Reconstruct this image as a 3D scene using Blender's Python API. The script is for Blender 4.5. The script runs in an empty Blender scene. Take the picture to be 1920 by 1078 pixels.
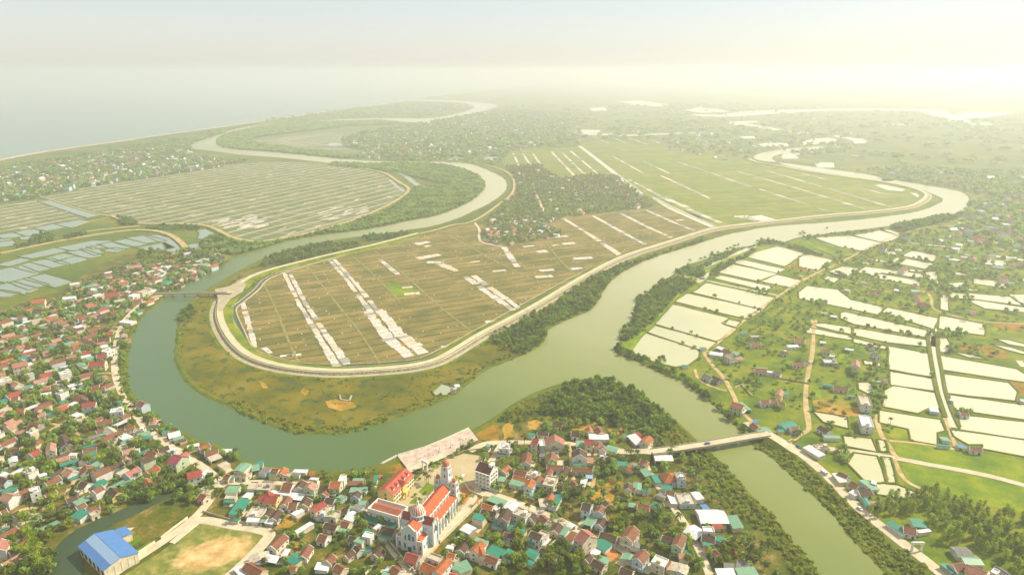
import bpy, math, random
import numpy as np
from mathutils import Vector, Matrix
from mathutils.geometry import tessellate_polygon
R = math.radians
random.seed(7); RNG = np.random.default_rng(7)
scene = bpy.context.scene

# ------------------------------------------------------------ camera
CAM_H = 280.0                       # height of the drone above the ground
FPX, HZ = 1280.0, 135.0             # focal length and horizon row, in pixels of a 1920 wide frame
PITCH = math.atan((539.0 - HZ) / FPX)
cam_d = bpy.data.cameras.new('camera'); cam = bpy.data.objects.new('camera', cam_d)
scene.collection.objects.link(cam)
cam.location = (0, 0, CAM_H); cam.rotation_euler = (math.pi/2 - PITCH, 0, 0)
cam_d.sensor_width = 36.0; cam_d.lens = 36.0 * FPX / 1920.0
cam_d.clip_start = 1.0; cam_d.clip_end = 90000.0
scene.camera = cam

# ------------------------------------------------------------ light
SUN_AZ, SUN_EL = 70.0, 42.0         # azimuth to the right of the view direction, elevation
world = bpy.data.worlds.new("World"); scene.world = world; world.use_nodes = True
wn = world.node_tree; wn.nodes.clear()
sky = wn.nodes.new('ShaderNodeTexSky'); sky.sky_type = 'NISHITA'; sky.sun_disc = False
sky.sun_elevation = R(SUN_EL); sky.sun_rotation = R(SUN_AZ)
sky.altitude = 0.0; sky.air_density = 1.0; sky.dust_density = 0.9; sky.ozone_density = 1.0
bg = wn.nodes.new('ShaderNodeBackground'); bg.inputs['Strength'].default_value = 0.108
wo = wn.nodes.new('ShaderNodeOutputWorld')
veil = wn.nodes.new('ShaderNodeMix'); veil.data_type = 'RGBA'; veil.inputs[0].default_value = 0.58     # thin even overcast in front of the blue
veil.inputs[7].default_value = (5.2, 5.2, 5.05, 1); wn.links.new(sky.outputs[0], veil.inputs[6])
wn.links.new(veil.outputs[2], bg.inputs['Color']); wn.links.new(bg.outputs[0], wo.inputs['Surface'])
sun_d = bpy.data.lights.new('sun', 'SUN'); sun_d.energy = 5.0; sun_d.angle = R(2.0); sun_d.color = (1.0, 0.90, 0.73)
sun = bpy.data.objects.new('sun', sun_d); scene.collection.objects.link(sun)
sun.rotation_euler = (math.pi/2 - R(SUN_EL), 0, math.pi - R(SUN_AZ)); sun.location = (0, 0, 900)
scene.view_settings.view_transform = 'Standard'; scene.view_settings.look = 'None'
scene.view_settings.exposure = 0.55; scene.view_settings.gamma = 1.0
scene.cycles.volume_bounces = 2; scene.cycles.max_bounces = 8
scene.cycles.transparent_max_bounces = 8

# ------------------------------------------------------------ ground position of a point measured in the photo
CP, SP = math.cos(PITCH), math.sin(PITCH)
def G(x, y, z=0.0):
    u = (x - 960.0) / FPX; v = (539.0 - y) / FPX
    dy = CP + v * SP; dz = -SP + v * CP
    t = (z - CAM_H) / min(dz, -0.006)
    return (u * t, dy * t)
def GZ(pts, o=None):                # list of photo points (optionally in a zoomed crop: origin x, y, scale)
    if o: pts = [(o[0] + p[0] / o[2], o[1] + p[1] / o[2]) for p in pts]
    return [G(*p) for p in pts]
def to_px(x, y, z=0.0):
    d = y * CP + (CAM_H - z) * SP; h = -(y * SP) * 1.0 + 0
    up = y * SP * 1.0 - (CAM_H - z) * CP
    return (960 + FPX * x / d, 539 - FPX * (y * SP - (CAM_H - z) * CP) / d, FPX / d)

# ------------------------------------------------------------ materials
def nodes_of(name):
    m = bpy.data.materials.new(name); m.use_nodes = True
    nt = m.node_tree; b = nt.nodes['Principled BSDF']
    return m, nt, b
def N(nt, t, **kw):
    n = nt.nodes.new(t)
    for k, v in kw.items():
        if k in n.inputs: n.inputs[k].default_value = v
        else: setattr(n, k, v)
    return n
def noise(nt, scale, detail=4, rough=0.6, vec=None, dist=0.0):
    n = N(nt, 'ShaderNodeTexNoise'); n.inputs['Scale'].default_value = scale
    n.inputs['Detail'].default_value = detail; n.inputs['Roughness'].default_value = rough; n.inputs['Distortion'].default_value = dist
    if vec is not None: nt.links.new(vec, n.inputs['Vector'])
    return n.outputs['Fac']
def ramp(nt, fac, stops):
    r = N(nt, 'ShaderNodeValToRGB'); e = r.color_ramp.elements
    while len(e) < len(stops): e.new(0.5)
    for el, (p, c) in zip(e, stops):
        el.position = p; el.color = (c[0], c[1], c[2], 1)
    nt.links.new(fac, r.inputs['Fac']); return r.outputs['Color']
def mixc(nt, fac, a, b, mode='MIX'):
    n = N(nt, 'ShaderNodeMix', data_type='RGBA', blend_type=mode)
    for s, v in ((n.inputs[0], fac), (n.inputs[6], a), (n.inputs[7], b)):
        if isinstance(v, (int, float)): s.default_value = v
        elif isinstance(v, tuple): s.default_value = (v[0], v[1], v[2], 1)
        else: nt.links.new(v, s)
    return n.outputs[2]
def mth(nt, op, a, b=0.0, c=0.0):
    n = N(nt, 'ShaderNodeMath', operation=op)
    for i, v in enumerate((a, b, c)):
        if isinstance(v, (int, float)): n.inputs[i].default_value = v
        else: nt.links.new(v, n.inputs[i])
    return n.outputs[0]
def pos(nt): return N(nt, 'ShaderNodeNewGeometry').outputs['Position']
def mapped(nt, rot=0.0, scale=(1, 1, 1)):
    m = N(nt, 'ShaderNodeMapping'); nt.links.new(pos(nt), m.inputs['Vector'])
    m.inputs['Rotation'].default_value = (0, 0, rot); m.inputs['Scale'].default_value = scale
    return m.outputs['Vector']
def bump(nt, b, h, strength=0.3, dist=0.1):
    n = N(nt, 'ShaderNodeBump'); n.inputs['Strength'].default_value = strength; n.inputs['Distance'].default_value = dist
    nt.links.new(h, n.inputs['Height']); nt.links.new(n.outputs[0], b.inputs['Normal'])
def deep(c, s=1.5, g=1.12):
    """push a colour away from grey and down a little: damp tropical soils and leaves"""
    m = sum(c)/3; return tuple(max(0.004, (m+(x-m)*s))/g for x in c)
def earth(name, stops, scale=0.03, fine=0.6, rough=0.95, detail=8, rot=0.0, stretch=(1, 1, 1), speck=None):
    """ground-like material: coarse mottling, fine grain, optional specks of another colour"""
    stops = [(p_, deep(c_)) for p_, c_ in stops]
    m, nt, b = nodes_of(name); v = mapped(nt, rot, stretch)
    f = noise(nt, scale, detail, 0.65, v)
    g = noise(nt, fine, 3, 0.6, v)
    f2 = mth(nt, 'ADD', mth(nt, 'MULTIPLY', f, 0.75), mth(nt, 'MULTIPLY', g, 0.25))
    c = ramp(nt, f2, stops)
    if speck:
        s = noise(nt, speck[1], 2, 0.5, v); k = ramp(nt, s, [(speck[2], (0, 0, 0)), (speck[2] + 0.05, (1, 1, 1))])
        c = mixc(nt, k, c, speck[0])
    nt.links.new(c, b.inputs['Base Color']); b.inputs['Roughness'].default_value = rough
    b.inputs['Specular IOR Level'].default_value = 0.15
    return m
def flat(name, col, rough=0.8, var=0.25, scale=0.8, spec=0.25, metal=0.0):
    m, nt, b = nodes_of(name)
    f = noise(nt, scale, 5, 0.65, pos(nt))
    d = tuple(x * (1 - var) for x in col); l = tuple(min(x * (1 + var * 0.5), 0.9) for x in col)
    nt.links.new(ramp(nt, f, [(0.3, d), (0.7, l)]), b.inputs['Base Color'])
    b.inputs['Roughness'].default_value = rough; b.inputs['Specular IOR Level'].default_value = spec
    b.inputs['Metallic'].default_value = metal
    return m
def ribbed(name, col, dirt=(0.2, 0.12, 0.06), period=0.9, rough=0.45, var=0.3, amount=0.62, spec=0.4):
    """sheet or tile roof: ribs down the slope (object space), stains and patches"""
    m, nt, b = nodes_of(name)
    tc = N(nt, 'ShaderNodeTexCoord'); sx = N(nt, 'ShaderNodeSeparateXYZ'); nt.links.new(tc.outputs['Object'], sx.inputs[0])
    w = mth(nt, 'SINE', mth(nt, 'MULTIPLY', sx.outputs['X'], 2 * math.pi / period))
    p = pos(nt)
    f = noise(nt, 0.35, 5, 0.7, p); g = noise(nt, 1.6, 3, 0.6, p)
    d = tuple(x * (1 - var) for x in col)
    c = ramp(nt, f, [(0.3, d), (0.65, col)])
    k = ramp(nt, g, [(amount, (0, 0, 0)), (amount + 0.12, (1, 1, 1))])
    c = mixc(nt, mth(nt, 'MULTIPLY', k, 0.6), c, dirt)
    c = mixc(nt, mth(nt, 'MULTIPLY_ADD', w, 0.10, 0.10), c, tuple(x * 0.45 for x in col))
    nt.links.new(c, b.inputs['Base Color']); b.inputs['Roughness'].default_value = rough
    b.inputs['Specular IOR Level'].default_value = spec
    bump(nt, b, w, 0.35, 0.06)
    return m
def foliage(name, dark, mid, light, scale=0.12):
    m, nt, b = nodes_of(name); p = pos(nt)
    f = noise(nt, scale, 4, 0.7, p); g = noise(nt, 1.3, 2, 0.5, p)
    ff = mth(nt, 'ADD', mth(nt, 'MULTIPLY', f, 0.6), mth(nt, 'MULTIPLY', g, 0.4))
    c = ramp(nt, ff, [(0.38, tuple(v*0.55 for v in dark)), (0.5, mid), (0.62, light)])
    nt.links.new(c, b.inputs['Base Color']); b.inputs['Roughness'].default_value = 0.75
    b.inputs['Specular IOR Level'].default_value = 0.2
    tr = N(nt, 'ShaderNodeBsdfTranslucent'); nt.links.new(c, tr.inputs['Color'])
    mx = N(nt, 'ShaderNodeMixShader'); mx.inputs[0].default_value = 0.5
    nt.links.new(b.outputs[0], mx.inputs[1]); nt.links.new(tr.outputs[0], mx.inputs[2])
    nt.links.new(mx.outputs[0], nt.nodes['Material Output'].inputs['Surface'])
    return m
def water(name, a, b_, rough=0.1, spec=0.5, rip=0.12):
    m, nt, b = nodes_of(name); p = pos(nt)
    c = ramp(nt, noise(nt, 0.006, 5, 0.6, p), [(0.35, a), (0.65, b_)])
    nt.links.new(c, b.inputs['Base Color']); b.inputs['Roughness'].default_value = rough
    b.inputs['IOR'].default_value = 1.33; b.inputs['Specular IOR Level'].default_value = spec
    h = mth(nt, 'ADD', noise(nt, 0.35, 3, 0.6, p), mth(nt, 'MULTIPLY', noise(nt, 0.02, 3, 0.6, p), 3.0))
    bump(nt, b, h, rip, 0.35)
    return m

M = {}
M['land'] = earth('far_land', [(0.3, (0.05, 0.08, 0.025)), (0.47, (0.09, 0.12, 0.035)), (0.56, (0.15, 0.16, 0.05)), (0.7, (0.2, 0.17, 0.08))], 0.006, 0.08, detail=10)
M['village'] = earth('village_ground', [(0.38, (0.035, 0.055, 0.015)), (0.47, (0.075, 0.09, 0.022)), (0.55, (0.15, 0.125, 0.05)), (0.66, (0.34, 0.28, 0.16))], 0.05, 0.5)
M['track'] = earth('grassy_track', [(0.3, (0.12, 0.13, 0.05)), (0.5, (0.22, 0.2, 0.1)), (0.7, (0.36, 0.32, 0.2))], 0.08, 0.8)
M['marsh'] = earth('marsh', [(0.38, (0.05, 0.065, 0.012)), (0.46, (0.10, 0.10, 0.022)), (0.54, (0.145, 0.13, 0.032)), (0.66, (0.21, 0.175, 0.065))], 0.022, 0.6, speck=((0.055, 0.085, 0.015), 0.09, 0.57))
M['grass'] = earth('grass', [(0.36, (0.055, 0.085, 0.012)), (0.47, (0.10, 0.14, 0.02)), (0.55, (0.17, 0.19, 0.035)), (0.67, (0.27, 0.23, 0.09))], 0.035, 0.5)
M['lush'] = earth('lush_grass', [(0.36, (0.075, 0.12, 0.012)), (0.48, (0.13, 0.18, 0.02)), (0.56, (0.2, 0.235, 0.035)), (0.68, (0.3, 0.26, 0.09))], 0.035, 0.7)
M['soil'] = earth('bare_soil', [(0.38, (0.14, 0.12, 0.03)), (0.46, (0.28, 0.19, 0.07)), (0.56, (0.4, 0.27, 0.12)), (0.7, (0.48, 0.36, 0.18))], 0.08, 0.6)
M['redsoil'] = earth('red_soil', [(0.4, (0.10, 0.10, 0.03)), (0.48, (0.2, 0.135, 0.045)), (0.6, (0.34, 0.21, 0.09))], 0.09, 0.6)
M['sand'] = earth('pitch_sand', [(0.36, (0.2, 0.16, 0.05)), (0.44, (0.36, 0.24, 0.09)), (0.55, (0.5, 0.34, 0.14)), (0.7, (0.56, 0.42, 0.2))], 0.09, 0.5)
M['dirtroad'] = earth('dirt_road', [(0.36, (0.26, 0.22, 0.11)), (0.5, (0.44, 0.35, 0.22)), (0.64, (0.56, 0.46, 0.32))], 0.1, 0.8)
M['road'] = earth('concrete_road', [(0.3, (0.42, 0.36, 0.27)), (0.5, (0.56, 0.5, 0.39)), (0.7, (0.66, 0.6, 0.48))], 0.12, 0.9)
M['plaza'] = earth('plaza_paving', [(0.36, (0.36, 0.3, 0.24)), (0.5, (0.52, 0.44, 0.37)), (0.64, (0.62, 0.54, 0.48))], 0.2, 1.2)
M['square'] = earth('square_paving', [(0.3, (0.34, 0.3, 0.2)), (0.5, (0.44, 0.38, 0.26)), (0.7, (0.52, 0.45, 0.33))], 0.06, 0.7)
M['brickpave'] = earth('brick_paving', [(0.3, (0.34, 0.15, 0.08)), (0.5, (0.44, 0.22, 0.12)), (0.7, (0.5, 0.3, 0.18))], 0.15, 1.5)
def pitch_mat():
    m, nt, b = nodes_of('worn_pitch'); q = G(400, 1036); v = pos(nt)
    a = N(nt, 'ShaderNodeMapping'); a.vector_type = 'TEXTURE'; nt.links.new(v, a.inputs['Vector']); a.inputs['Location'].default_value = (q[0], q[1], 0); a.inputs['Rotation'].default_value = (0, 0, R(24)); a.inputs['Scale'].default_value = (25, 16.5, 1000)
    ln = N(nt, 'ShaderNodeVectorMath', operation='LENGTH'); nt.links.new(a.outputs[0], ln.inputs[0])
    d = mth(nt, 'ADD', ln.outputs['Value'], mth(nt, 'MULTIPLY_ADD', noise(nt, 0.09, 6, 0.65, v), 1.1, -0.55))
    sand = ramp(nt, noise(nt, 0.12, 6, 0.65, v), [(0.38, (0.38, 0.24, 0.07)), (0.5, (0.52, 0.34, 0.12)), (0.62, (0.6, 0.44, 0.2))])
    gr = ramp(nt, noise(nt, 0.15, 6, 0.65, v), [(0.36, (0.09, 0.12, 0.012)), (0.5, (0.17, 0.18, 0.02)), (0.64, (0.3, 0.25, 0.06))])
    k = ramp(nt, d, [(0.72, (1, 1, 1)), (1.0, (0, 0, 0))]); nt.links.new(mixc(nt, k, gr, sand), b.inputs['Base Color']); b.inputs['Roughness'].default_value = 0.95; return m
M['pitch'] = pitch_mat()
M['beach'] = earth('beach_sand', [(0.3, (0.4, 0.34, 0.24)), (0.6, (0.55, 0.48, 0.36))], 0.01, 0.2)
M['stone'] = earth('dike_stone', [(0.36, (0.08, 0.07, 0.05)), (0.48, (0.19, 0.17, 0.12)), (0.62, (0.38, 0.34, 0.26))], 0.5, 2.0)
M['palestone'] = earth('pale_gravel', [(0.3, (0.25, 0.21, 0.15)), (0.5, (0.42, 0.37, 0.28)), (0.7, (0.5, 0.45, 0.36))], 0.12, 1.0)
M['bank'] = earth('pond_bank', [(0.3, (0.05, 0.07, 0.015)), (0.5, (0.1, 0.12, 0.025)), (0.7, (0.18, 0.15, 0.06))], 0.08, 0.8)
M['mud'] = earth('mud_shore', [(0.3, (0.1, 0.075, 0.03)), (0.5, (0.17, 0.13, 0.055)), (0.7, (0.27, 0.2, 0.1))], 0.1, 0.8)
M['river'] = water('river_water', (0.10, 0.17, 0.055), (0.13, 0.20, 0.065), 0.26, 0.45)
_nt = M['river'].node_tree; _sx = N(_nt, 'ShaderNodeSeparateXYZ'); _nt.links.new(pos(_nt), _sx.inputs[0])   # silt plus sky glare painted into the colour: green west, pale east
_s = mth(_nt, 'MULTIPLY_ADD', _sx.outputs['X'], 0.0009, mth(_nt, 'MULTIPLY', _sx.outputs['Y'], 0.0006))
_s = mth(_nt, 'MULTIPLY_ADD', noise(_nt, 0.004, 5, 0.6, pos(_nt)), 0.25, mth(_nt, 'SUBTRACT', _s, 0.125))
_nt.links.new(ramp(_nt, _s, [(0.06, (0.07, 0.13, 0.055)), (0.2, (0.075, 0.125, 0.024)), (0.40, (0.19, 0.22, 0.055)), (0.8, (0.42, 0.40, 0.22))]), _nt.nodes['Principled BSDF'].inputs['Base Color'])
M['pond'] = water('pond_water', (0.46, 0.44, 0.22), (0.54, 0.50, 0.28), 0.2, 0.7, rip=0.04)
_nt = M['pond'].node_tree; _sx = N(_nt, 'ShaderNodeSeparateXYZ'); _nt.links.new(pos(_nt), _sx.inputs[0])  # sky reflection painted into the pond colour: duller west, bright cream east
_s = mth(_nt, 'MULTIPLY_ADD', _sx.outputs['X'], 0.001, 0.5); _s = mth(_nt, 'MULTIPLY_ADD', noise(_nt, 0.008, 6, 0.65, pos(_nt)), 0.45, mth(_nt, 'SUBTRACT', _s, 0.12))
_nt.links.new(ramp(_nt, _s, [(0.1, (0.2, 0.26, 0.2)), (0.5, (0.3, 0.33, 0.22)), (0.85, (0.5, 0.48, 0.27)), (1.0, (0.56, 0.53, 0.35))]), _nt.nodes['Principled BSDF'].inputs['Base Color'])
M['creek'] = water('creek_water', (0.03, 0.055, 0.022), (0.05, 0.075, 0.035), 0.2, 0.3)
M['sea'] = water('sea_water', (0.12, 0.2, 0.18), (0.15, 0.23, 0.2), 0.25)
M['pan'] = earth('salt_pan_concrete', [(0.35, (0.42, 0.38, 0.31)), (0.5, (0.6, 0.56, 0.5)), (0.65, (0.72, 0.69, 0.64))], 0.2, 0.9)
M['pan2'] = earth('salt_pan_grey', [(0.3, (0.22, 0.22, 0.19)), (0.5, (0.32, 0.32, 0.28)), (0.7, (0.45, 0.43, 0.38))], 0.15, 0.9)
M['pan3'] = earth('salt_pan_cream', [(0.3, (0.42, 0.34, 0.24)), (0.5, (0.58, 0.5, 0.4)), (0.7, (0.68, 0.62, 0.52))], 0.15, 0.9)

def saltfield(name, ang, row, cols, ditch, ditch_w=0.1, vary=0.5, cell=80.0):
    """dried field divided in rows by shallow green ditches"""
    m, nt, b = nodes_of(name)
    v = mapped(nt, -R(ang)); sx = N(nt, 'ShaderNodeSeparateXYZ'); nt.links.new(v, sx.inputs[0])
    wob = noise(nt, 0.02, 3, 0.6, v)
    yy = mth(nt, 'ADD', mth(nt, 'DIVIDE', sx.outputs['Y'], row), mth(nt, 'MULTIPLY', wob, 0.6))
    fr = mth(nt, 'FRACT', yy); ln = mth(nt, 'LESS_THAN', fr, ditch_w)
    brk = ramp(nt, noise(nt, 0.03, 4, 0.7, v), [(0.3, (0.15, 0.15, 0.15)), (0.5, (1, 1, 1))])
    ln = mth(nt, 'MULTIPLY', ln, brk)
    cb = N(nt, 'ShaderNodeCombineXYZ')
    nt.links.new(mth(nt, 'FLOOR', mth(nt, 'DIVIDE', sx.outputs['X'], cell)), cb.inputs[0])
    nt.links.new(mth(nt, 'FLOOR', yy), cb.inputs[1])
    wn_ = N(nt, 'ShaderNodeTexWhiteNoise'); nt.links.new(cb.outputs[0], wn_.inputs['Vector'])
    m2 = N(nt, 'ShaderNodeMapping'); nt.links.new(v, m2.inputs['Vector']); m2.inputs['Scale'].default_value = (0.65, 1, 1)
    n1 = noise(nt, 0.035, 8, 0.68, m2.outputs[0]); n2 = noise(nt, 0.5, 3, 0.6, m2.outputs[0])
    f = mth(nt, 'ADD', mth(nt, 'MULTIPLY', n1, 0.62), mth(nt, 'ADD', mth(nt, 'MULTIPLY', n2, 0.22), mth(nt, 'MULTIPLY', wn_.outputs['Value'], 0.16 * vary)))
    c = ramp(nt, f, cols)
    c = mixc(nt, mth(nt, 'MULTIPLY', ln, 0.7), c, ditch)
    nt.links.new(c, b.inputs['Base Color']); b.inputs['Roughness'].default_value = 0.95
    b.inputs['Specular IOR Level'].default_value = 0.1
    return m
M['field'] = saltfield('salt_field', 26, 17.0, [(0.36, (0.10, 0.105, 0.02)), (0.45, (0.17, 0.145, 0.035)), (0.54, (0.26, 0.19, 0.055)), (0.66, (0.37, 0.28, 0.1))], (0.03, 0.05, 0.008), 0.16, 0.5, 110)
M['field2'] = saltfield('green_salt_field', 13, 19.0, [(0.34, (0.09, 0.13, 0.012)), (0.46, (0.15, 0.19, 0.016)), (0.54, (0.22, 0.23, 0.025)), (0.66, (0.3, 0.25, 0.05))], (0.04, 0.065, 0.015), 0.13, 0.7, 140)
M['field3'] = saltfield('striped_salt_field', -27, 24.0, [(0.34, (0.09, 0.13, 0.045)), (0.48, (0.14, 0.175, 0.06)), (0.6, (0.21, 0.21, 0.09))], (0.05, 0.07, 0.035), 0.15, 0.9, 60)

# ------------------------------------------------------------ mesh helpers
class MB:
    def __init__(s): s.v = []; s.f = []; s.mi = []; s.smooth = False
    def add(s, vs, fs, mi=0):
        k = len(s.v); s.v += [tuple(p) for p in vs]
        for f in fs: s.f.append([k + i for i in f]); s.mi.append(mi)
    def box(s, x0, y0, z0, x1, y1, z1, mi=0):
        s.add([(x0,y0,z0),(x1,y0,z0),(x1,y1,z0),(x0,y1,z0),(x0,y0,z1),(x1,y0,z1),(x1,y1,z1),(x0,y1,z1)],
              [(0,3,2,1),(4,5,6,7),(0,1,5,4),(1,2,6,5),(2,3,7,6),(3,0,4,7)], mi)
    def cone(s, cx, cy, z0, z1, r0, r1, n=8, mi=0, cap=True, a0=0.0):
        vs = []
        for z, r in ((z0, r0), (z1, r1)):
            for i in range(n):
                a = a0 + 2*math.pi*i/n; vs.append((cx + r*math.cos(a), cy + r*math.sin(a), z))
        fs = [(i, (i+1) % n, n+(i+1) % n, n+i) for i in range(n)]
        if cap: fs += [tuple(range(n, 2*n)), tuple(reversed(range(n)))]
        s.add(vs, fs, mi)
    def tube(s, p, q, r0, r1, n=5, mi=0):
        p = Vector(p); q = Vector(q); d = (q - p).normalized()
        a = d.orthogonal().normalized(); b = d.cross(a)
        vs = [c + (a*math.cos(2*math.pi*i/n) + b*math.sin(2*math.pi*i/n))*r for c, r in ((p, r0), (q, r1)) for i in range(n)]
        s.add(vs, [(i, (i+1) % n, n+(i+1) % n, n+i) for i in range(n)] + [tuple(range(n, 2*n)), tuple(reversed(range(n)))], mi)
    def lathe(s, cx, cy, prof, n=16, mi=0, mif=None):
        k = len(s.v)
        for r, z in prof:
            for i in range(n):
                a = 2*math.pi*i/n; s.v.append((cx + r*math.cos(a), cy + r*math.sin(a), z))
        for j in range(len(prof)-1):
            for i in range(n):
                s.f.append([k+j*n+i, k+j*n+(i+1) % n, k+(j+1)*n+(i+1) % n, k+(j+1)*n+i]); s.mi.append(mif(i) if mif else mi)
    def mesh(s, name, mats):
        me = bpy.data.meshes.new(name); me.from_pydata(s.v, [], s.f)
        for m in (mats if isinstance(mats, (list, tuple)) else [mats]): me.materials.append(m)
        me.polygons.foreach_set('material_index', s.mi)
        if s.smooth: me.polygons.foreach_set('use_smooth', [True]*len(s.f))
        me.update(); return me
    def build(s, name, mats, parent=None):
        o = bpy.data.objects.new(name, s.mesh(name, mats)); scene.collection.objects.link(o)
        if parent: o.parent = parent
        return o
def tag(o, label=None, cat=None, group=None, kind=None):
    if label: o['label'] = label
    if cat: o['category'] = cat
    if group: o['group'] = group
    if kind: o['kind'] = kind
    return o
def empty(name, loc, rz=0.0):
    o = bpy.data.objects.new(name, None); scene.collection.objects.link(o)
    o.location = loc; o.rotation_euler = (0, 0, rz); o.empty_display_size = 1.0
    return o
def wobble(pts, step, amp, closed=True, seed=0):
    """subdivide an outline and give it an uneven natural edge"""
    rg = random.Random(seed); out = []; n = len(pts)
    for i in range(n if closed else n-1):
        a = pts[i]; b = pts[(i+1) % n]; L = math.hypot(b[0]-a[0], b[1]-a[1]); k = max(1, min(60, int(L/step)))
        for j in range(k):
            t = j/k; x = a[0]+(b[0]-a[0])*t; y = a[1]+(b[1]-a[1])*t
            if j and L > 0:
                w = rg.uniform(-amp, amp); x += -(b[1]-a[1])/L*w; y += (b[0]-a[0])/L*w
            out.append((x, y))
    if not closed: out.append(pts[-1])
    return out
def smooth(pts, closed=False, n=2):
    for _ in range(n):
        q = [] if closed else [pts[0]]
        for i in range(len(pts) if closed else len(pts)-1):
            a = pts[i]; b = pts[(i+1) % len(pts)]
            q.append((a[0]*.75+b[0]*.25, a[1]*.75+b[1]*.25)); q.append((a[0]*.25+b[0]*.75, a[1]*.25+b[1]*.75))
        if not closed: q.append(pts[-1])
        pts = q
    return pts
def sheet(mb, pts, z, mi=0):
    tri = tessellate_polygon([[Vector((p[0], p[1], 0)) for p in pts]])
    a = sum(pts[i][0]*pts[(i+1) % len(pts)][1]-pts[(i+1) % len(pts)][0]*pts[i][1] for i in range(len(pts)))
    k = len(mb.v); mb.v += [(p[0], p[1], z) for p in pts]
    for t in tri:
        p, q, r = (pts[i] for i in t)
        c = (q[0]-p[0])*(r[1]-p[1])-(q[1]-p[1])*(r[0]-p[0])
        mb.f.append([k+i for i in (t if c > 0 else (t[0], t[2], t[1]))]); mb.mi.append(mi)
def offsets(pts, closed=False):
    n = len(pts); out = []
    for i in range(n):
        a = pts[(i-1) % n] if (closed or i) else pts[i]; b = pts[(i+1) % n] if (closed or i < n-1) else pts[i]
        d = (b[0]-a[0], b[1]-a[1]); L = math.hypot(*d) or 1; out.append((-d[1]/L, d[0]/L))
    return out
def ribbon(mb, pts, prof, mi=0, closed=False, mis=None):
    """sweep a cross-section [(side offset, height), ...] along a ground line"""
    nr = offsets(pts, closed); k = len(mb.v); m = len(prof)
    for p, n in zip(pts, nr):
        for o, z in prof: mb.v.append((p[0]+n[0]*o, p[1]+n[1]*o, z))
    c = len(pts)
    for i in range(c if closed else c-1):
        j = (i+1) % c
        for q in range(m-1):
            mb.f.append([k+i*m+q+1, k+i*m+q, k+j*m+q, k+j*m+q+1]); mb.mi.append(mis[q] if mis else mi)
def inside(p, poly):
    x, y = p; r = False; n = len(poly); j = n-1
    for i in range(n):
        a, b = poly[i], poly[j]
        if (a[1] > y) != (b[1] > y) and x < (b[0]-a[0])*(y-a[1])/(b[1]-a[1])+a[0]: r = not r
        j = i
    return r
def inside_np(P, poly):
    x = P[:, 0]; y = P[:, 1]; r = np.zeros(len(P), bool); n = len(poly); j = n-1
    for i in range(n):
        a, b = poly[i], poly[j]
        if a[1] != b[1]:
            c = ((a[1] > y) != (b[1] > y)) & (x < (b[0]-a[0])*(y-a[1])/(b[1]-a[1])+a[0]); r ^= c
        j = i
    return r
def area(poly): return abs(sum(poly[i][0]*poly[(i+1) % len(poly)][1]-poly[(i+1) % len(poly)][0]*poly[i][1] for i in range(len(poly))))/2
# ============================================================ LAND AND WATER
def struct(name, mb, mats):
    o = mb.build(name, mats); o['kind'] = 'structure'; return o
Z = dict(sea=0.05, zone=0.05, zone2=0.10, water=0.25, road=0.16)
mb = MB(); n = 48
mb.v = [(30000*math.cos(2*math.pi*i/n), 30000*math.sin(2*math.pi*i/n), 0) for i in range(n)]; mb.f = [list(range(n))]; mb.mi = [0]
struct('ground', mb, M['land'])
z1 = (0, 0, 1.0)
coast = GZ([(-700,470),(-300,360),(0,298),(100,281),(200,268),(300,253),(400,240),(480,228),(560,217),(640,205),(720,196),(762,188),(790,184),(850,176),(930,168),(1010,160),(1080,153)])
far = [(6000, 26000), (-12000, 26500), (-26000, 12000), (-26000, 400)]
mb = MB(); sheet(mb, coast + far, Z['sea']); struct('sea', mb, M['sea'])
mb = MB(); ribbon(mb, smooth(coast), [(-26, 0.07), (-6, 0.5), (3, 0.08)]); struct('beach', mb, M['beach'])

z2 = (400, 440, 3.594); z3 = (840, 440, 3.594); z4 = (1140, 400, 4.3125); z5 = (1500, 400, 4.312); z6 = (1140, 600, 4.3125)
z7 = (1500, 600, 4.312); zn = (340, 170, 3.097); zr3 = (880, 150, 3.477); zr4 = (1340, 150, 3.31); zl = (0, 240, 4.0); zl2 = (0, 440, 3.594)
zb = (1440, 760, 3.39)
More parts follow.
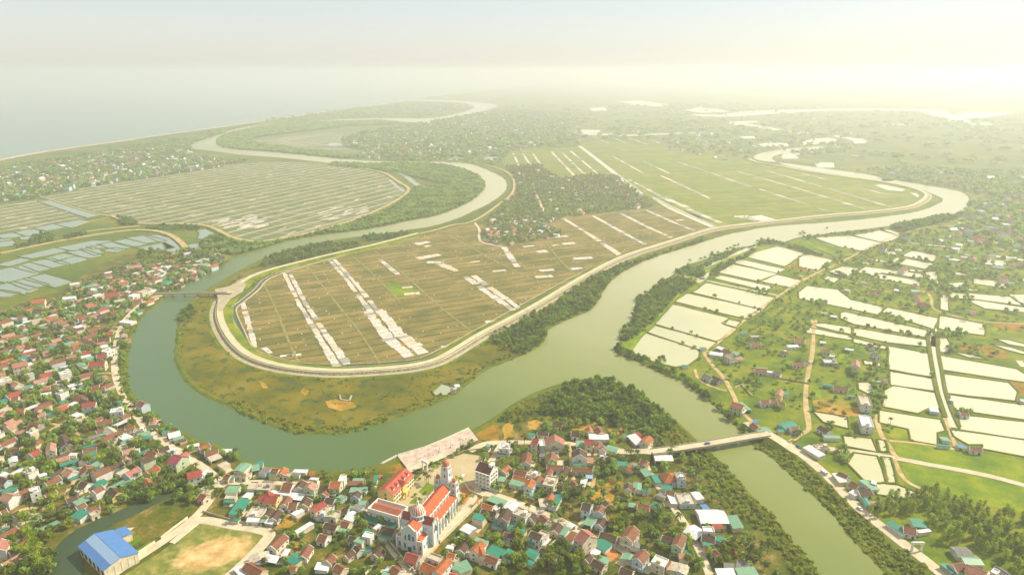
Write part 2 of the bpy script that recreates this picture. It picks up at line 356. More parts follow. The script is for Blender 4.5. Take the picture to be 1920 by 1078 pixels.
# ---- river outline, one bank up and the other bank down
river_px = [(1600,1160),(1538,1078),(1509,1040),(1479,1008),(1453,972),(1420,940),(1391,910),(1361,875),(1335,851),(1309,829),(1291,809),(1270,790),(1242,772),(1216,753),(1196,737),(1160,718),(1120,709),
 (1080,712),(1040,722),(1000,737),(960,758),(920,787),(881,809),(840,828),(798,845),(748,859),(712,872),(671,880),(635,884),(577,880),(549,880),(533,875),(497,874),(480,868),(456,864),(445,851),(421,840),(403,833),(368,823),(337,805),(309,802),(298,781),(270,760),(245,735),
 (241,715),(239,690),(245,649),(250,629),(257,610),(273,590),(295,574),(309,557),(331,543),(359,529),(384,515),(409,504),(431,490),(440,483),(482,470),(534,454),(585,444.5),(631,438),(676,433),(727,423.5),(769.5,414),(818,406),(857,391),(889,375),(908,356),(910,343),(895,328),(869.5,317),(834,309),(802,306),(756,306),(700,308),(621,306.5),(590,303),(540,297.5),(480,293),(440,290),(410,285),(380,282),(362,280),(354.5,275),(366,267),(404.6,255.6),(437,243),(475.6,236),(534,231),(598,227),(663,223),(727,222),(808,222.5),(831,219),(869.5,211),(890,203),(886,197),(857,192.5),(800,190.5),(762,189),(740,190),
 (745,187.5),(800,187),(856,189),(905,193),(940,198),(910,208),(886,214),(857,219),(815,226),(808,231),(750,229),(711,226),(631,228.5),(566,231),(495,237),(446,247),(414,257),(406,267),(414,275),(437,280),(501,284),(566,290),(640,298),(682,302),(744,303.5),(805,303.5),(837,304),(863,305.6),(889,309),(921,322),(947,335),(952,351),(944,364),(921,380),(889,396),(857,410.6),(811,425),(763,431.5),(711,441),(663,444.5),(579,457),(521,474),(469,496),(442,512),(412,529),(384,546),(359,562),(350,571),(334,590),(332,612),(328,635),(327,676),(334,696),(350,721),(379,742),(421,760),(456,777),(502,797),(538,810),(566,817),(593,814),(635,817),(663,810),(698,801),(732,788),(759,781),(800,765),(840,748),(859,735),(882,718),(912,693),(951,679),(985,663),(1007,654),(1024,638),(1021,624),(1043,610),(1082,593),(1104,585),(1121,568),(1135,540),(1152,521),(1190,498),(1229,482),(1274,468),(1320,454),(1370,438),(1388,436),(1418,429),(1465,423),(1540,418.5),(1616,411.6),(1672,405),(1718,398),(1751,387),(1772,375),(1757,367.5),(1727,355),(1672,343),(1612,334),(1567,328),(1491,316),(1461,307),(1446,298),(1455,290.5),(1491,286),(1533,280),(1576,278),
 (1580,274.5),(1521,275),(1461,281),(1418.5,289),(1410,296.5),(1431,303),(1473,306),(1521,313),(1567,319),(1612,325),(1645,331),(1681,339),(1721,345),(1763,352),(1805,360),(1819,372),(1811,392),(1793,407),(1763,407),(1730,416),(1672,423),(1627,429.5),(1582,434),(1521,441.5),(1494,446),(1484,449),(1469,456),(1432,452),(1414,460.6),(1383,464),(1358,474),(1337,481),(1312,490),(1293,495),(1270,504),(1265,514),(1242,526),(1212,551),(1193,562),(1191,583),(1184,602),(1163,618),(1163,641),(1154,650),(1150,654),(1158,667),(1182,672),(1210,687),(1242,702),(1261,709),(1279,716),(1307,737),(1337,760),(1356,778),(1381,802),(1394,816),(1411,837),(1438,851),(1470,879),(1505,913),(1543,946),(1573,978),(1605,1020),(1635,1049),(1661,1078),(1730,1160)]
RIVER = wobble(smooth(GZ(river_px), True, 1), 9, 1.6, seed=3)
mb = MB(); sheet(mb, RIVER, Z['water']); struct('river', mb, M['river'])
mb = MB(); ribbon(mb, RIVER, [(-7.0, 0.02), (-3.0, 0.9), (0.6, 0.15)] , closed=True); ribbon(mb, RIVER, [(-0.6, 0.15), (3.0, 0.9), (7.0, 0.02)], closed=True)
# only the landward lip counts: keep the faces whose outer edge lies on land
keep_f = []; keep_m = []
for f in mb.f:
    c = [sum(mb.v[i][0] for i in f)/4, sum(mb.v[i][1] for i in f)/4]
    if not inside(c, RIVER): keep_f.append(f); keep_m.append(0)
mb.f = keep_f; mb.mi = keep_m
struct('river_shore', mb, M['bank'])
creek = GZ([(98,1120),(95,1055),(100,1030),(133,998),(168,980),(210,963),(252,945),(300,930),(330,912),(362,902),(372,906),(335,925),(300,941),(266,959),(217,981),(168,1008),(146,1024),(154,1050),(165,1120)])
CREEK = wobble(smooth(creek, True, 1), 4, 0.7, seed=5)
mb = MB(); sheet(mb, CREEK, Z['water']); struct('creek', mb, M['creek'])

# ---- coloured ground zones
def zone(name, mat, polys, z, w=0.0, seed=1, sm=0):
    mb = MB()
    for i, p in enumerate(polys):
        if sm: p = smooth(p, True, sm)
        if w: p = wobble(p, w*5, w, seed=seed+i)
        sheet(mb, p, z + 0.003*i)
    return struct(name, mb, mat)
VILLAGE_L = GZ([(-260,640),(-100,600),(0,585),(60,560),(110,548),(170,506),(230,478),(290,462),(340,468),(400,470),(432,488),(405,508),(380,519),(330,545),(304,563),(270,592),(250,628),(243,660),(240,700),(246,737),(272,762),(300,783),(312,803),(340,806),(370,824),(405,834),(445,852),(458,866),(480,870),(500,875),(560,881),(640,885),(712,873),(760,870),(885,812),(900,820),(930,800),(960,790),(1050,785),(1100,793),(1160,795),(1200,800),(1250,835),(1310,840),(1300,870),(1330,905),(1360,950),(1420,990),(1440,1020),(1480,1060),(1500,1160),(200,1160),(-330,1160)])
zone('village_ground', M['village'], [VILLAGE_L], Z['zone'], 2.0)
MARSH_S = GZ([(350,572),(359,563),(384,547),(412,530),(442,513),(480,497),(521,476),(579,459),(620,452),(700,450),(640,475),(572,491),(511,507),(470,521),(442,540),(422,560),(412,579),(412,601),(425,629),(447,657),(478,677),(525,690),(581,697),(636,700),(692,697),(762,692),(812,682),(845,665),(896,632),(951,604),(1007,574),(1062,540),(1090,523),(1146,493),(1188,476),(1243,460),(1299,441),(1337,430),(1395,424),(1400,432),(1370,439),(1320,455),(1274,468),(1229,482),(1190,498),(1152,521),(1135,540),(1121,568),(1104,585),(1082,593),(1043,610),(1021,624),(1024,638),(1007,654),(985,663),(951,679),(912,693),(882,718),(859,735),(759,781),(698,801),(663,810),(635,817),(593,814),(566,817),(538,810),(502,797),(456,777),(421,760),(379,742),(350,721),(334,696),(327,676),(328,635),(332,612),(334,590)])
zone('marsh', M['marsh'], [MARSH_S], Z['zone'])
HEADLAND = GZ([(925,792),(962,760),(1000,739),(1040,724),(1080,714),(1120,711),(1160,720),(1196,739),(1242,773),(1291,810),(1309,830),(1250,836),(1200,800),(1160,795),(1100,793),(1050,785),(960,792)])
zone('headland_scrub', M['marsh'], [HEADLAND], Z['zone2'])
BANK_R = GZ([(1309,829),(1335,851),(1361,875),(1391,910),(1453,972),(1509,1040),(1540,1078),(1600,1160),(1500,1160),(1480,1060),(1420,990),(1360,950),(1330,905),(1300,870),(1290,845)])
zone('riverbank_scrub', M['bank'], [BANK_R, GZ([(1440,850),(1411,838),(1425,832),(1460,832),(1500,862),(1560,915),(1640,990),(1735,1065),(1790,1110),(1730,1160),(1661,1078),(1605,1020),(1543,946),(1470,880)])], Z['zone2'])

FIELD_C = GZ([(622.6,482),(533.6,508),(492,526),(472,551),(436,579),(446,607),(464,649),(483,663),(539,681),(623,686),(706,683),(781,676),(817,663),(880,629),(887,625),(1035,543),(1079,518),(1168,481.7),(1190,473),(1243,457),(1299,438),(1337,428),(1310,405),(1255,388),(1222,390),(1130,400),(1055,408),(1000,425),(960,440),(900,420),(860,423),(784,443),(706,463)])
zone('central_salt_field', M['field'], [FIELD_C], Z['zone'])
DIKE_IN = GZ([(784,440),(706,461),(636.5,476),(572.5,491.5),(511,507),(470,521),(442,540),(422,560),(412,579),(412.5,601),(425,629),(447,657),(478,676.5),(525,690),(581,697),(636.5,700),(692,697),(762,692),(812,682),(845,665),(896,632),(951,604),(1007,574),(1062.6,540),(1090,523.5),(1146,493),(1188,476),(1243.5,459.5),(1299,441.4),(1337,430),(1395,423),(1464.6,415),(1551.5,405),(1612,401),(1687,393),(1718,385.6),(1739,370.5),(1733,361.5),(1702,351),(1642,340),(1582,333),(1491,319),(1461,311.6),(1420,307),(1400,297)])
DIKE_N = GZ([(784,440),(820,432),(850,422),(880,420),(906,406),(937.5,383),(960.5,366),(965,350),(963.4,337),(952,322.6),(917,311),(880,304)])
FIELD_E = GZ([(1088,270),(1120,262),(1200,272),(1300,280),(1390,296),(1412,307),(1461,312),(1491,319),(1582,333),(1642,340),(1702,351),(1731,362),(1737,370),(1716,385),(1687,392),(1551,404),(1465,414),(1395,422),(1352,428),(1254,388),(1221,369),(1203,363),(1156,328)])
zone('eastern_salt_field', M['field2'], [FIELD_E], Z['zone'])
FIELD_N = GZ([(935,290),(960,284),(1085,276),(1150,328),(1125,326),(1050,333),(1010,310),(945,312)])
zone('northern_salt_field', M['field2'], [FIELD_N], Z['zone2'])
FIELD_W = GZ([(92,367),(160,352.5),(225,342),(300,332),(375,320),(440,308),(482,304),(560,304),(618,309),(680,316),(724,325),(747,344),(763,357),(737,380),(663,414),(566,440),(479,454),(437,448),(392,425),(340,421),(267,420),(210,406),(77,370)])
zone('western_salt_field', M['field3'], [FIELD_W, GZ([(-160,400),(0,383),(70,374),(75,378),(170,410),(110,422),(0,438),(-160,455)])], Z['zone'])
FIELD_NW = GZ([(402,292)]) and GZ([(130,390),(400,380),(390,400)][:0] or [(465,264),(500,256),(560,250),(640,240),(720,236),(760,236),(700,245),(640,262),(640,275),(700,290),(640,288),(560,279),(500,270)])
zone('northwest_salt_field', M['pan3'], [], 0) if False else None
zone('far_salt_field', M['field3'], [FIELD_NW], Z['zone'])
MANGROVE_NW = GZ([(406,267),(414,275),(437,280),(501,284),(566,290),(640,298),(655,296),(640,290),(560,281),(500,272),(463,266),(480,258),(560,248),(640,238),(720,234),(752,231),(711,226.5),(631,229),(566,231),(495,237),(446,247),(414,257)])
MANGROVE_N = GZ([(621,307),(700,309),(756,307),(802,307),(834,310),(869,318),(895,329),(909,343),(907,355),(888,374),(856,390),(817,404),(769,412),(727,422),(676,431),(631,436),(585,442),(534,452),(482,468),(440,480),(390,470),(380,455),(400,440),(437,452),(479,459),(566,444),(663,418),(740,386),(772,362),(780,350),(745,325),(700,318),(621,311)])
zone('mangrove_ground', M['bank'], [MANGROVE_NW, MANGROVE_N], Z['zone'])
CENTRAL_V = GZ([(900,455),(895,440),(905,425),(918,406),(945,380),(968,365),(968,345),(958,325),(945,312),(1010,310),(1050,335),(1125,328),(1156,332),(1203,366),(1230,388),(1130,400),(1055,408),(1030,420),(1060,440),(1000,452),(960,460)])
zone('central_village_ground', M['village'], [CENTRAL_V], Z['zone2'])
TOWN_W = GZ([(-500,420),(-100,330),(0,308),(100,292),(200,279),(300,264),(350,258),(360,285),(400,292),(470,300),(440,308),(375,320),(300,332),(160,352),(92,367),(60,376),(0,382),(-200,400),(-520,460)])
TOWN_N = GZ([(640,262),(700,246),(770,236),(830,226),(900,213),(960,205),(1080,215),(1090,245),(1085,270),(960,283),(930,290),(860,295),(790,300),(700,298),(655,294),(700,286),(640,274)])
RIGHT_LAND = GZ([(1500,447),(1582,437),(1672,426),(1763,410),(1800,410),(1830,380),(1980,380),(2300,480),(2300,800),(2100,1100),(1900,1100),(1770,1078),(1700,1025),(1600,945),(1530,872),(1440,820),(1395,815),(1337,760),(1279,716),(1210,687),(1155,655),(1190,590),(1270,510),(1340,482),(1420,458),(1469,458)])
zone('eastern_green_land', M['grass'], [RIGHT_LAND], Z['zone'])
zone('lush_plots', M['lush'], [GZ([(495,680),(560,655),(700,660),(640,740),(560,720)], z5), GZ([(750,720),(850,625),(1000,640),(1060,680),(1070,750),(940,750)], z5), GZ([(380,480),(500,470),(700,560),(560,560),(400,520)], z5), GZ([(1540,930),(1600,910),(1740,960),(1600,980)], z5), GZ([(1300,330),(1330,310),(1490,335),(1480,365)], z6), GZ([(1630,540),(1725,530),(1725,640),(1640,600)], z6),
   GZ([(300,210),(440,200),(690,240),(700,300),(500,260)], z7), GZ([(490,375),(630,390),(630,430),(520,420)], z7), GZ([(300,260),(420,290),(400,380),(290,330)], z7), GZ([(800,235),(1100,262),(1627,350),(1627,490),(1300,430),(1000,365),(830,320)], zb), GZ([(850,365),(1000,385),(1300,450),(1627,520),(1627,680),(1200,600),(1000,540),(880,480)], zb), GZ([(720,105),(900,150),(915,215),(780,205),(735,170)], zb)], Z['zone2'])
zone('tilled_plots', M['redsoil'], [GZ([(1250,195),(1400,200),(1650,235),(1700,320),(1500,290),(1300,240)], z7), GZ([(1690,490),(1811,500),(1811,610),(1740,600),(1740,540)], z7), GZ([(1440,430),(1480,400),(1640,440),(1660,470),(1600,475)], z4), GZ([(1540,900),(1811,880),(1811,940),(1640,950)], z5)], Z['zone2'] + 0.02)
zone('bare_yards', M['soil'], [GZ([(105,650),(180,640),(340,690),(350,780),(130,740)], z7), GZ([(345,690),(470,700),(480,780),(360,780)], z7), GZ([(590,790),(630,775),(680,940),(720,980),(640,950)], z7), GZ([(600,200),(650,165),(740,170),(750,340),(600,400)], (860,770,7.185)), GZ([(930,150),(1040,120),(1140,160),(1120,250),(950,250)], (860,770,7.185)), GZ([(360,180),(680,140),(770,220),(700,270),(380,260)], (1020,770,7.185)), GZ([(860,240),(1080,200),(1170,260),(1080,320),(870,300)], (1020,770,7.185)), GZ([(700,980),(900,930),(1070,960),(1060,1030),(720,1040)], (1020,770,7.185)),
   GZ([(500,130),(600,100),(730,120),(860,230),(840,330),(700,320),(540,220)], (1020,900,6.055)), GZ([(820,780),(940,750),(1010,880),(880,920),(830,860)], (1180,830,4.3458)), GZ([(740,940),(840,880),(880,920),(790,960)], (1180,830,4.3458)), GZ([(790,860),(950,720),(1080,790),(1030,900),(860,1010),(700,990)], (420,850,7.185)), GZ([(1020,380),(1230,440),(1300,560),(1200,660),(1020,560)], (430,970,9.6))], Z['zone2'] + 0.03, 1.0)
zone('brown_riverside_plot', M['redsoil'], [GZ([(180,270),(420,150),(540,200),(540,410),(290,390)], (860,770,7.185)), GZ([(815,155),(1045,95),(1120,190),(1050,260),(850,265)], (600,850,7.185))], Z['zone2'] + 0.04)

# ---- church compound, plaza, pitch
zone('church_yard', M['square'], [GZ([(765,912),(800,880),(835,862),(870,850),(905,855),(905,905),(892,935),(862,975),(800,1030),(700,1000),(690,960)])], Z['zone2'] + 0.03)
zone('brick_terrace', M['brickpave'], [GZ([(740,480),(800,470),(890,530),(860,590),(740,600)], (660,780,3.617)), GZ([(480,940),(570,850),(600,870),(500,985)], (660,780,3.617)), GZ([(720,790),(800,780),(850,850),(760,930),(710,860)], (1020,900,6.055))], Z['zone2'] + 0.05)
zone('church_lawns', M['lush'], [GZ([(450,515),(510,450),(560,470),(545,520),(505,540)], (660,780,3.617)), GZ([(385,590),(430,545),(485,560),(455,600)], (660,780,3.617)), GZ([(700,400),(760,430),(700,470)], (660,780,3.617))], Z['zone2'] + 0.06)
zone('riverside_plaza', M['plaza'], [GZ([(744,855),(796,840),(838,822.5),(879,803.5),(897,826),(850,852),(800,868),(768,886)])], 1.0)
qw = MB(); ribbon(qw, GZ([(712,871),(744,855),(796,840),(838,822.5),(879,803.5)]), [(0.05, -.3), (0.05, 1.02), (-.5, 1.02), (-.5, .3)]); struct('quay_edge', qw, M['road'])
zone('plaza_steps', M['road'], [GZ([(762,880),(800,864),(830,852),(838,858),(805,872),(770,888)])], 1.2)
PITCH_G = GZ([(372,980),(480,994),(508,1000),(440,1078),(400,1120),(180,1120),(232,1078),(300,1035)])
zone('football_pitch', M['pitch'], [PITCH_G], Z['zone2'] + 0.03)
zone('market_yard', M['road'], [GZ([(100,960),(300,830),(600,870),(250,1078),(200,1040)], (0,820,5.99)), GZ([(1540,300),(1700,220),(1860,210),(1650,400)], (0,960,7.385)), GZ([(10,0),(90,0),(95,40),(20,60)], (0,980,5.0))], Z['zone2'] + 0.03)
zone('school_lawns', M['lush'], [GZ([(1640,400),(1800,320),(1880,340),(1680,480)], (0,960,7.385)), GZ([(640,930),(740,860),(760,890),(650,960)], (0,700,2.852)), GZ([(670,980),(800,900),(830,910),(700,1010)], (0,700,2.852))], Z['zone2'] + 0.03)

# ---- ponds: every pond is a water sheet in its own low bank
ponds = []
def P(o, *polys): ponds.extend(GZ(p, o) for p in polys)
P(z4, [(1130,355),(1210,310),(1370,270),(1585,325),(1420,428)], [(1020,400),(1080,375),(1430,455),(1370,485)], [(900,480),(1010,415),(1360,490),(1220,550)], [(1230,550),(1370,500),(1560,545),(1500,605)], [(860,525),(910,505),(1350,600),(1300,630)], [(690,640),(800,565),(1340,685),(1250,775)], [(550,715),(640,650),(1250,785),(1130,855)], [(390,895),(530,740),(970,850),(920,900),(1030,935),(950,1000),(870,1030)], [(935,890),(980,862),(1060,880),(1030,920)])
P(z6, [(330,98),(380,50),(870,185),(800,240),(740,235)], [(160,235),(310,112),(730,250),(720,300),(640,360),(540,375),(390,340),(200,270)])
P(z5, [(0,350),(80,335),(260,380),(135,462),(0,432)], [(120,200),(400,183),(655,240),(500,305),(320,270)], [(440,180),(650,140),(805,190),(720,225),(665,235)], [(680,135),(730,135),(840,180),(800,183)], [(830,345),(910,305),(1105,345),(1070,390)], [(805,410),(860,370),(1080,410),(1010,450)], [(470,475),(530,435),(990,495),(990,525),(650,480),(580,510)], [(600,522),(650,493),(950,545),(960,590),(860,570)], [(240,475),(350,430),(470,445),(370,515)], [(200,530),(230,510),(310,530),(270,560)], [(0,640),(60,590),(300,620),(400,700),(660,760),(640,820),(0,690)], [(670,800),(710,765),(1105,850),(1080,935)], [(340,810),(360,800),(1020,950),(1020,1000),(440,895),(340,850)], [(440,932),(1020,1028),(1030,1078),(700,1040),(440,985)], [(1140,830),(1490,900),(1480,985),(1130,935)], [(1370,650),(1720,680),(1790,745),(1380,690)], [(1380,715),(1420,705),(1700,748),(1811,763),(1811,800),(1500,770)], [(1020,480),(1100,470),(1110,575),(1060,540)], [(1140,650),(1190,660),(1190,790),(1150,780)], [(1200,570),(1320,560),(1340,600),(1200,595)], [(1410,530),(1670,560),(1660,605),(1410,570)], [(1490,375),(1670,385),(1660,415),(1490,400)], [(1530,340),(1750,350),(1750,372),(1540,350)], [(1640,210),(1700,220),(1690,240),(1640,230)], [(60,895),(200,895),(410,925),(410,975)], [(30,920),(380,990),(420,1010),(400,1020),(60,965)], [(870,235),(1200,268),(1310,285),(1300,292),(1200,278),(870,243)], [(705,315),(760,312),(780,335),(720,333)], [(765,290),(810,288),(825,305),(785,312)], [(720,395),(790,360),(805,368),(745,402)], [(60,250),(140,290),(300,350),(310,340),(200,290),(90,240)], [(1700,660),(1811,655),(1811,735),(1760,710)], [(1780,530),(1811,530),(1811,560)], [(1600,1020),(1690,1030),(1811,1060),(1811,1078),(1700,1060)])
P(z7, [(430,152),(690,218),(690,235),(440,180)], [(725,215),(1025,272),(1060,458),(735,400)], [(740,422),(1068,478),(1075,568),(745,525)], [(700,570),(765,538),(1080,592),(1118,715),(1040,700),(940,748),(680,700)], [(650,738),(1130,812),(1152,888),(1090,905),(1092,1003),(912,972),(890,880),(655,828)], [(1142,292),(1750,402),(1811,442),(1811,498),(1152,400)], [(1172,442),(1380,472),(1680,512),(1740,580),(1728,648),(1192,588)], [(1220,612),(1811,692),(1811,800),(1260,722)], [(1290,775),(1811,830),(1811,958),(1300,883)], [(1228,897),(1811,978),(1811,1098),(1480,1035),(1480,1000),(1360,1000),(1262,940)], [(115,748),(370,790),(378,872),(200,822)], [(1135,140),(1175,150),(1195,190),(1185,260),(1150,265)], [(485,510),(560,510),(585,560),(540,590),(490,560)], [(520,332),(640,352),(640,376),(530,355)])
P(zb, [(490,200),(650,216),(680,290),(500,255)], [(522,370),(560,310),(678,325),(728,480),(700,485),(620,470)], [(742,332),(760,332),(798,500),(780,505)], [(700,505),(800,505),(960,568),(900,590),(700,560)], [(712,222),(728,222),(744,292),(730,296)])
P(zl, [(300,545),(370,545),(750,655),(680,672)], [(440,720),(600,695),(675,705),(540,745)], [(280,755),(390,725),(470,750),(350,770)], [(145,780),(230,762),(310,775),(300,810),(200,805)], [(0,805),(70,790),(165,815),(60,828)], [(0,835),(60,832),(50,845),(0,850)], [(170,820),(230,812),(235,835),(190,835)], [(0,860),(70,850),(110,880),(0,895)], [(165,965),(420,905),(480,925),(240,975)], [(445,900),(700,850),(830,845),(560,918)], [(370,975),(470,948),(540,960),(440,995)], [(530,925),(610,920),(750,965),(690,975)], [(630,905),(680,903),(765,935),(740,950)], [(680,890),(730,885),(765,900),(720,905)], [(760,870),(820,862),(990,900),(900,910)], [(870,850),(920,838),(1080,875),(1020,890)], [(970,822),(1080,812),(1220,850),(1120,860)], [(1060,900),(1220,865),(1280,900),(1170,925)], [(790,920),(840,905),(920,915),(880,930)], [(260,1000),(360,985),(500,1030),(420,1045)], [(440,1000),(560,970),(650,985),(530,1022)], [(0,1030),(170,980),(210,990),(60,1035)], [(1120,808),(1160,806),(1240,830),(1310,880),(1340,940),(1300,945),(1250,860)], [(1240,935),(1330,945),(1270,950)])
P(zl2, [(0,240),(120,215),(240,265),(60,320),(0,310)], [(110,210),(180,195),(320,235),(260,250)], [(0,345),(60,325),(240,375),(190,395),(0,365)], [(95,318),(160,300),(300,345),(220,365)], [(190,292),(280,272),(460,325),(400,350)], [(0,380),(100,400),(60,415),(0,415)])
P(zl, [(1495,765),(1520,762),(1590,800),(1560,840),(1510,830),(1525,790)], [(1435,875),(1460,868),(1485,885),(1470,910),(1440,900)])
P(z2, [(1490,1060),(1545,1012),(1620,1035),(1640,1050),(1570,1078),(1500,1078)])
P(z5, [(1200,640),(1330,655),(1350,690),(1240,690)], [(1240,480),(1330,485),(1340,500),(1250,498)], [(1500,470),(1620,478),(1600,495),(1510,490)], [(860,450),(960,462),(1010,470),(900,470)], [(500,398),(560,402),(560,412),(505,410)], [(520,365),(640,375),(720,400),(600,388)], [(1190,605),(1400,615),(1470,620),(1380,625)])
P(z7, [(800,60),(1010,100),(1015,130),(830,100)][:0] or [(1240,262),(1400,290),(1500,318),(1380,305)], [(1560,200),(1700,225),(1811,260),(1811,275),(1680,240)])
# small bright ponds and flooded plots in the hazy distance
P(zn, [(1500,395),(1590,388),(1690,392),(1600,408)], [(1720,395),(1840,385),(1842,400),(1730,408)], [(1740,375),(1830,368),(1838,382),(1740,388)], [(1440,315),(1540,300),(1550,315),(1450,325)], [(850,315),(880,303),(940,305),(985,312),(930,322),(870,322)])
P(zr3, [(650,330),(700,300),(740,295),(690,325)], [(705,340),(740,325),(860,328),(840,345),(730,352)], [(600,0),(610,0),(600,2)][:0] or [(75,520),(150,488),(185,490),(190,525),(110,530)])
P(zr4, [(415,480),(430,455),(520,455),(555,458),(500,470),(525,488),(430,490)], [(630,530),(660,512),(735,515),(740,545),(640,545)], [(270,400),(340,388),(450,395),(460,412),(300,415)], [(520,398),(600,370),(700,358),(755,370),(740,390),(600,400),(530,408)], [(150,352),(240,350),(290,365),(180,365)], [(730,345),(780,345),(860,362),(910,365),(945,380),(930,392),(870,398),(860,378),(800,362),(740,352)], [(1440,225),(1600,195),(1860,205),(1700,232),(1560,240)], [(1570,275),(1700,262),(1725,280),(1600,282)], [(1040,275),(1220,272),(1220,282),(1050,282)], [(995,655),(1030,650),(1180,680),(1160,692),(1080,685)], [(1215,700),(1250,705),(1290,735),(1270,760),(1215,795),(1210,790),(1255,750),(1270,735)], [(1040,612),(1125,620),(1100,628),(1045,628)], [(120,845),(180,842),(185,852),(125,855)], [(210,850),(290,838),(385,870),(300,882),(260,870)], [(0,222),(200,195),(500,185),(900,178),(1300,182),(1450,190),(1420,196),(1100,190),(700,192),(300,215),(100,228),(0,232)], [(1290,205),(1400,195),(1560,240),(1600,270),(1480,262),(1400,230)], [(70,262),(260,255),(270,265),(180,268),(440,312),(420,320),(330,308),(180,280),(110,270)], [(440,318),(610,325),(600,332),(480,325)])
P(zr3, [(720,350),(960,352),(970,362),(720,360)], [(960,362),(1400,345),(1540,340),(1530,348),(1380,352),(980,370)], [(1400,200),(1500,180),(1640,195),(1700,210),(1500,215)], [(1420,225),(1808,230),(1808,240),(1500,238)], [(960,140),(1100,135),(1300,160),(1250,175),(1080,165)], [(780,185),(880,178),(900,200),(800,205)], [(1680,280),(1808,272),(1808,298),(1740,295)], [(685,345),(700,335),(705,350),(695,360),(708,385),(690,380)])
def near_p(p): return sum(a[1] for a in p)/len(p) < 1300
mb = MB(); bk = MB()
for i, p in enumerate(ponds):
    if True:      # water reaches right to the foot of its bank
        s_ = 1.0 if sum(p[j][0]*p[(j+1) % len(p)][1]-p[(j+1) % len(p)][0]*p[j][1] for j in range(len(p))) > 0 else -1.0
        nr_ = offsets(p, True); inf = 6.0 if sum(a[0] for a in p)/len(p) < -350 else 1.5; p = [(a[0]-b[0]*inf*s_, a[1]-b[1]*inf*s_) for a, b in zip(p, nr_)]
    q = wobble(p, 14, 0.7, seed=50+i); sheet(mb, q, Z['water'] + 0.004*(i % 5))
    cy = sum(a[1] for a in p)/len(p); near = cy < 1500
    if near:
        s = 1.0 if sum(p[j][0]*p[(j+1) % len(p)][1]-p[(j+1) % len(p)][0]*p[j][1] for j in range(len(p))) > 0 else -1.0
        ribbon(bk, q, [(0.5*s, 0.2), (-0.5*s, 0.85+0.01*(i % 7)), (-1.2*s, 0.85+0.01*(i % 7)), (-2.4*s, 0.04)][::int(s)] if s > 0 else [(-2.4*s, 0.04), (-1.2*s, 0.85+0.01*(i % 7)), (-0.5*s, 0.85+0.01*(i % 7)), (0.5*s, 0.2)], closed=True)
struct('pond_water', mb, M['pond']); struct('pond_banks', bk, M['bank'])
# irrigation canals and the long white canal
canals = MB()
def canal(pts, w, z=None): ribbon(canals, smooth(pts), [(-w/2, z or Z['water']), (w/2, z or Z['water'])])
canal(GZ([(1085.6,273.7),(1100,284),(1156,328)]), 16); canal(GZ([(1156,328),(1180,346),(1203.6,364)]), 15)
mbq = MB(); sheet(mbq, GZ([(1219,370),(1226,370),(1262,388),(1352,428),(1340,430),(1300,413),(1253,392)]), 0.27); 
for m_ in (mbq,):
    k = len(canals.v); canals.v += m_.v; canals.f += [[a+k for a in f] for f in m_.f]; canals.mi += m_.mi
canal(GZ([(1080,130),(1092,260),(1110,400),(1150,600),(1180,720),(1245,870)], z7), 8)
canal(GZ([(1080,930),(1090,1000),(1078,1078)], z5), 6)
canal(GZ([(600,505),(700,530),(790,530)], z4), 6); canal(GZ([(790,440),(820,420),(900,400),(1050,320),(1180,270)], z4), 9); canal(GZ([(720,560),(790,520),(800,450)], z4), 8); canal(GZ([(800,545),(1000,590),(1400,670)], z4), 4)
canal(GZ([(1770,330),(1811,380)], z7), 6); canal(GZ([(1200,440),(1500,465)][:0] or [(0,945),(200,910),(420,862),(700,815),(960,778)], zl), 6)
canal(GZ([(1190,470),(1230,465),(1300,490),(1330,520),(1390,560),(1385,575)], zn), 16); canal(GZ([(1210,515),(1240,550),(1300,590)], zn), 9); canal(GZ([(1260,440),(1300,425)], zn), 14)
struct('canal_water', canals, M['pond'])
# canal round the central field: grey water channel between pale kerbs
CAN = smooth(GZ([(784,444),(706,464),(622.6,483),(533.6,509),(496,524),(484,540),(472,551),(450,568),(436,579),(440,595),(446,607),(464,649),(472,657),(483.5,663),(539,681),(580,685),(623,687),(706,684),(781,677),(817,663),(880,629),(1035,543),(1079,518),(1168,482),(1243,457),(1299,438),(1337,427)]), False, 1)
c1 = MB(); ribbon(c1, CAN, [(-4.2, 0.03), (-3.6, 0.8), (-2.6, 0.8), (-2.5, 0.2)], mi=0); ribbon(c1, CAN, [(2.5, 0.2), (2.6, 0.8), (3.6, 0.8), (4.2, 0.03)], mi=0); ribbon(c1, CAN, [(-2.5, 0.22), (2.5, 0.22)], mi=1)
struct('field_canal', c1, [M['palestone'], M['creek']])
# ---- dike: road on top, stone revetment outside, gravel foot
DK = smooth(DIKE_IN, False, 2)
d1 = MB(); ribbon(d1, DK, [(-15, 0.1), (-11.5, 0.6), (-7.6, 0.9), (-5.2, 2.7), (-4.4, 3.1), (-3.0, 3.2), (3.4, 3.2), (4.2, 3.0), (16, 0.12)], mis=[4, 3, 2, 1, 4, 1, 0, 4])
struct('river_dike', d1, [M['dirtroad'], M['road'], M['stone'], M['palestone'], M['grass']])
d2 = MB(); ribbon(d2, smooth(DIKE_N, False, 2), [(-9, 0.1), (-3, 1.6), (3, 1.6), (9, 0.1)], mis=[1, 0, 1]); 
for pts in (GZ([(340,421),(366,422),(392,425),(415,436),(437,448),(479,456),(520,450),(566,442),(663,415.5),(737,382.5),(769,359),(762,350),(746,342),(724,325),(680,316),(618,309)]), GZ([(210,406),(240,418),(267,421),(300,421),(340,421)])):
    ribbon(d2, smooth(pts, False, 2), [(-9, 0.1), (-4, 2.0), (4, 2.0), (9, 0.1)], mis=[1, 0, 1])
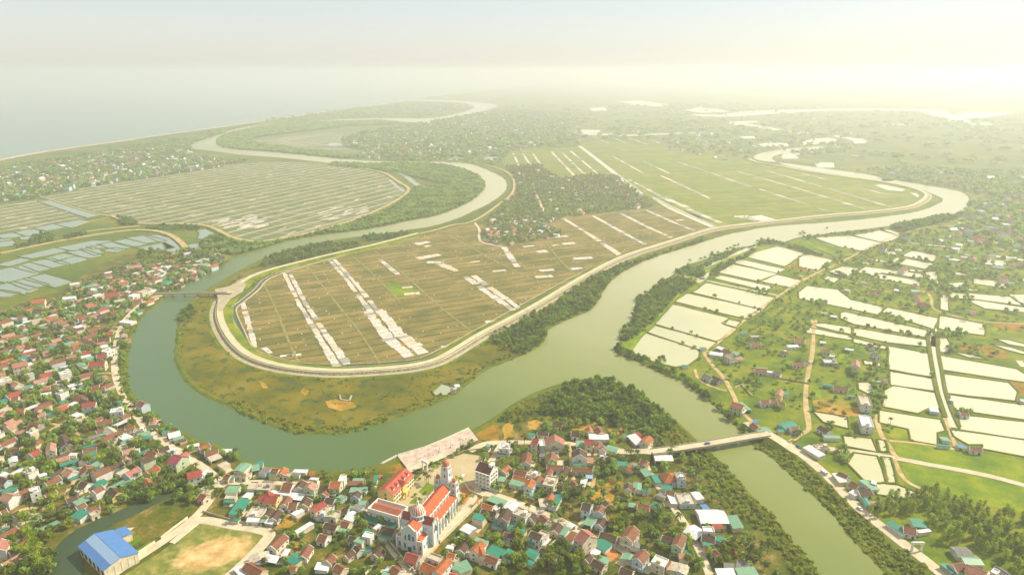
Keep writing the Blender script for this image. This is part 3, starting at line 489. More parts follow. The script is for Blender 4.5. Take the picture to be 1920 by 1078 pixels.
ribbon(d2, smooth(GZ([(0,948),(200,905),(420,858),(700,808),(960,773),(1080,768),(1200,780),(1290,810),(1350,855),(1395,905)], zl)), [(-8, 0.1), (-4.5, 1.8), (4.5, 1.8), (8, 0.1)], mis=[1, 0, 1])
ribbon(d2, smooth(GZ([(290,510),(440,560),(640,625),(840,668)], zl)), [(-5, 0.1), (-2, 1.0), (2, 1.0), (5, 0.1)], mis=[1, 0, 1])
ribbon(d2, smooth(GZ([(560,745),(640,710),(840,668)], zl)), [(-4, 0.1), (-2, 0.8), (2, 0.8), (4, 0.1)], mis=[1, 0, 1])
ribbon(d2, smooth(GZ([(840,800),(1050,740),(1300,725),(1500,725),(1600,770),(1700,820),(1900,858)], zl))[:0] or smooth(GZ([(560,800),(700,770),(1050,738)], zl)), [(-7, 0.1), (-3.5, 1.2), (3.5, 1.2), (7, 0.1)], mis=[1, 0, 1])
struct('earth_dikes', d2, [M['dirtroad'], M['bank']])
gl = MB(); sheet(gl, GZ([(403,547),(430,541),(452,532),(462,538),(455,552),(432,566),(414,590),(408,580),(409,562)]), 3.3)
struct('dike_apron', gl, M['palestone'])

# ---- roads
rd = MB(); dr = MB(); _k = [0]; ROADS = []
def road(pts, w, mb=None, z=None):
    _k[0] += 1; w = w*.68 if mb is not None and mb is dr and w > 3 else w; z = z if z is not None else 0.30 + 0.006*(_k[0] % 20)
    ROADS.append((smooth(pts), w)); ribbon(mb or rd, smooth(pts), [(-w/2-0.3, z-0.2), (-w/2, z), (w/2, z), (w/2+0.3, z-0.2)])
ROAD_E = GZ([(1440,820),(1465,825),(1495,846),(1530,873),(1560,901),(1600,944),(1650,985),(1700,1024),(1745,1058),(1800,1105)])
road(ROAD_E, 7.5)
road(GZ([(1215,855),(1190,852),(1170,846),(1130,842),(1100,838),(1066,831),(1000,829),(931,829),(905,832),(880,846)]), 5.5)
zq = (0, 700, 2.852)
road(GZ([(305,555),(285,556),(262,572),(240,592),(226,614),(216,650),(214,700),(228.6,739),(252.5,774),(277,809),(312,830),(336.6,854),(372,868),(413.7,903)]), 6.0)
road(GZ([(413.7,903),(386,949),(357.6,977),(305,1015.6),(245,1054),(200,1085),(160,1110)]), 5.5)
road(GZ([(357.6,977),(386,974),(440,986),(480,991),(508,999),(500,1012),(470,1045),(420,1090)]), 7)
road(GZ([(413.7,903),(440,905),(500,903),(560,908),(600,905)]), 5); road(GZ([(322,1018),(345,999),(368,981)]), 4)
road(GZ([(893,925),(870,960),(842,990),(800,1032),(775,1064),(755,1090)]), 5)
road(GZ([(690,975),(705,990),(735,1030),(762,1062),(775,1078)]), 4.5); road(GZ([(684,940),(690,960),(690,975)]), 4)
road(GZ([(893,925),(920,925),(978,946),(1030,966),(1078,990),(1110,1010)]), 6)
road(GZ([(893,925),(905,890),(925,858),(940,832)]), 4.5)
road(GZ([(1066,831),(1070,850),(1072,884),(1075,900)]), 3.5, dr); road(GZ([(1117,842),(1115,880),(1111,915)]), 3.5, dr)
road(GZ([(1205,862),(1222,895),(1240,920),(1265,955),(1290,990),(1320,1050),(1330,1078)]), 4.5)
road(GZ([(1078,990),(1050,1010),(1030,1030),(1000,1020)]), 4); road(GZ([(1110,1010),(1160,1025),(1180,1040),(1160,1060)]), 5)
road(GZ([(1440,820),(1420,800),(1400,782),(1385,768),(1380,752),(1372,735),(1360,712),(1340,690),(1325,672),(1319,660),(1322,652)]), 5.5, dr)
road(GZ([(1322,660),(1345,643),(1370,622),(1396,600),(1420,582),(1460,555),(1500,528),(1535,510),(1560,500),(1580,490),(1640,458),(1690,438),(1740,424),(1790,424)]), 4.5, dr)
road(GZ([(1524,640),(1522,668),(1514,700),(1510,735),(1511,760),(1517,790),(1516,806)]), 5, dr); road(GZ([(1516,806),(1500,815),(1478,830)]), 5, dr); road(GZ([(1524,640),(1530,600)]), 3.5, dr)
road(GZ([(1500,500),(1535,513),(1600,528),(1640,545),(1720,552),(1735,545)]), 3.5, dr); road(GZ([(1735,545),(1748,560),(1745,575),(1760,585),(1840,605),(1950,608)]), 4, dr)
road(GZ([(280,265),(440,280),(640,305),(760,325),(840,340),(1000,372),(1160,400),(1400,445),(1640,510)], zb), 5.5)
road(GZ([(700,60),(690,100),(720,200),(760,240),(790,300),(830,340)], zb), 5, dr); road(GZ([(800,340),(830,420),(880,490),(1000,540),(1040,560)], zb), 4.5, dr)
road(GZ([(770,225),(900,235),(1060,255),(1200,280)], zb), 4, dr); road(GZ([(1200,280),(1160,180),(1130,90),(1100,50)], zb), 4, dr)
road(GZ([(1080,935),(1100,900),(1120,830),(1130,700)], z5)[:0] or GZ([(1650,0),(1660,60),(1660,130),(1660,260),(1620,420),(1600,560),(1590,700),(1620,860)], z6), 4.5, dr)
road(GZ([(700,400),(720,470),(790,520),(900,560),(960,575)], z6), 3.5, dr)
road(GZ([(262,920),(295,940),(330,962)])[:0] or GZ([(0,800),(30,790),(60,785),(120,800),(160,820)]), 3.5, dr)
road(GZ([(-40,985),(0,975),(50,950),(100,955),(135,945),(170,930)]), 4, dr); road(GZ([(0,740),(60,735),(120,715),(180,700),(214,700)]), 3.5, dr)
road(GZ([(228,739),(180,760),(120,790),(60,830),(0,860)]), 3.5, dr); road(GZ([(277,809),(230,835),(180,860),(140,900),(120,930),(135,945)]), 3.5, dr)
road(GZ([(216,650),(160,660),(100,670),(40,690),(0,700)]), 3.5, dr); road(GZ([(226,614),(170,610),(100,620),(0,640)]), 3, dr)
road(GZ([(60,590),(110,560),(165,530),(230,510),(300,490),(380,480)]), 3.5, dr)
# roads and tracks in the fields
tk = MB(); _dr = dr; dr = tk
road(GZ([(840,440),(880,462),(920,485),(960,505),(1000,526),(1034,543)]), 3.4, dr)
road(GZ([(702,470),(740,498),(780,535),(830,580),(887,624)]), 3.6, dr)
road(GZ([(1015,448),(1030,463),(1042,480),(1060,498),(1079,517)]), 3.5, dr); road(GZ([(577,500),(600,530),(640,580),(680,630),(712,682)]), 2.2, dr)
road(GZ([(492,530),(505,552),(525,600),(545,650),(560,681)]), 2.2, dr); road(GZ([(660,480),(690,505),(720,535),(750,565)]), 1.8, dr)
road(GZ([(624,483),(630,476),(640,474)]), 4, dr); road(GZ([(890,418),(900,430),(897,445),(903,456),(940,462)]), 4)
road(GZ([(1055,409),(1130,401),(1222,391),(1255,388)]), 4, dr); road(GZ([(1156,328),(1300,321),(1400,316)]), 3.5, dr)
road(GZ([(1003,360),(1010,375),(1020,397)]), 5); road(GZ([(1162,332),(1205,362),(1235,378),(1300,408),(1345,426)]), 3, dr)
road(GZ([(1015,287),(1033,310),(1050,333)]), 5, dr)
dr = _dr; struct('field_paths', tk, M['track'])
# tops of banks between the ponds along the eastern canal
tk2 = MB(); dr, _dr = tk2, dr
road(GZ([(1030,120),(1048,260),(1075,420),(1100,560),(1140,690),(1175,790)], z7), 5, dr, 1.2); road(GZ([(1105,120),(1115,260),(1150,430),(1175,590),(1230,740),(1290,870)], z7), 4, dr, 1.2)
dr = _dr; struct('bank_tops', tk2, M['bank'])
struct('concrete_roads', rd, M['road']); struct('dirt_tracks', dr, M['dirtroad'])
tr = MB()
for pts, w in ((GZ([(1188,735),(1215,690),(1240,655),(1290,570),(1330,500),(1400,460)]) [:0] or GZ([(1172,655),(1195,625),(1212,612),(1240,575),(1265,545),(1290,525)]), 9), (GZ([(1290,525),(1325,508),(1350,495),(1390,478),(1440,464)]), 7), (GZ([(1504,452),(1540,468),(1590,482)]), 12)):
    ribbon(tr, smooth(pts), [(-w, 0.05), (-w/3, 1.3), (w/3, 1.3), (w, 0.05)])
struct('grass_embankments', tr, M['lush'])

# ---- salt drying pans in strips
pans = MB()
def pans_strip(p0, p1, w0, w1, seg=9.0, dbl=False, grey=0.14, seed=0, jit=0.25):
    w0 *= .68; w1 *= .68; rg = random.Random(seed); L = math.hypot(p1[0]-p0[0], p1[1]-p0[1]); d = ((p1[0]-p0[0])/L, (p1[1]-p0[1])/L); n = (-d[1], d[0])
    t = 0.0
    while t < L:
        s = rg.uniform(0.7, 1.5)*seg; f = t/L; w = w0+(w1-w0)*f
        for side in ((-1, 1) if dbl else (0,)):
            ww = (w/2 if dbl else w)*rg.uniform(1-jit, 1+jit*0.5); c = side*(w/4+0.9) + rg.uniform(-1, 1)*w*jit*0.12
            if rg.random() < 0.06: continue
            a, b = t+0.5, min(t+s, L+3)-0.3; z = 0.28 + 0.003*rg.randrange(10)
            q = [(a, c-ww/2), (b, c-ww/2+rg.uniform(-.4, .4)), (b, c+ww/2+rg.uniform(-.4, .4)), (a, c+ww/2)]
            vs = [(p0[0]+d[0]*u+n[0]*v, p0[1]+d[1]*u+n[1]*v, zz) for zz in (0.05, z) for u, v in q]
            r = rg.random(); mi = 1 if r < grey else (2 if r < grey+0.25 else 0)
            pans.add(vs, [(4,5,6,7),(0,1,5,4),(1,2,6,5),(2,3,7,6),(3,0,4,7)], mi)
        t += s
def S(x0, y0, x1, y1, w0, w1, **k): pans_strip(G(x0, y0), G(x1, y1), w0, w1, seed=int(x0*3+y0), **k)
S(455,568,478,650, 9, 9); S(494,652,506,661, 8, 8); S(537,510,566,568, 17, 17, dbl=True, grey=.2); S(566,568,600,622, 17, 19, dbl=True, grey=.35); S(600,622,640,684, 20, 26, dbl=True)
S(622,487,660,530, 17, 15, grey=.3, dbl=True); S(660,530,700,582, 20, 20, grey=.3, dbl=True); S(700,582,740,632, 36, 38, dbl=True); S(740,632,780,664, 44, 40, dbl=True)
S(713,487,745,514, 12, 12, grey=.3); S(880,518,940,561, 28, 28, dbl=True); S(940,560,968,580, 26, 22, dbl=True); S(944,463,970,500, 14, 16)
S(762,462,802,454, 22, 22, seg=14); S(782,485,822,478, 24, 24, seg=12); S(800,492,830,492, 16, 16); S(822,494,856,508, 22, 16); S(536,668,560,665, 8, 8); 
for x, y, w, h in ((1051,444,22,4),(990,462,19,4),(1065,457,21,6),(1015,472,16,6),(1091,484.5,33,5),(889,491,15,3),(934,508,22,5),(1024,507,26,5),(1079,504,18,6),(1018,519,30,6),(920,603,22,7),(762,539,18,4),(770,551,26,6),(536,667,24,6),(835,650,18,5),(1275,413,14,2),(1395,407,22,6),(1427,411,40,9),(1040,460,10,2),(800,462,8,3)):
    a = G(x-w/2, y+1); b = G(x+w/2, y-1); h0 = G(x, y-h/2); h1 = G(x, y+h/2); pans_strip(a, b, abs(h0[1]-h1[1]), abs(h0[1]-h1[1]), seg=math.hypot(a[0]-b[0], a[1]-b[1])*0.8, seed=x, grey=0)
S(1055,409,1110,443, 13, 13, grey=.25); S(1110,443,1165,480, 14, 16, grey=.2); S(1110,404,1160,432, 13, 13, grey=.25); S(1160,432,1208,458, 13, 13, grey=.3); S(1163,400,1210,424, 14, 13, grey=.2); S(1210,424,1257,445, 13, 13); S(1211,394,1260,416, 14, 14, grey=.5); S(1260,416,1303,433, 12, 12, grey=.5)
S(1179,337,1237,367, 14, 14, seg=25, grey=.5); S(1242,370,1290,390, 24, 24, seg=25, grey=.3); S(1290,392,1349,417, 24, 20, seg=25, grey=.3)
for a in ((1433.6,319,1540,350),(1540,350,1672,389),(1385,322,1500,355),(1500,355,1621,392),(1424.6,355,1551,396),(1503,325,1702,375),(1364,336,1406,349),(1240,330,1330,372),(1326,322,1365,336),(1150,294,1206,325),(1206,302,1254,325),(1265,302,1325,322)):
    S(*a, 11, 13, seg=34, grey=.55, jit=.5)
for a in ((962,288,973.5,311),(980.6,288,993.6,309.6),(998,286.6,1012,306.7),(1034,285,1078,331),(1054,286.6,1095.7,327),(1070,283.7,1121.6,327)): S(*a, 12, 12, seg=30, grey=.3)
for k in range(7): S(1110+k*32, 256+k*0.5, 1140+k*36, 268+k*1.5, 10, 10, seg=60, grey=.6)
# long pale tracks of the western field, all parallel
p0 = G(195, 399); p1 = G(480, 347.5); d = ((p1[0]-p0[0]), (p1[1]-p0[1])); L = math.hypot(*d); d = (d[0]/L, d[1]/L); nn = (d[1], -d[0])
tw = MB(); FW2 = GZ([(-160,400),(0,383),(70,374),(75,378),(170,410),(110,422),(0,438),(-160,455)])
def inset_runs(off, poly, step=14):
    run = []; out = []
    for i in range(-60, 260):
        q = (p0[0]+d[0]*i*step+nn[0]*off, p0[1]+d[1]*i*step+nn[1]*off)
        if inside(q, poly): run.append(q)
        elif run: out.append(run); run = []
    return out
for k in range(-16, 22):
    for poly in (FIELD_W, FW2):
        for r in inset_runs(k*38.0, poly):
            if len(r) > 3:
                ribbon(tw, [r[0], r[-1]], [(-2.4, 0.12), (-2.0, 0.5), (2.0, 0.5), (2.4, 0.12)])
                rg = random.Random(k+50)
                for _ in range(int(len(r)*0.22)):
                    j = rg.randrange(len(r)-1); s = rg.choice((-1, 1)); a = (r[j][0]+nn[0]*s*7.5, r[j][1]+nn[1]*s*7.5); b = (a[0]+d[0]*rg.uniform(8, 30), a[1]+d[1]*rg.uniform(8, 30))
                    pans_strip(a, b, rg.uniform(4, 9), rg.uniform(4, 9), seg=20, grey=.75, seed=rg.randrange(9999), jit=.4)
struct('field_tracks', tw, M['palestone'])
for k in range(60):   # wetter bright pans near the dike of the western field
    x, y = random.choice([(450, 425), (440, 418), (610, 405), (640, 396), (470, 412)]); a = G(x+random.uniform(-35, 35), y+random.uniform(-7, 9))
    if inside(a, FIELD_W): pans_strip(a, (a[0]+d[0]*26, a[1]+d[1]*26), 9, 9, seg=30, grey=.3, seed=k, jit=.4)
q0 = G(480, 264); q1 = G(740, 240)
for k in range(9): S(470+k*6, 266-k*0.4+k*1.9, 640-k*2+k*4, 247+k*3.3 if k < 8 else 280, 16, 16, seg=80, grey=.1, jit=.2)
# ruined outlines and rubble on the marsh
ru = MB()
for a, b in (((637,741),(639,750)), ((639,750),(655,752)), ((655,752),(659,742))): A, B = G(*a), G(*b); ribbon(ru, [A, B], [(-.8, .1), (-.7, .9), (.7, .9), (.8, .1)])
struct('marsh_foundations', ru, M['palestone'])
zone('marsh_bare_patch', M['soil'], [GZ([(610,752),(630,748),(665,756),(668,764),(640,770),(615,764)]), GZ([(484,714),(495,718),(503,727),(494,728)]), GZ([(562,735),(570,727),(580,733),(572,742)])], Z['zone2'] + .02, 1.0)
struct('salt_drying_pans', pans, [M['pan'], M['pan2'], M['pan3']])
zone('green_field_plot', M['lush'], [GZ([(1145,340),(1210,315),(1420,390),(1240,425)], z2)], Z['zone2'] + 0.03)
# ============================================================ BUILDINGS
TILE = dict(o=(0.46, 0.15, 0.05), r=(0.38, 0.08, 0.05), p=(0.46, 0.19, 0.14), s=(0.50, 0.27, 0.18), M=(0.42, 0.085, 0.12), b=(0.12, 0.07, 0.045), n=(0.27, 0.11, 0.055), k=(0.2, 0.19, 0.17), g=(0.19, 0.36, 0.22), t=(0.03, 0.24, 0.15), w=(0.68, 0.68, 0.68), c=(0.50, 0.43, 0.32), u=(0.09, 0.2, 0.42), f=(0.45, 0.4, 0.3), l=(0.32, 0.45, 0.6))
for k, c in TILE.items():
    if k in 'orpsMbn': M['roof_'+k] = ribbed('tiled_roof_'+k, c, tuple(x*0.35 for x in c), 0.45, 0.75, 0.4, 0.5, 0.2)
    elif k in 'cfk': M['roof_'+k] = flat('concrete_roof_'+k, c, 0.85, 0.4, 0.6)
    else: M['roof_'+k] = ribbed('sheet_roof_'+k, c, (0.22, 0.13, 0.07) if k == 'w' else tuple(x*0.5 for x in c), 0.8, 0.42, 0.22, 0.6, 0.45)
WALLC = [('white', (0.68, 0.66, 0.6)), ('cream', (0.66, 0.57, 0.4)), ('pale blue', (0.5, 0.6, 0.62)), ('pale green', (0.46, 0.55, 0.36)), ('grey', (0.36, 0.33, 0.28)), ('yellow', (0.66, 0.52, 0.22))]
for nme, c in WALLC: M['wall_'+nme] = flat('plaster_'+nme.replace(' ', '_'), c, 0.85, 0.3, 0.5)
M['glass'] = flat('dark_window', (0.03, 0.035, 0.04), 0.2, 0.3, 1.0, 0.5)
M['trim'] = flat('white_trim', (0.72, 0.7, 0.64), 0.7, 0.15, 0.8)
M['tank'] = flat('steel_tank', (0.6, 0.62, 0.62), 0.35, 0.1, 1.0, 0.5, 0.5)
M['metal'] = flat('grey_metal', (0.3, 0.3, 0.3), 0.5, 0.1)
RC = dict(o='orange tiled', r='red tiled', p='pink tiled', s='salmon tiled', M='magenta tiled', b='dark brown tiled', n='rust brown tiled', k='grey', g='pale green', t='teal', w='white', c='cream concrete', f='beige concrete', u='blue', l='pale blue')
_mc = {}
def cached(key, fn):
    if key not in _mc: _mc[key] = fn()
    return _mc[key]
def inst(name, me, parent, loc=(0, 0, 0), rz=0.0):
    o = bpy.data.objects.new(name, me); scene.collection.objects.link(o)
    if parent: o.parent = parent
    o.location = loc; o.rotation_euler = (0, 0, rz); return o
def window_mesh():
    m = MB(); m.box(-0.55, -0.04, 0, 0.55, 0.04, 1.3, 0)
    m.box(-0.68, -0.06, -0.12, 0.68, 0.07, -0.002, 1); m.box(-0.68, -0.06, 1.302, 0.68, 0.07, 1.42, 1)
    return m.mesh('window', [M['glass'], M['trim']])
def door_mesh():
    m = MB(); m.box(-0.7, -0.04, 0, 0.7, 0.05, 2.2, 0); m.box(-0.82, -0.05, 2.202, 0.82, 0.08, 2.34, 1)
    return m.mesh('door', [M['glass'], M['trim']])
def slab(m, q, t, mi=0):            # four roof corners (counter-clockwise seen from above) made into a thin slab
    m.add([(p[0], p[1], p[2]-t) for p in q] + list(q), [(3,2,1,0),(4,5,6,7),(0,1,5,4),(1,2,6,5),(2,3,7,6),(3,0,4,7)], mi)
def gable_parts(L, W, he, hr, ov=0.4, par=True):
    w = MB(); x, y = L/2, W/2
    w.add([(-x,-y,-0.5),(x,-y,-0.5),(x,y,-0.5),(-x,y,-0.5),(-x,-y,he),(x,-y,he),(x,y,he),(-x,y,he),(-x,0,hr),(x,0,hr)],
          [(0,1,5,4),(2,3,7,6),(1,2,6,9,5),(3,0,4,8,7),(4,5,9,8),(6,7,8,9)])
    if par:
        for s in (-1, 1):
            x0, x1 = sorted((s*x, s*(x+0.28)))
            for sy in (-1, 1):
                a = [(x0, sy*(y+0.25), he+0.05), (x1, sy*(y+0.25), he+0.05), (x1, 0, hr+0.42), (x0, 0, hr+0.42)]
                if sy > 0: a = a[::-1]
                slab(w, a, 0.5)
    r = MB(); sl = (hr-he)/y; e = y+ov; ze = he-sl*ov+0.14; xx = x-0.02 if par else x+0.4
    slab(r, [(-xx,-e,ze),(xx,-e,ze),(xx,0,hr+0.14),(-xx,0,hr+0.14)], 0.12); slab(r, [(xx,e,ze),(-xx,e,ze),(-xx,0.0,hr+0.141),(xx,0.0,hr+0.141)], 0.12)
    r.box(-xx, -0.16, hr+0.1, xx, 0.16, hr+0.24)
    return w, r
HOUSES = []     # (kind, centre, angle, L, W, floors, colour, px scale)
def spec(o, rows):
    for ln in rows.strip().split(';'):
        t = ln.split()
        if not t: continue
        x0, y0, x1, y1, W = map(float, t[:5]); fl = int(t[5]); ty = t[6]; c = t[7]
        px = [(o[0]+a/o[2], o[1]+b/o[2]) for a, b in ((x0, y0), (x1, y1))]
        zr = (3.1*fl + 0.3 + W*0.29) if ty in 'gh' else (3.1*fl + (0.6 if ty == 'f' else 0.0))
        a = G(*px[0], zr); b = G(*px[1], zr)
        L = math.hypot(b[0]-a[0], b[1]-a[1]); ang = math.atan2(b[1]-a[1], b[0]-a[0])
        L = max(L, 3.0); cx, cy = (a[0]+b[0])/2, (a[1]+b[1])/2
        HOUSES.append([ty, cx, cy, ang, L, W, fl, c, 1])
spec((1020,900,6.055), "425 560 525 635 12 3 g p;440 255 540 280 8 2 g b;560 430 480 520 7 1 m g;620 500 690 430 6 1 g b;690 225 740 270 6 1 g n;600 690 740 770 8 1 m t;540 780 640 810 7 1 m w;600 880 740 920 8 1 m g;530 840 470 900 5 1 g b;560 895 690 970 6 1 g b;640 590 830 645 7 1 g b;1020 520 935 640 8 2 g n;870 680 960 700 4 1 m g;1040 700 1030 770 6 1 m k;1140 790 1060 890 7 2 g n;990 850 960 920 9 1 m g;870 990 1010 1040 6 1 g b;1060 275 1200 290 7 1 g n;960 280 1040 290 5 1 m g;960 30 950 95 5 2 g b;975 85 1040 90 4 1 g n;1060 30 1060 115 6 1 m g;860 150 980 185 4 1 m n;180 160 90 310 6 1 m t;85 150 50 220 5 1 g o;170 480 110 570 6 1 g b;270 500 190 620 6 1 m g;270 500 340 535 5 1 m w;360 590 270 680 6 1 m n;20 780 130 840 4 1 g b;240 720 310 760 4 1 m g;770 440 740 490 4 1 m o;1110 120 1200 110 4 1 m t")
spec((860,900,6.055), "340 190 540 260 8 1 m g;635 240 560 330 9 1 m w;270 265 390 300 5 1 g o;260 330 430 375 5 1 g b;400 290 450 330 4 1 m w;560 320 490 430 7 2 g b;170 385 300 425 7 2 m t;385 480 510 515 5 1 m t;640 340 790 395 8 2 f c;870 380 810 430 6 1 g b;930 390 1010 460 6 1 g n;570 525 755 600 6 1 m t;520 590 640 625 4 1 g n;820 578 950 632 6 2 g b;900 600 990 640 8 2 f c;790 705 870 720 4 1 m t;930 770 1110 850 4 1 g b;260 690 170 790 6 2 g o;240 760 270 840 4 2 g o;340 770 490 840 8 1 m t;310 848 450 905 6 1 g n;50 520 165 575 8 1 m w;90 670 10 790 6 1 g b;180 650 330 700 5 1 m g;20 930 90 1040 8 1 m g;785 135 885 170 5 1 m g;960 195 980 290 7 1 m c;890 890 980 940 5 1 m k;1010 250 1080 300 4 1 m c;780 910 850 950 4 1 m t")
spec((860,770,7.185), "665 735 590 805 6 1 g o;760 790 920 830 6 1 g n;740 870 930 920 5 1 g o;980 915 930 1010 6 2 g o;700 940 890 985 8 1 m g;540 900 630 915 7 2 m g;430 1000 550 1030 5 1 m t;940 820 1070 870 8 1 f c;1160 930 1310 960 12 2 f c;1310 1000 1380 960 5 1 g b;1000 372 1085 392 8 3 g r;1110 385 1130 470 4 3 f w;1290 390 1290 318 15 2 g p;1250 560 1245 640 9 1 g n;1190 730 1410 740 6 1 g n;550 470 690 480 8 2 f w;520 560 670 565 4 1 m t;940 310 1030 330 5 1 m t;930 560 900 690 7 1 g n;1260 160 1390 165 6 1 g b;1060 290 1210 300 4 1 g b;1090 590 1180 600 6 1 f k;1260 510 1340 505 6 1 f k;370 450 420 460 4 1 m g")
spec((1020,770,7.185), "370 280 480 290 7 1 g b;600 215 620 270 6 1 g o;720 215 770 290 7 1 g n;600 345 870 350 9 1 m w;550 385 660 390 8 2 g r;430 450 545 450 8 1 m g;475 505 480 590 11 2 g b;570 660 670 665 7 1 m s;390 720 520 722 4 1 m t;380 765 650 790 5 1 g n;740 420 730 480 6 1 g n;800 475 780 510 5 2 g n;840 490 1000 530 8 1 m g;975 710 1130 715 6 1 m t;1120 770 1180 810 4 1 m r;1230 290 1330 370 5 1 m r;1170 320 1300 450 8 1 m w;1060 340 1120 340 4 1 m t;1420 335 1350 400 7 2 g o;1400 480 1437 500 6 1 m w;1300 660 1400 690 5 1 g n;1370 790 1410 870 5 1 m g;380 940 430 1000 5 1 g n;560 880 660 885 4 1 m l;1220 700 1290 780 5 1 m k;870 640 740 640 6 1 f f")
spec((1180,830,4.3458), "200 120 350 120 10 1 m w;110 210 160 270 6 1 m g;215 255 255 325 8 1 m t;300 225 345 290 10 1 h o;260 360 350 370 5 1 m t;400 240 430 300 6 2 f c;340 425 375 495 6 1 m w;440 410 480 500 11 1 f c;530 400 580 465 6 1 m w;230 410 300 440 5 1 m k;600 500 630 540 5 1 m u;560 600 790 600 15 1 m w;480 690 590 760 12 1 m w;830 595 890 700 7 1 m g;680 675 765 675 6 2 m r;600 700 690 705 5 2 f w;590 750 700 770 7 1 g b;710 760 780 790 7 1 m t;600 825 680 820 3 1 m t;610 850 650 880 4 1 m n;690 870 740 910 5 1 g n;270 755 360 785 6 1 g b;250 805 345 825 4 1 m t;430 740 385 830 6 2 g n;270 930 230 990 8 2 f w;320 950 280 1000 4 2 m n;350 970 320 1040 7 1 m c;430 990 400 1060 9 1 m c;400 920 490 930 5 1 m s;450 890 510 900 4 1 m t;770 1010 860 1020 6 1 m k;870 990 980 1020 8 1 m k;710 1065 860 1060 7 1 m w;880 1065 1040 1050 8 1 m g;190 490 245 525 5 1 m t;300 390 370 405 4 1 g n;140 150 120 180 4 1 g n")
spec((420,850,7.185), "35 485 205 485 9 1 m g;20 580 160 580 5 1 f s;10 620 140 630 5 1 m t;270 545 370 550 8 1 m w;295 600 130 820 8 1 m t;100 870 210 880 4 1 m t;480 560 555 560 7 2 g r;565 575 720 580 8 2 g r;590 515 600 560 6 2 g r;630 545 760 560 5 1 g r;620 505 920 530 6 1 m w;905 570 1070 590 7 1 m w;875 665 990 668 7 1 g n;860 570 800 680 6 1 g n;1120 590 1060 680 7 1 g b;480 720 390 850 10 1 f c;650 730 560 830 5 1 g b;740 750 650 870 6 1 g b;310 880 480 885 5 1 m w;500 880 560 880 8 1 m g;570 890 680 910 6 1 m w;1340 645 1190 735 6 2 g r;1250 760 1290 810 6 1 m t;1400 700 1320 850 9 1 f c;1190 930 950 1075 5 1 m w;800 395 930 410 10 1 g n;1060 360 1000 450 8 1 g b;1230 325 1200 350 7 2 m w;1190 380 1130 450 8 2 g s;1090 490 1060 540 7 1 m g;330 430 440 430 9 1 f c;470 430 640 440 10 1 f c;300 130 190 240 9 2 m g;440 160 530 150 8 1 m t;370 210 480 190 8 1 m g;200 260 330 290 7 1 f c;90 320 150 320 5 1 m t;500 230 600 250 8 1 m k;650 200 740 220 8 1 g n;800 185 760 265 7 1 g o;610 290 760 300 4 1 m t;800 270 890 280 5 1 f c;930 225 1120 230 6 1 m w;900 265 1030 270 5 1 m k;1150 240 1210 230 5 1 g o;1290 430 1430 440 5 1 g b;1400 470 1330 540 6 1 g n;20 280 90 300 6 1 g n")
spec((600,850,7.185), "140 385 280 390 8 2 g o;260 330 340 330 8 2 f w;435 355 595 355 7 1 m g;380 400 570 400 5 1 m n;400 480 640 470 8 1 m g;150 510 240 525 7 1 m g;80 595 200 620 6 1 g b;510 500 460 570 6 1 g b;515 650 625 650 6 1 m g;240 570 330 600 6 1 m g;290 745 380 755 5 1 g b;450 700 560 740 7 1 m k;400 715 450 720 4 1 m g;370 820 500 860 10 1 m w;150 805 250 830 7 1 f g;70 930 235 980 6 1 g b;250 995 360 1030 7 1 m g;290 910 400 940 5 1 g n;720 340 780 340 8 1 m t;780 290 830 300 5 1 m o;830 580 910 590 4 1 m r")
spec((600,960,9.135), "760 310 920 380 5 1 m t;610 440 760 480 6 2 m g;750 370 890 400 5 2 f w;580 520 690 570 5 1 m t;500 410 630 440 5 1 g b;560 640 430 740 5 1 g b;600 570 690 650 5 1 g b;1050 600 930 720 6 1 g b;760 650 870 610 4 1 m t;1060 240 1290 310 7 1 g b;950 230 1010 260 5 1 m w;1010 380 1200 430 4 1 m t;1480 700 1690 760 8 1 g r;1240 920 1370 1010 7 1 g n;1210 930 1140 1010 4 1 m w;220 720 110 820 6 1 g n;70 850 10 980 8 1 m w;1060 1060 1190 1080 5 1 m g")
spec((660,780,3.617), "480 990 570 1030 8 1 g o;650 960 570 1050 6 2 g o;520 940 600 970 5 2 f g;650 930 700 940 5 1 g o;690 1010 780 1040 6 1 m g;660 1065 740 1085 5 1 g o;680 960 710 980 4 1 f g;640 880 690 890 4 1 m w")
spec((430,970,9.6), "980 290 750 510 7 1 g n;520 640 560 780 12 1 m c;800 660 720 790 8 1 m w;300 810 600 970 7 1 g n;180 840 350 1030 8 1 m w;960 640 1070 650 7 1 m w;1120 690 1290 790 9 1 m t;1430 490 1300 690 6 1 g n;1240 690 1320 730 3 1 m w;1100 860 1200 880 3 1 g o;1620 300 1770 340 7 1 g n")
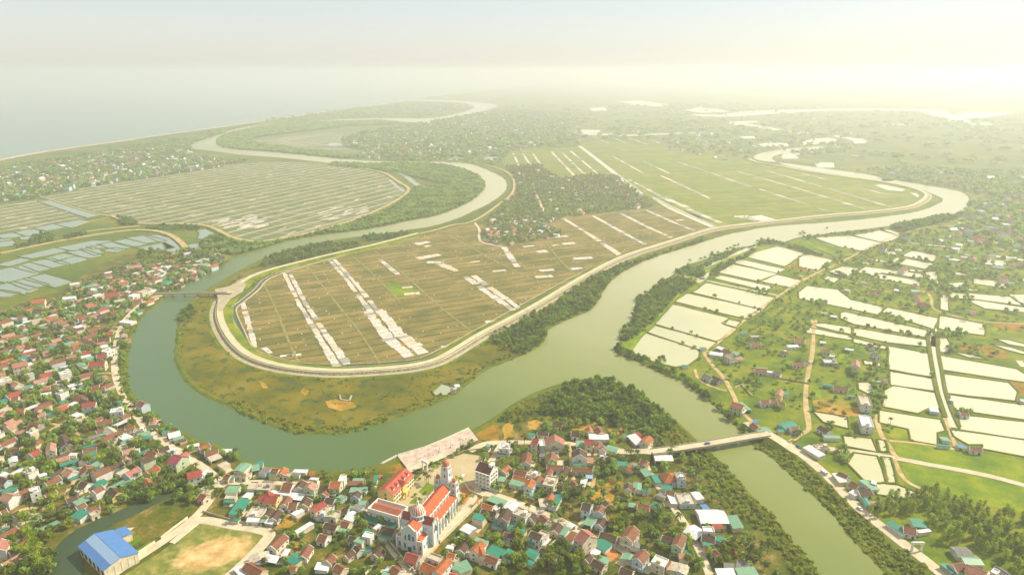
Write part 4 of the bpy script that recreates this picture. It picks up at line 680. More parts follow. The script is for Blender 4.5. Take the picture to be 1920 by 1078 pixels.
spec((0,820,5.99), "570 60 560 140 6 2 g s;60 150 220 120 5 1 g b;140 220 150 280 6 1 m w;0 365 75 350 6 1 m t;20 610 200 570 5 1 m t;200 620 350 550 6 1 g n;90 680 230 600 7 1 m w;380 560 400 620 6 2 f w;430 430 525 400 5 1 m w;500 510 660 430 7 1 g n;500 650 620 590 5 1 g n;630 240 770 200 6 1 g s;780 190 870 190 4 1 m w;670 320 880 250 5 1 m t;745 345 820 385 8 1 g s;780 460 920 410 5 1 m t;780 320 860 350 5 1 m t;925 105 1080 65 5 1 m t;930 140 1085 110 5 1 g n;980 200 1080 170 5 1 m t;660 140 740 120 5 1 m t;940 190 920 250 5 1 g b;990 270 1080 240 6 1 m g;960 310 970 380 8 1 g n;1010 410 1190 340 5 1 m t;910 490 990 520 7 1 g b;850 560 925 590 6 1 m w;740 700 860 650 6 1 g b;1070 510 1180 530 7 1 m t;850 780 950 730 5 1 g n;960 800 1110 750 6 1 g n;850 850 960 890 8 1 m t;1010 870 1100 830 5 1 f s;460 1025 660 930 6 1 m g;0 830 70 800 5 1 g n;920 30 1110 -20 6 1 m k;790 20 780 80 8 1 g b;130 860 210 820 5 1 g b")
spec((0,960,7.385), "20 370 -60 500 9 2 g p;230 440 310 420 4 1 m n;200 410 280 380 3 1 m k;0 250 100 190 6 1 m g;1380 290 1560 330 5 1 m u")
spec((180,780,5.988), "0 70 180 30 7 1 g n;0 165 100 140 5 1 g n;0 210 110 190 6 1 m g;120 120 200 180 8 1 g c;320 140 430 110 4 1 g n;420 165 550 150 6 1 f s;470 225 610 180 6 1 m g;530 245 640 225 4 1 m t;290 390 430 350 8 1 g s;340 420 330 480 6 1 g s;440 390 490 380 6 1 f w;430 500 520 460 5 1 g n;600 80 720 70 7 1 m c;690 370 810 330 6 1 g b;800 360 880 390 6 1 m w;810 230 950 195 8 1 m w;870 260 990 235 5 1 m g;930 275 1020 250 5 1 m n;740 180 820 170 5 1 m t;830 170 880 160 5 1 m r;1020 340 1160 310 7 1 m w;1150 350 1260 300 6 1 g r;1220 400 1370 370 7 1 g n;1270 490 1400 440 7 1 m c;1390 380 1510 380 7 1 m w;870 430 965 458 12 2 g M;950 450 1010 400 6 2 g p;1020 640 1170 600 9 2 g r;1200 630 1260 650 7 1 m w;560 700 600 760 5 1 g o;1160 825 1260 775 5 1 m c;1300 740 1360 760 5 1 m c;1170 870 1240 900 6 1 g n;0 610 110 570 5 1 m t;20 740 80 770 8 1 m t;220 590 320 570 4 1 m t;300 280 370 300 6 1 m g;640 70 640 20 5 1 g o")
spec((0,700,2.852), "300 50 365 40 8 1 f w;215 120 275 110 8 1 m w;440 160 510 150 7 2 g r;300 190 360 175 6 1 g o;590 200 660 190 8 2 f w;60 200 130 190 6 1 g n;220 80 270 75 5 1 g o;200 215 240 205 7 1 g s;110 140 150 120 8 1 g n;0 150 40 140 6 1 m t;470 70 530 60 6 1 g n;560 90 610 80 5 1 m g;430 215 470 200 5 1 m t;250 220 300 210 5 1 m t;80 310 140 300 5 1 g s;350 380 330 330 7 1 g b;60 130 100 125 6 1 g n;590 165 650 150 4 1 m t;480 90 560 75 5 1 g n;0 230 20 200 7 1 g s")
spec((0,440,3.594), "80 870 180 850 10 3 g p;600 860 710 850 9 2 g r;650 810 720 800 8 1 g r;210 440 300 430 12 2 g o;700 400 800 385 12 2 g r;600 480 680 465 9 1 g p;300 560 390 545 8 1 g o;390 590 470 575 7 1 g o;500 550 570 540 8 1 g r;430 620 510 605 7 1 g n;590 640 660 620 9 1 g n;700 660 760 650 8 1 g r;345 710 400 695 7 1 g s;210 680 270 660 7 1 g n;550 790 620 780 7 1 g r;10 680 90 660 9 1 g s;380 1000 460 980 9 1 f w;800 320 860 310 8 2 g o;860 210 950 200 12 1 g s;880 450 950 430 10 1 f s;890 440 950 435 7 1 g r;660 700 740 690 9 1 g b;470 335 540 325 8 2 f w;190 730 270 710 5 1 g r;160 790 240 780 6 1 m w;940 390 1000 370 10 2 f c;1010 385 1060 370 9 1 f w;770 450 850 435 10 1 f s;420 430 510 420 12 1 f w;700 790 750 770 9 2 f w;820 580 900 590 9 1 f w;390 910 470 900 6 1 m t;120 660 190 650 6 1 m t")
spec((1140,600,4.3125), "820 265 930 280 7 1 m w;940 230 1000 262 8 1 g n;880 218 940 240 6 1 m w;1010 260 1060 280 6 1 m g;1040 320 1090 310 6 1 m s;965 275 1010 300 6 2 g c;780 430 840 470 6 1 g k;850 450 910 480 7 1 g b;1000 660 1100 690 8 2 g o;1060 665 1140 730 6 1 m g;1170 830 1220 870 6 1 g n;1200 900 1300 880 10 1 m g;1170 815 1215 820 4 1 m u;1400 865 1500 830 10 1 m t;1370 890 1420 885 4 1 m t;1470 870 1540 860 5 1 g n;1060 110 1130 100 4 1 m t;1150 190 1230 185 6 1 g n;1510 150 1590 155 6 1 g o;1450 215 1540 210 5 1 m w;1400 260 1450 260 6 1 f k;1490 345 1580 345 6 1 g n;1585 335 1615 350 6 1 f k;1180 400 1280 400 6 1 g n;1190 385 1290 388 3 1 m g;1285 415 1335 420 5 1 m w;1340 412 1400 430 5 1 g k;1400 560 1380 600 5 2 g s;1410 600 1450 590 5 1 m t;1230 650 1300 650 6 1 g n;1310 640 1360 640 7 1 g n;1375 665 1430 670 5 1 g n;745 225 790 225 6 1 m t;600 365 650 365 5 1 m t;1150 130 1230 130 6 1 f c")
spec((1500,600,4.312), "0 150 40 160 6 1 g o;160 178 210 182 4 1 m w;180 238 240 240 6 1 g n;190 330 290 335 8 1 f w;240 285 280 292 5 1 f w;365 230 435 240 5 1 m w;455 320 455 365 7 2 g s;590 260 640 285 6 1 g k;180 520 270 530 4 1 m t;272 535 390 548 5 1 g n;510 610 540 690 9 2 f c;490 690 575 692 3 1 m t;520 770 550 860 9 2 f w;495 870 575 872 4 1 m t;590 490 650 492 5 1 m w;672 465 710 470 5 1 g s;1045 720 1120 730 7 1 m w;160 850 240 900 6 1 g b;190 940 320 945 5 1 m g;1140 950 1210 955 8 1 m g;1110 1005 1215 1012 3 1 m t;1270 1010 1335 1015 7 1 m u;1370 1025 1470 1035 5 1 g n;1290 740 1360 745 6 1 g n;1215 640 1250 650 5 1 m w;1780 645 1811 650 6 1 m l;380 610 440 612 4 1 m t")
spec((1440,760,3.39), "240 262 345 325 7 1 m w;300 262 380 262 7 1 f g;430 430 480 490 6 1 m w;450 420 510 450 6 1 g n;530 480 580 510 7 1 g n;600 465 690 530 7 1 m g;570 540 650 530 7 1 g b;525 545 570 570 5 1 m w;655 620 810 602 6 1 m s;610 590 640 640 4 1 m t;765 735 875 815 5 1 m t;860 765 940 780 8 1 g n;910 745 1000 755 8 1 m t;950 800 1030 790 3 1 m w;1180 930 1290 935 10 1 m k;1230 975 1350 980 9 1 m g;1110 1000 1190 1060 5 1 m t;1175 1015 1250 1005 7 1 g n;1265 1010 1390 1060 8 2 g p;1200 1060 1240 1072 5 1 m g;1450 1020 1540 1078 9 1 g k;1430 1045 1460 1060 5 2 f w;655 485 690 495 4 1 m w")
spec((1500,400,4.312), "170 800 220 808 5 1 m w;245 830 300 838 5 1 m w;560 635 610 640 6 1 g n;610 632 660 640 6 1 g n;915 565 950 570 6 1 g p;900 625 970 628 5 1 f w;950 715 1030 730 8 1 g r;760 620 800 625 6 1 m w;490 555 550 560 7 1 f g;1300 350 1370 355 12 1 f l;1180 350 1230 352 8 1 m g;1380 780 1420 785 8 1 g s;1040 590 1100 600 8 1 m g;0 505 20 508 6 1 m w")
spec((400,440,3.594), "1625 1020 1660 1015 5 1 m w;1600 1050 1630 1045 5 1 m n;1615 1035 1640 1032 3 1 m w")

# ---- occupancy grid so that nothing grows through a house
OCC = {}
def occupy(cx, cy, r):
    k = int(r//4)+1; i0, j0 = int(cx//4), int(cy//4)
    for i in range(i0-k, i0+k+1):
        for j in range(j0-k, j0+k+1):
            if math.hypot((i+.5)*4-cx, (j+.5)*4-cy) < r+1.5: OCC[(i, j)] = 1
def free(cx, cy): return (int(cx//4), int(cy//4)) not in OCC
for h in HOUSES:
    c, s = math.cos(h[3]), math.sin(h[3]); n_ = max(1, int(h[4]/4))
    for i in range(n_): t = (i+.5)/n_-.5; occupy(h[1]+c*t*h[4], h[2]+s*t*h[4], h[5]/2-0.5)
def occ_line(pts, r):
    for a, b in zip(pts[:-1], pts[1:]):
        n_ = max(1, int(math.hypot(b[0]-a[0], b[1]-a[1])/3))
        for i in range(n_+1): occupy(a[0]+(b[0]-a[0])*i/n_, a[1]+(b[1]-a[1])*i/n_, r)
for pts_, w_ in ROADS: occ_line(pts_, w_/2+0.3)
CHURCHYARD = GZ([(690,930),(765,908),(770,880),(840,860),(872,848),(908,852),(925,880),(905,935),(862,985),(800,1045),(745,1035),(690,1000)])
AVOID = [CHURCHYARD, PITCH_G, CREEK, RIVER, HEADLAND, BANK_R, GZ([(130,1020),(200,980),(260,985),(300,1000),(250,1078),(190,1100)]), GZ([(100,960),(300,830),(620,870),(250,1078),(200,1060)], (0,820,5.99)), GZ([(745,860),(885,805),(905,835),(770,890)]), GZ([(1145,900),(1200,900),(1215,940),(1150,945)])]
# ---- fill the left village: rows of small houses between the ones placed one by one
ga = G(33.4, 923.5); gb = G(58.4, 911.8); BASE = math.atan2(gb[1]-ga[1], gb[0]-ga[0])
VL2 = GZ([(-200,640),(-60,610),(0,590),(60,572),(110,560),(160,530),(230,500),(300,478),(345,476),(400,474),(428,492),(400,508),(330,545),(300,558),(268,585),(240,618),(236,660),(232,700),(244,745),(296,795),(330,815),(400,850),(440,880),(400,900),(350,880),(300,900),(200,950),(100,985),(60,1078),(0,1078),(-150,1078)])
rg = random.Random(11)
def place_random(poly, step, prob, fscale=1.0, cols=None, ang=None):
    xs = [p[0] for p in poly]; ys = [p[1] for p in poly]; y = min(ys)
    while y < max(ys):
        x = min(xs)
        while x < max(xs):
            px_ = x+rg.uniform(-.36, .36)*step; py_ = y+rg.uniform(-.36, .36)*step; x += step
            if rg.random() > prob or not inside((px_, py_), poly) or not free(px_, py_): continue
            if any(inside((px_, py_), a) for a in AVOID): continue
            L = rg.uniform(5.5, 12)*fscale; W = rg.uniform(4.2, 7.5)*fscale
            an = (BASE if ang is None else ang)+rg.choice((0, 0, 0, math.pi/2))+rg.uniform(-.13, .13)+.25*math.sin(px_/90)*math.cos(py_/70)
            if not (free(px_+math.cos(an)*L*.4, py_+math.sin(an)*L*.4) and free(px_-math.cos(an)*L*.4, py_-math.sin(an)*L*.4)): continue
            r = rg.random()
            if r < 0.52: ty = 'g'; c = rg.choice(cols or 'nnnnbbosppnr'); fl = 1 if rg.random() < .8 else 2
            elif r < 0.68: ty = 'f'; c = rg.choice('wwcf'); fl = rg.choice((1, 1, 2))
            else: ty = 'm'; c = rg.choice('ttgggwwww'); fl = 1
            HOUSES.append([ty, px_, py_, an, L, W, fl, c, 0])
            for t in (-.3, 0, .3): occupy(px_+math.cos(an)*L*t, py_+math.sin(an)*L*t, W/2-0.6)
        y += step
place_random(VL2, 11.2, 0.78, 1.14)
place_random(GZ([(420,900),(560,905),(700,900),(690,960),(760,1078),(420,1078),(510,1000)]), 13, 0.35)
place_random(GZ([(905,905),(1060,800),(1180,860),(1250,930),(1300,1078),(800,1078),(900,950)]), 13, 0.3)
VILLAGE_HOUSES = len(HOUSES)
place_random(CENTRAL_V, 30, 0.4, 1.25); place_random(GZ([(905,420),(1040,400),(1050,450),(905,455)]), 15, 0.45)
place_random(GZ([(1750,470),(1830,400),(1960,400),(1960,560),(1830,520)]), 26, 0.5, 1.3)
place_random(GZ([(1500,490),(1740,560),(1690,660),(1400,660),(1380,620)]), 40, 0.16)
for h in HOUSES: h.append(to_px(h[1], h[2])[2])
def vis(h): x, y, s = to_px(h[1], h[2]); return -40 < x < 1960 and y < 1125
HOUSES = [h for h in HOUSES if vis(h)]
# "house" and "shed" are two kinds, each with its own 300
hs = sorted([h for h in HOUSES if h[0] != 'm'], key=lambda h: -(h[8]*2.0 + h[9])*math.sqrt(h[4]*h[5]*h[6]))
sh = sorted([h for h in HOUSES if h[0] == 'm'], key=lambda h: -(h[8]*2.0 + h[9])*math.sqrt(h[4]*h[5]))
ind = hs[:300] + sh[:300]; rest = hs[300:] + sh[300:]

LAND = [('church', 800, 960, 'the church'), ('hall', 185, 1025, 'the blue-roofed hall'), ('pitch', 390, 1035, 'the football pitch'), ('plaza', 820, 850, 'the riverside plaza'), ('block', 907, 885, 'the maroon-roofed block'), ('school', 745, 900, 'the dormered school'), ('rb', 1330, 838, 'the road bridge'), ('fb', 365, 555, 'the narrow footbridge'), ('villa', 335, 860, 'the magenta-roofed villa'), ('pinkh', 1098, 1000, 'the tall pink-roofed house'), ('whitec', 1320, 985, 'the biggest white shed'), ('gate', 1722, 1025, 'the white road gate'), ('yard', 70, 975, 'the paved market yard'), ('pinkv', 38, 682, 'the far pink-roofed house'), ('redv', 182, 675, 'the red-roofed riverside house'), ('row', 185, 790, 'the long brown-roofed row'), ('wood', 1700, 950, 'the wood front edge'), ('wood2', 1800, 970, 'the wood middle'), ('wood3', 1890, 1040, 'the wood right end'), ('reds', 510, 930, 'the crimson roofs'), ('hip', 1255, 885, 'the orange hip-roofed house'), ('farm', 1376, 662, 'the white-roofed pond farm'), ('canalh', 1400, 765, 'the canal-bank house'), ('pitchc', 520, 1010, 'the pitch road corner'), ('creek', 240, 950, 'the creek'), ('cv', 960, 430, 'the field village tip'), ('cv2', 1100, 350, 'the field village centre'), ('coop', 1637, 790, 'the green-fronted flat house'), ('bigred', 205, 545, 'the large pale red-roofed house'), ('whites', 130, 730, 'the village white shed'), ('dig', 1120, 950, 'the sandy building plot'), ('pinkgable', 1040, 830, 'the wide pink-gabled house'), ('hut', 1775, 770, 'the white-roofed pond hut'), ('salmon', 94, 840, 'the tall salmon-roofed house')]
ORD = 'nearest,second nearest,third nearest,fourth nearest,fifth nearest,sixth nearest,seventh nearest,eighth nearest,ninth nearest,tenth nearest,eleventh nearest,twelfth nearest,thirteenth nearest,fourteenth nearest,fifteenth nearest,sixteenth nearest,seventeenth nearest,eighteenth nearest,nineteenth nearest,twentieth nearest,21st nearest,22nd nearest,23rd nearest,24th nearest,25th nearest,26th nearest,27th nearest,28th nearest,29th nearest,30th nearest,31st nearest,32nd nearest,33rd nearest,34th nearest'.split(',')
LAND_G = [(k, x, y, t, G(x, y)) for k, x, y, t in LAND]
def labels_for(items):
    """items: [(ground x, ground y, description)] -> one label each that no other item has"""
    grp = {}; out = [None]*len(items)
    for i, (gx, gy, desc) in enumerate(items):
        k = min(LAND_G, key=lambda l: (l[4][0]-gx)**2+(l[4][1]-gy)**2); x, y, s = to_px(gx, gy); dx, dy = x-k[1], (y-k[2])*1.3
        dr = ('to the right of' if dx > 0 else 'to the left of') if abs(dx) > abs(dy) else ('in front of' if dy > 0 else 'behind')
        grp.setdefault((desc, dr, k[3]), []).append((math.hypot(x-k[1], y-k[2]), i))
    for (desc, dr, t), l in grp.items():
        l.sort()
        for n_, (d_, i) in enumerate(l):
            o = '' if len(l) == 1 else (ORD[n_]+' ' if n_ < len(ORD) else 'no. %d nearest ' % (n_+1))
            out[i] = '%s, %s%s %s' % (desc, o, dr, t)
    return out
def hdesc(h):
    ty, W, fl, c, wc = h[0], h[5], h[6], h[7], h[10]; rc = RC[c].replace(' tiled', '').replace(' ', '-')
    if ty == 'm': return '%s%s-roofed shed' % ('long ' if h[4] > 11 else '', rc)
    st = {1: 'low', 2: 'two-storey', 3: 'three-storey'}[fl]; wc = wc.replace(' ', '-')
    if ty == 'f': return '%s %s flat-roofed house' % (st, wc)
    if ty == 'h': return '%s %s hip-roofed house' % (st, rc)
    return '%s %s %s-roofed house' % (st, wc, rc)
for i, h in enumerate(ind):
    r2 = random.Random(int(h[1]*7+h[2]*13)); wc = r2.choices([w[0] for w in WALLC], [6, 5, 1.5, 1, .8, 0.8])[0]; h.append(wc)
LB = labels_for([(h[1], h[2], hdesc(h)) for h in ind])
def make_house(h, lab):
    ty, cx, cy, an, L, W, fl, c, hand, px, wc = h; he = 3.1*fl+0.3; hr = he+W*0.29; near = px > 1.75
    shed = ty == 'm'
    e = empty('shed' if shed else 'house', (cx, cy, 0.06), an)
    tag(e, lab, 'shed' if shed else 'house', 'metal-roofed sheds of the villages' if shed else 'houses of the villages')
    r2 = random.Random(int(cx*31+cy*17)); rm = M['roof_'+c]; wm = M['wall_'+wc]
    if ty == 'g':
        w, r = gable_parts(L, W, he, hr, par=(fl == 1 or r2.random() < .5)); w.build('wall', wm, e); r.build('roof', rm, e)
    elif ty == 'h':
        w = MB(); w.box(-L/2, -W/2, -0.5, L/2, W/2, he); w.build('wall', wm, e)
        r = MB(); a, b = L/2+.6, W/2+.6; q = max(L/2-W/2, .5); z0 = he-.1
        r.add([(-a,-b,z0),(a,-b,z0),(a,b,z0),(-a,b,z0),(-q,0,hr+1),(q,0,hr+1),(-a,-b,z0-.15),(a,-b,z0-.15),(a,b,z0-.15),(-a,b,z0-.15)], [(0,1,5,4),(2,3,4,5),(1,2,5),(3,0,4),(6,7,1,0),(7,8,2,1),(8,9,3,2),(9,6,0,3),(9,8,7,6)]); r.build('roof', rm, e)
    elif ty == 'f':
        h0 = 3.1*fl; w = MB(); w.box(-L/2, -W/2, -0.5, L/2, W/2, h0); w.build('wall', wm, e)
        r = MB(); r.box(-L/2+.26, -W/2+.26, h0+.002, L/2-.26, W/2-.26, h0+.12)
        for q in ((-L/2-.05,-W/2-.05,L/2+.05,-W/2+.24),(-L/2-.05,W/2-.24,L/2+.05,W/2+.05),(-L/2-.05,-W/2+.242,-L/2+.24,W/2-.242),(L/2-.24,-W/2+.242,L/2+.05,W/2-.242)): r.box(q[0], q[1], h0+.003, q[2], q[3], h0+.85)
        r.build('roof', rm if c in 'cfk' else M['roof_c'] if c != 'w' else M['trim'], e)
        if near and L > 6 and W > 5:
            s = MB(); x = L/2-2.2; s.box(x-1.2, -1.2, h0+.122, x+1.2, 1.2, h0+2.4); s.box(x-1.4, -1.4, h0+2.402, x+1.4, 1.4, h0+2.55); s.build('stair_hut', wm, e)
            t = MB(); t.cone(-L/2+1.8, 0.3, h0+.8, h0+2.2, .55, .55, 10); t.cone(-L/2+1.8, 0.3, h0+.122, h0+.8, .3, .45, 6); t.build('water_tank', M['tank'], e)
        he = h0
    else:
        z0 = 2.9*fl+r2.uniform(-.3, .5); tl = W*r2.uniform(.08, .16)*r2.choice((-1, 1)); r = MB()
        if W > 8.5 or r2.random() < .3:
            rr = W*.1; slab(r, [(-L/2,-W/2,z0),(L/2,-W/2,z0),(L/2,0,z0+rr),(-L/2,0,z0+rr)], .08); slab(r, [(L/2,W/2,z0),(-L/2,W/2,z0),(-L/2,0,z0+rr+.001),(L/2,0,z0+rr+.001)], .08); tl = 0
        else: slab(r, [(-L/2,-W/2,z0),(L/2,-W/2,z0),(L/2,W/2,z0+tl),(-L/2,W/2,z0+tl)], .08)
        r.build('roof', rm, e)
        zt = z0-.1+min(tl, 0); w = MB(); k = r2.random()
        if k < .75: w.box(-L/2+.3, -W/2+.35, -.5, L/2-.3, W/2-.35, zt-.05)
        else: w.box(-L/2+.3, W/2-.6, -.5, L/2-.3, W/2-.35, zt-.05); w.box(-L/2+.3, -W/2+.35, -.5, -L/2+.5, W/2-.602, zt-.05)
        w.build('wall', wm, e)
        if near and k >= .75:
            for sx in (-L/2+.5, 0, L/2-.5): p = MB(); p.box(sx-.08, -W/2+.4, -.5, sx+.08, -W/2+.56, zt); p.build('post', M['metal'], e)
        he = 0
    if near and he and hand:
        wn_ = cached('win', window_mesh); dm = cached('door', door_mesh); nw = max(1, int(L/3.4))
        for f in range(fl):
            for sy in (-1, 1):
                for i in range(nw):
                    x = (i+.5)/nw*L-L/2
                    if f == 0 and i == nw//2 and sy < 0: inst('door', dm, e, (x, sy*(W/2+.045), .02), 0 if sy < 0 else math.pi)
                    else: inst('window', wn_, e, (x, sy*(W/2+.045), 1.0+3.1*f), 0 if sy < 0 else math.pi)
            for sx in (-1, 1):
                if W > 5 and ty != 'm': inst('window', wn_, e, (sx*(L/2+(.045 if ty != 'g' else .33)), 0, 1.0+3.1*f), -math.pi/2 if sx < 0 else math.pi/2)
        if fl >= 2 and r2.random() < .7:
            b = MB(); sx = r2.choice((-1, 1)); x0, x1 = sorted((sx*(L/2+.34), sx*(L/2+1.7))); b.box(x0, -W/2+.4, 3.1, x1, W/2-.4, 3.25)
            xo = x1 if sx > 0 else x0; b.box(xo-.06, -W/2+.4, 3.252, xo+.06, W/2-.4, 4.1); b.build('balcony', M['trim'], e)
    return e
for h, lb in zip(ind, LB): make_house(h, lb)
# concrete courtyards in front of the houses
cy_ = MB(); r3 = random.Random(21)
for i, h in enumerate(HOUSES):
    if h[2] > 900 or r3.random() < (.35 if h[8] else .5) or h[1] > 170: continue
    c_, s_ = math.cos(h[3]), math.sin(h[3]); a = r3.uniform(.5, 1.0)*h[4]/2; b0 = h[5]/2; b1 = b0+r3.uniform(2.5, 5.5); sd = r3.choice((-1, 1)); z = .19+.002*(i % 12)
    q = [(h[1]+c_*u-s_*v*sd, h[2]+s_*u+c_*v*sd) for u, v in ((-a, b0), (a, b0), (a, b1), (-a, b1))]
    if any(inside(q[2], A_) or inside(q[3], A_) for A_ in AVOID): continue
    cy_.add([(x, y, z) for x, y in (q if sd > 0 else q[::-1])], [(0, 1, 2, 3)], r3.choice((0, 0, 1, 2)))
struct('courtyard_paving', cy_, [M['road'], M['square'], M['village']])
# the rest of the villages and the far towns: one object of countless roofs
SLOTS = ['roof_'+k for k in 'orpsMbnkgtwcuf'] + ['wall_white', 'wall_cream', 'wall_pale blue', 'wall_grey']
SI = {k: i for i, k in enumerate(SLOTS)}
def mini(m, ty, cx, cy, an, L, W, fl, c, rr):
    co, si = math.cos(an), math.sin(an); he = 3.1*fl; hr = he+W*.29
    x, y = L/2, W/2; T = lambda p: (cx+p[0]*co-p[1]*si, cy+p[0]*si+p[1]*co, p[2])
    wi = SI[rr.choice(('wall_white', 'wall_cream', 'wall_cream', 'wall_pale blue', 'wall_grey'))]; ri = SI['roof_'+(c if 'roof_'+c in SI else 'w')]
    if ty in 'gh':
        m.add([T(p) for p in ((-x,-y,-.3),(x,-y,-.3),(x,y,-.3),(-x,y,-.3),(-x,-y,he),(x,-y,he),(x,y,he),(-x,y,he),(-x,0,hr),(x,0,hr))], [(0,1,5,4),(2,3,7,6),(1,2,6,9,5),(3,0,4,8,7)], wi)
        e = .4; ze = he-.23; m.add([T(p) for p in ((-x-e,-y-e,ze+.12),(x+e,-y-e,ze+.12),(x+e,0,hr+.15),(-x-e,0,hr+.15),(x+e,y+e,ze+.12),(-x-e,y+e,ze+.12))], [(0,1,2,3),(4,5,3,2)], ri)
    else:
        t = W*.06 if ty == 'm' else 0
        m.add([T(p) for p in ((-x,-y,-.3),(x,-y,-.3),(x,y,-.3),(-x,y,-.3),(-x,-y,he),(x,-y,he),(x,y,he+t),(-x,y,he+t))], [(0,1,5,4),(1,2,6,5),(2,3,7,6),(3,0,4,7)], wi)
        m.add([T(p) for p in ((-x-.2,-y-.2,he+.1),(x+.2,-y-.2,he+.1),(x+.2,y+.2,he+t+.1),(-x-.2,y+.2,he+t+.1))], [(0,1,2,3)], ri)
ms = MB(); rr = random.Random(5)
for h in rest: mini(ms, h[0], h[1], h[2], h[3], h[4], h[5], h[6], h[7], rr)
def town(poly, step, prob, fs=1.3, cols='osrnnnbbwwgtkk'):
    xs = [p[0] for p in poly]; ys = [p[1] for p in poly]; P_ = []
    gx, gy = np.meshgrid(np.arange(min(xs), max(xs), step), np.arange(min(ys), max(ys), step)); Q = np.stack([gx.ravel(), gy.ravel()], 1)
    Q = Q+RNG.uniform(-.4, .4, Q.shape)*step; Q = Q[(RNG.random(len(Q)) < prob) & inside_np(Q, poly)]
    a0 = rr.uniform(0, 1.5)
    for q in Q:
        x, y, s = to_px(q[0], q[1])
        if -40 < x < 1960: mini(ms, rr.choice('gggfm'), q[0], q[1], a0+rr.choice((0, 1.57))+rr.uniform(-.3, .3), rr.uniform(8, 15)*fs, rr.uniform(6, 10)*fs, rr.choice((1, 1, 2, 2, 3)), rr.choice([k for k in cols if 'roof_'+k in SI]), rr)
town(GZ([(-60,400),(-60,330),(60,312),(200,292),(330,272),(355,290),(400,300),(450,304),(375,320),(300,331),(160,352),(92,367),(60,374),(0,380)]), 20, .62)
town(TOWN_N, 34, .5, 1.6); town(GZ([(1740,420),(1790,415),(1825,380),(1990,350),(1990,500),(1860,470)]), 26, .6)
town(GZ([(1620,330),(1700,320),(1990,330),(1990,370),(1830,365),(1760,350),(1680,335)]), 40, .4, 1.5); town(GZ([(1390,262),(1500,250),(1640,300),(1560,315),(1480,303),(1420,285)]), 60, .3, 1.5)
town(GZ([(1240,255),(1380,250),(1400,300),(1340,300),(1260,285)]), 55, .35, 1.5); town(GZ([(1000,215),(1350,200),(1700,230),(1600,260),(1100,262)]), 110, .25, 1.7)
town(GZ([(1520,450),(1700,430),(1860,480),(1900,620),(1770,600),(1650,540)]), 60, .2, 1.0)
o = ms.build('distant_houses', [M[k] for k in SLOTS]); tag(o, 'countless small far-off roofs of the hazy towns and village quarters', 'houses', kind='stuff')
# ============================================================ CHURCH AND OTHER SINGLE BUILDINGS
M['ch_wall'] = flat('church_plaster', (0.58, 0.68, 0.68), 0.8, 0.3, 0.5)
M['ch_trim'] = flat('church_trim', (0.74, 0.7, 0.6), 0.75, 0.15, 0.6)
M['ch_roof'] = ribbed('church_orange_tile', (0.60, 0.115, 0.04), (0.32, 0.06, 0.02), 0.5, 0.7, 0.2, 0.6, 0.2)
M['ch_red'] = ribbed('church_dark_red_tile', (0.3, 0.06, 0.035), (0.16, 0.03, 0.02), 0.5, 0.7, 0.2, 0.6, 0.2)
M['yellow_wall'] = flat('school_yellow', (0.66, 0.50, 0.16), 0.8, 0.2, 0.5)
M['cream_wall'] = flat('cream_wall', (0.7, 0.6, 0.42), 0.85, 0.3, 0.5)
ang = R(69); O = G(791, 1040)
church = empty('church', (O[0], O[1], 0.1), ang)      # local x runs along the nave to the towers, y to the left
tag(church, 'large pale church with orange roofs, ribbed dome and three domed towers', 'church')
def part(name, mb, mat, parent=church): return mb.build(name, mat, parent)
S_ = 1.0
CW = 16.4; CYM = CW/2
def arch_window(w, h):
    m = MB(); n = 6; pr = [(-w/2, 0), (w/2, 0)] + [(w/2*math.cos(math.pi*i/n), h-w/2+w/2*math.sin(math.pi*i/n)) for i in range(n+1)]
    k = len(pr); m.add([(x, -.05, z) for x, z in pr] + [(x, .06, z) for x, z in pr], [tuple(range(k)), tuple(reversed(range(k, 2*k)))] + [(i, k+i, k+(i+1) % k, (i+1) % k) for i in range(k)])
    return m.mesh('window', M['ch_glass'])
M['ch_glass'] = flat('church_glass', (0.09, 0.13, 0.17), 0.25, 0.3, 1.0, 0.5)
AW = arch_window(1.2, 3.4); AWS = arch_window(0.8, 2.2); AWL = arch_window(1.7, 4.6)
def cwin(me, x, y, z, face, parent=church):
    rz = {'-y': 0, 'y': math.pi, '-x': -math.pi/2, 'x': math.pi/2}[face]; inst('window', me, parent, (x, y, z), rz)
def gab_x(m, x0, x1, y0, y1, he, hr, z0=-.5):
    ym = (y0+y1)/2; m.add([(x0,y0,z0),(x1,y0,z0),(x1,y1,z0),(x0,y1,z0),(x0,y0,he),(x1,y0,he),(x1,y1,he),(x0,y1,he),(x0,ym,hr),(x1,ym,hr)], [(0,1,5,4),(2,3,7,6),(1,2,6,9,5),(3,0,4,8,7),(4,5,9,8),(6,7,8,9)])
def gab_y(m, x0, x1, y0, y1, he, hr, z0=-.5):
    xm = (x0+x1)/2; m.add([(x0,y0,z0),(x1,y0,z0),(x1,y1,z0),(x0,y1,z0),(x0,y0,he),(x1,y0,he),(x1,y1,he),(x0,y1,he),(xm,y0,hr),(xm,y1,hr)], [(1,2,6,5),(3,0,4,7),(0,1,5,8,4),(2,3,7,9,6),(5,6,9,8),(7,4,8,9)])
def roof_x(m, x0, x1, y0, y1, he, hr, t=.2):
    ym = (y0+y1)/2; slab(m, [(x0,y0,he+t),(x1,y0,he+t),(x1,ym,hr+t),(x0,ym,hr+t)], .15); slab(m, [(x1,y1,he+t),(x0,y1,he+t),(x0,ym,hr+t+.002),(x1,ym,hr+t+.002)], .15)
def roof_y(m, x0, x1, y0, y1, he, hr, t=.2):
    xm = (x0+x1)/2; slab(m, [(x1,y0,he+t),(x1,y1,he+t),(xm,y1,hr+t),(xm,y0,hr+t)], .15); slab(m, [(x0,y1,he+t),(x0,y0,he+t),(xm,y0,hr+t+.002),(xm,y1,hr+t+.002)], .15)
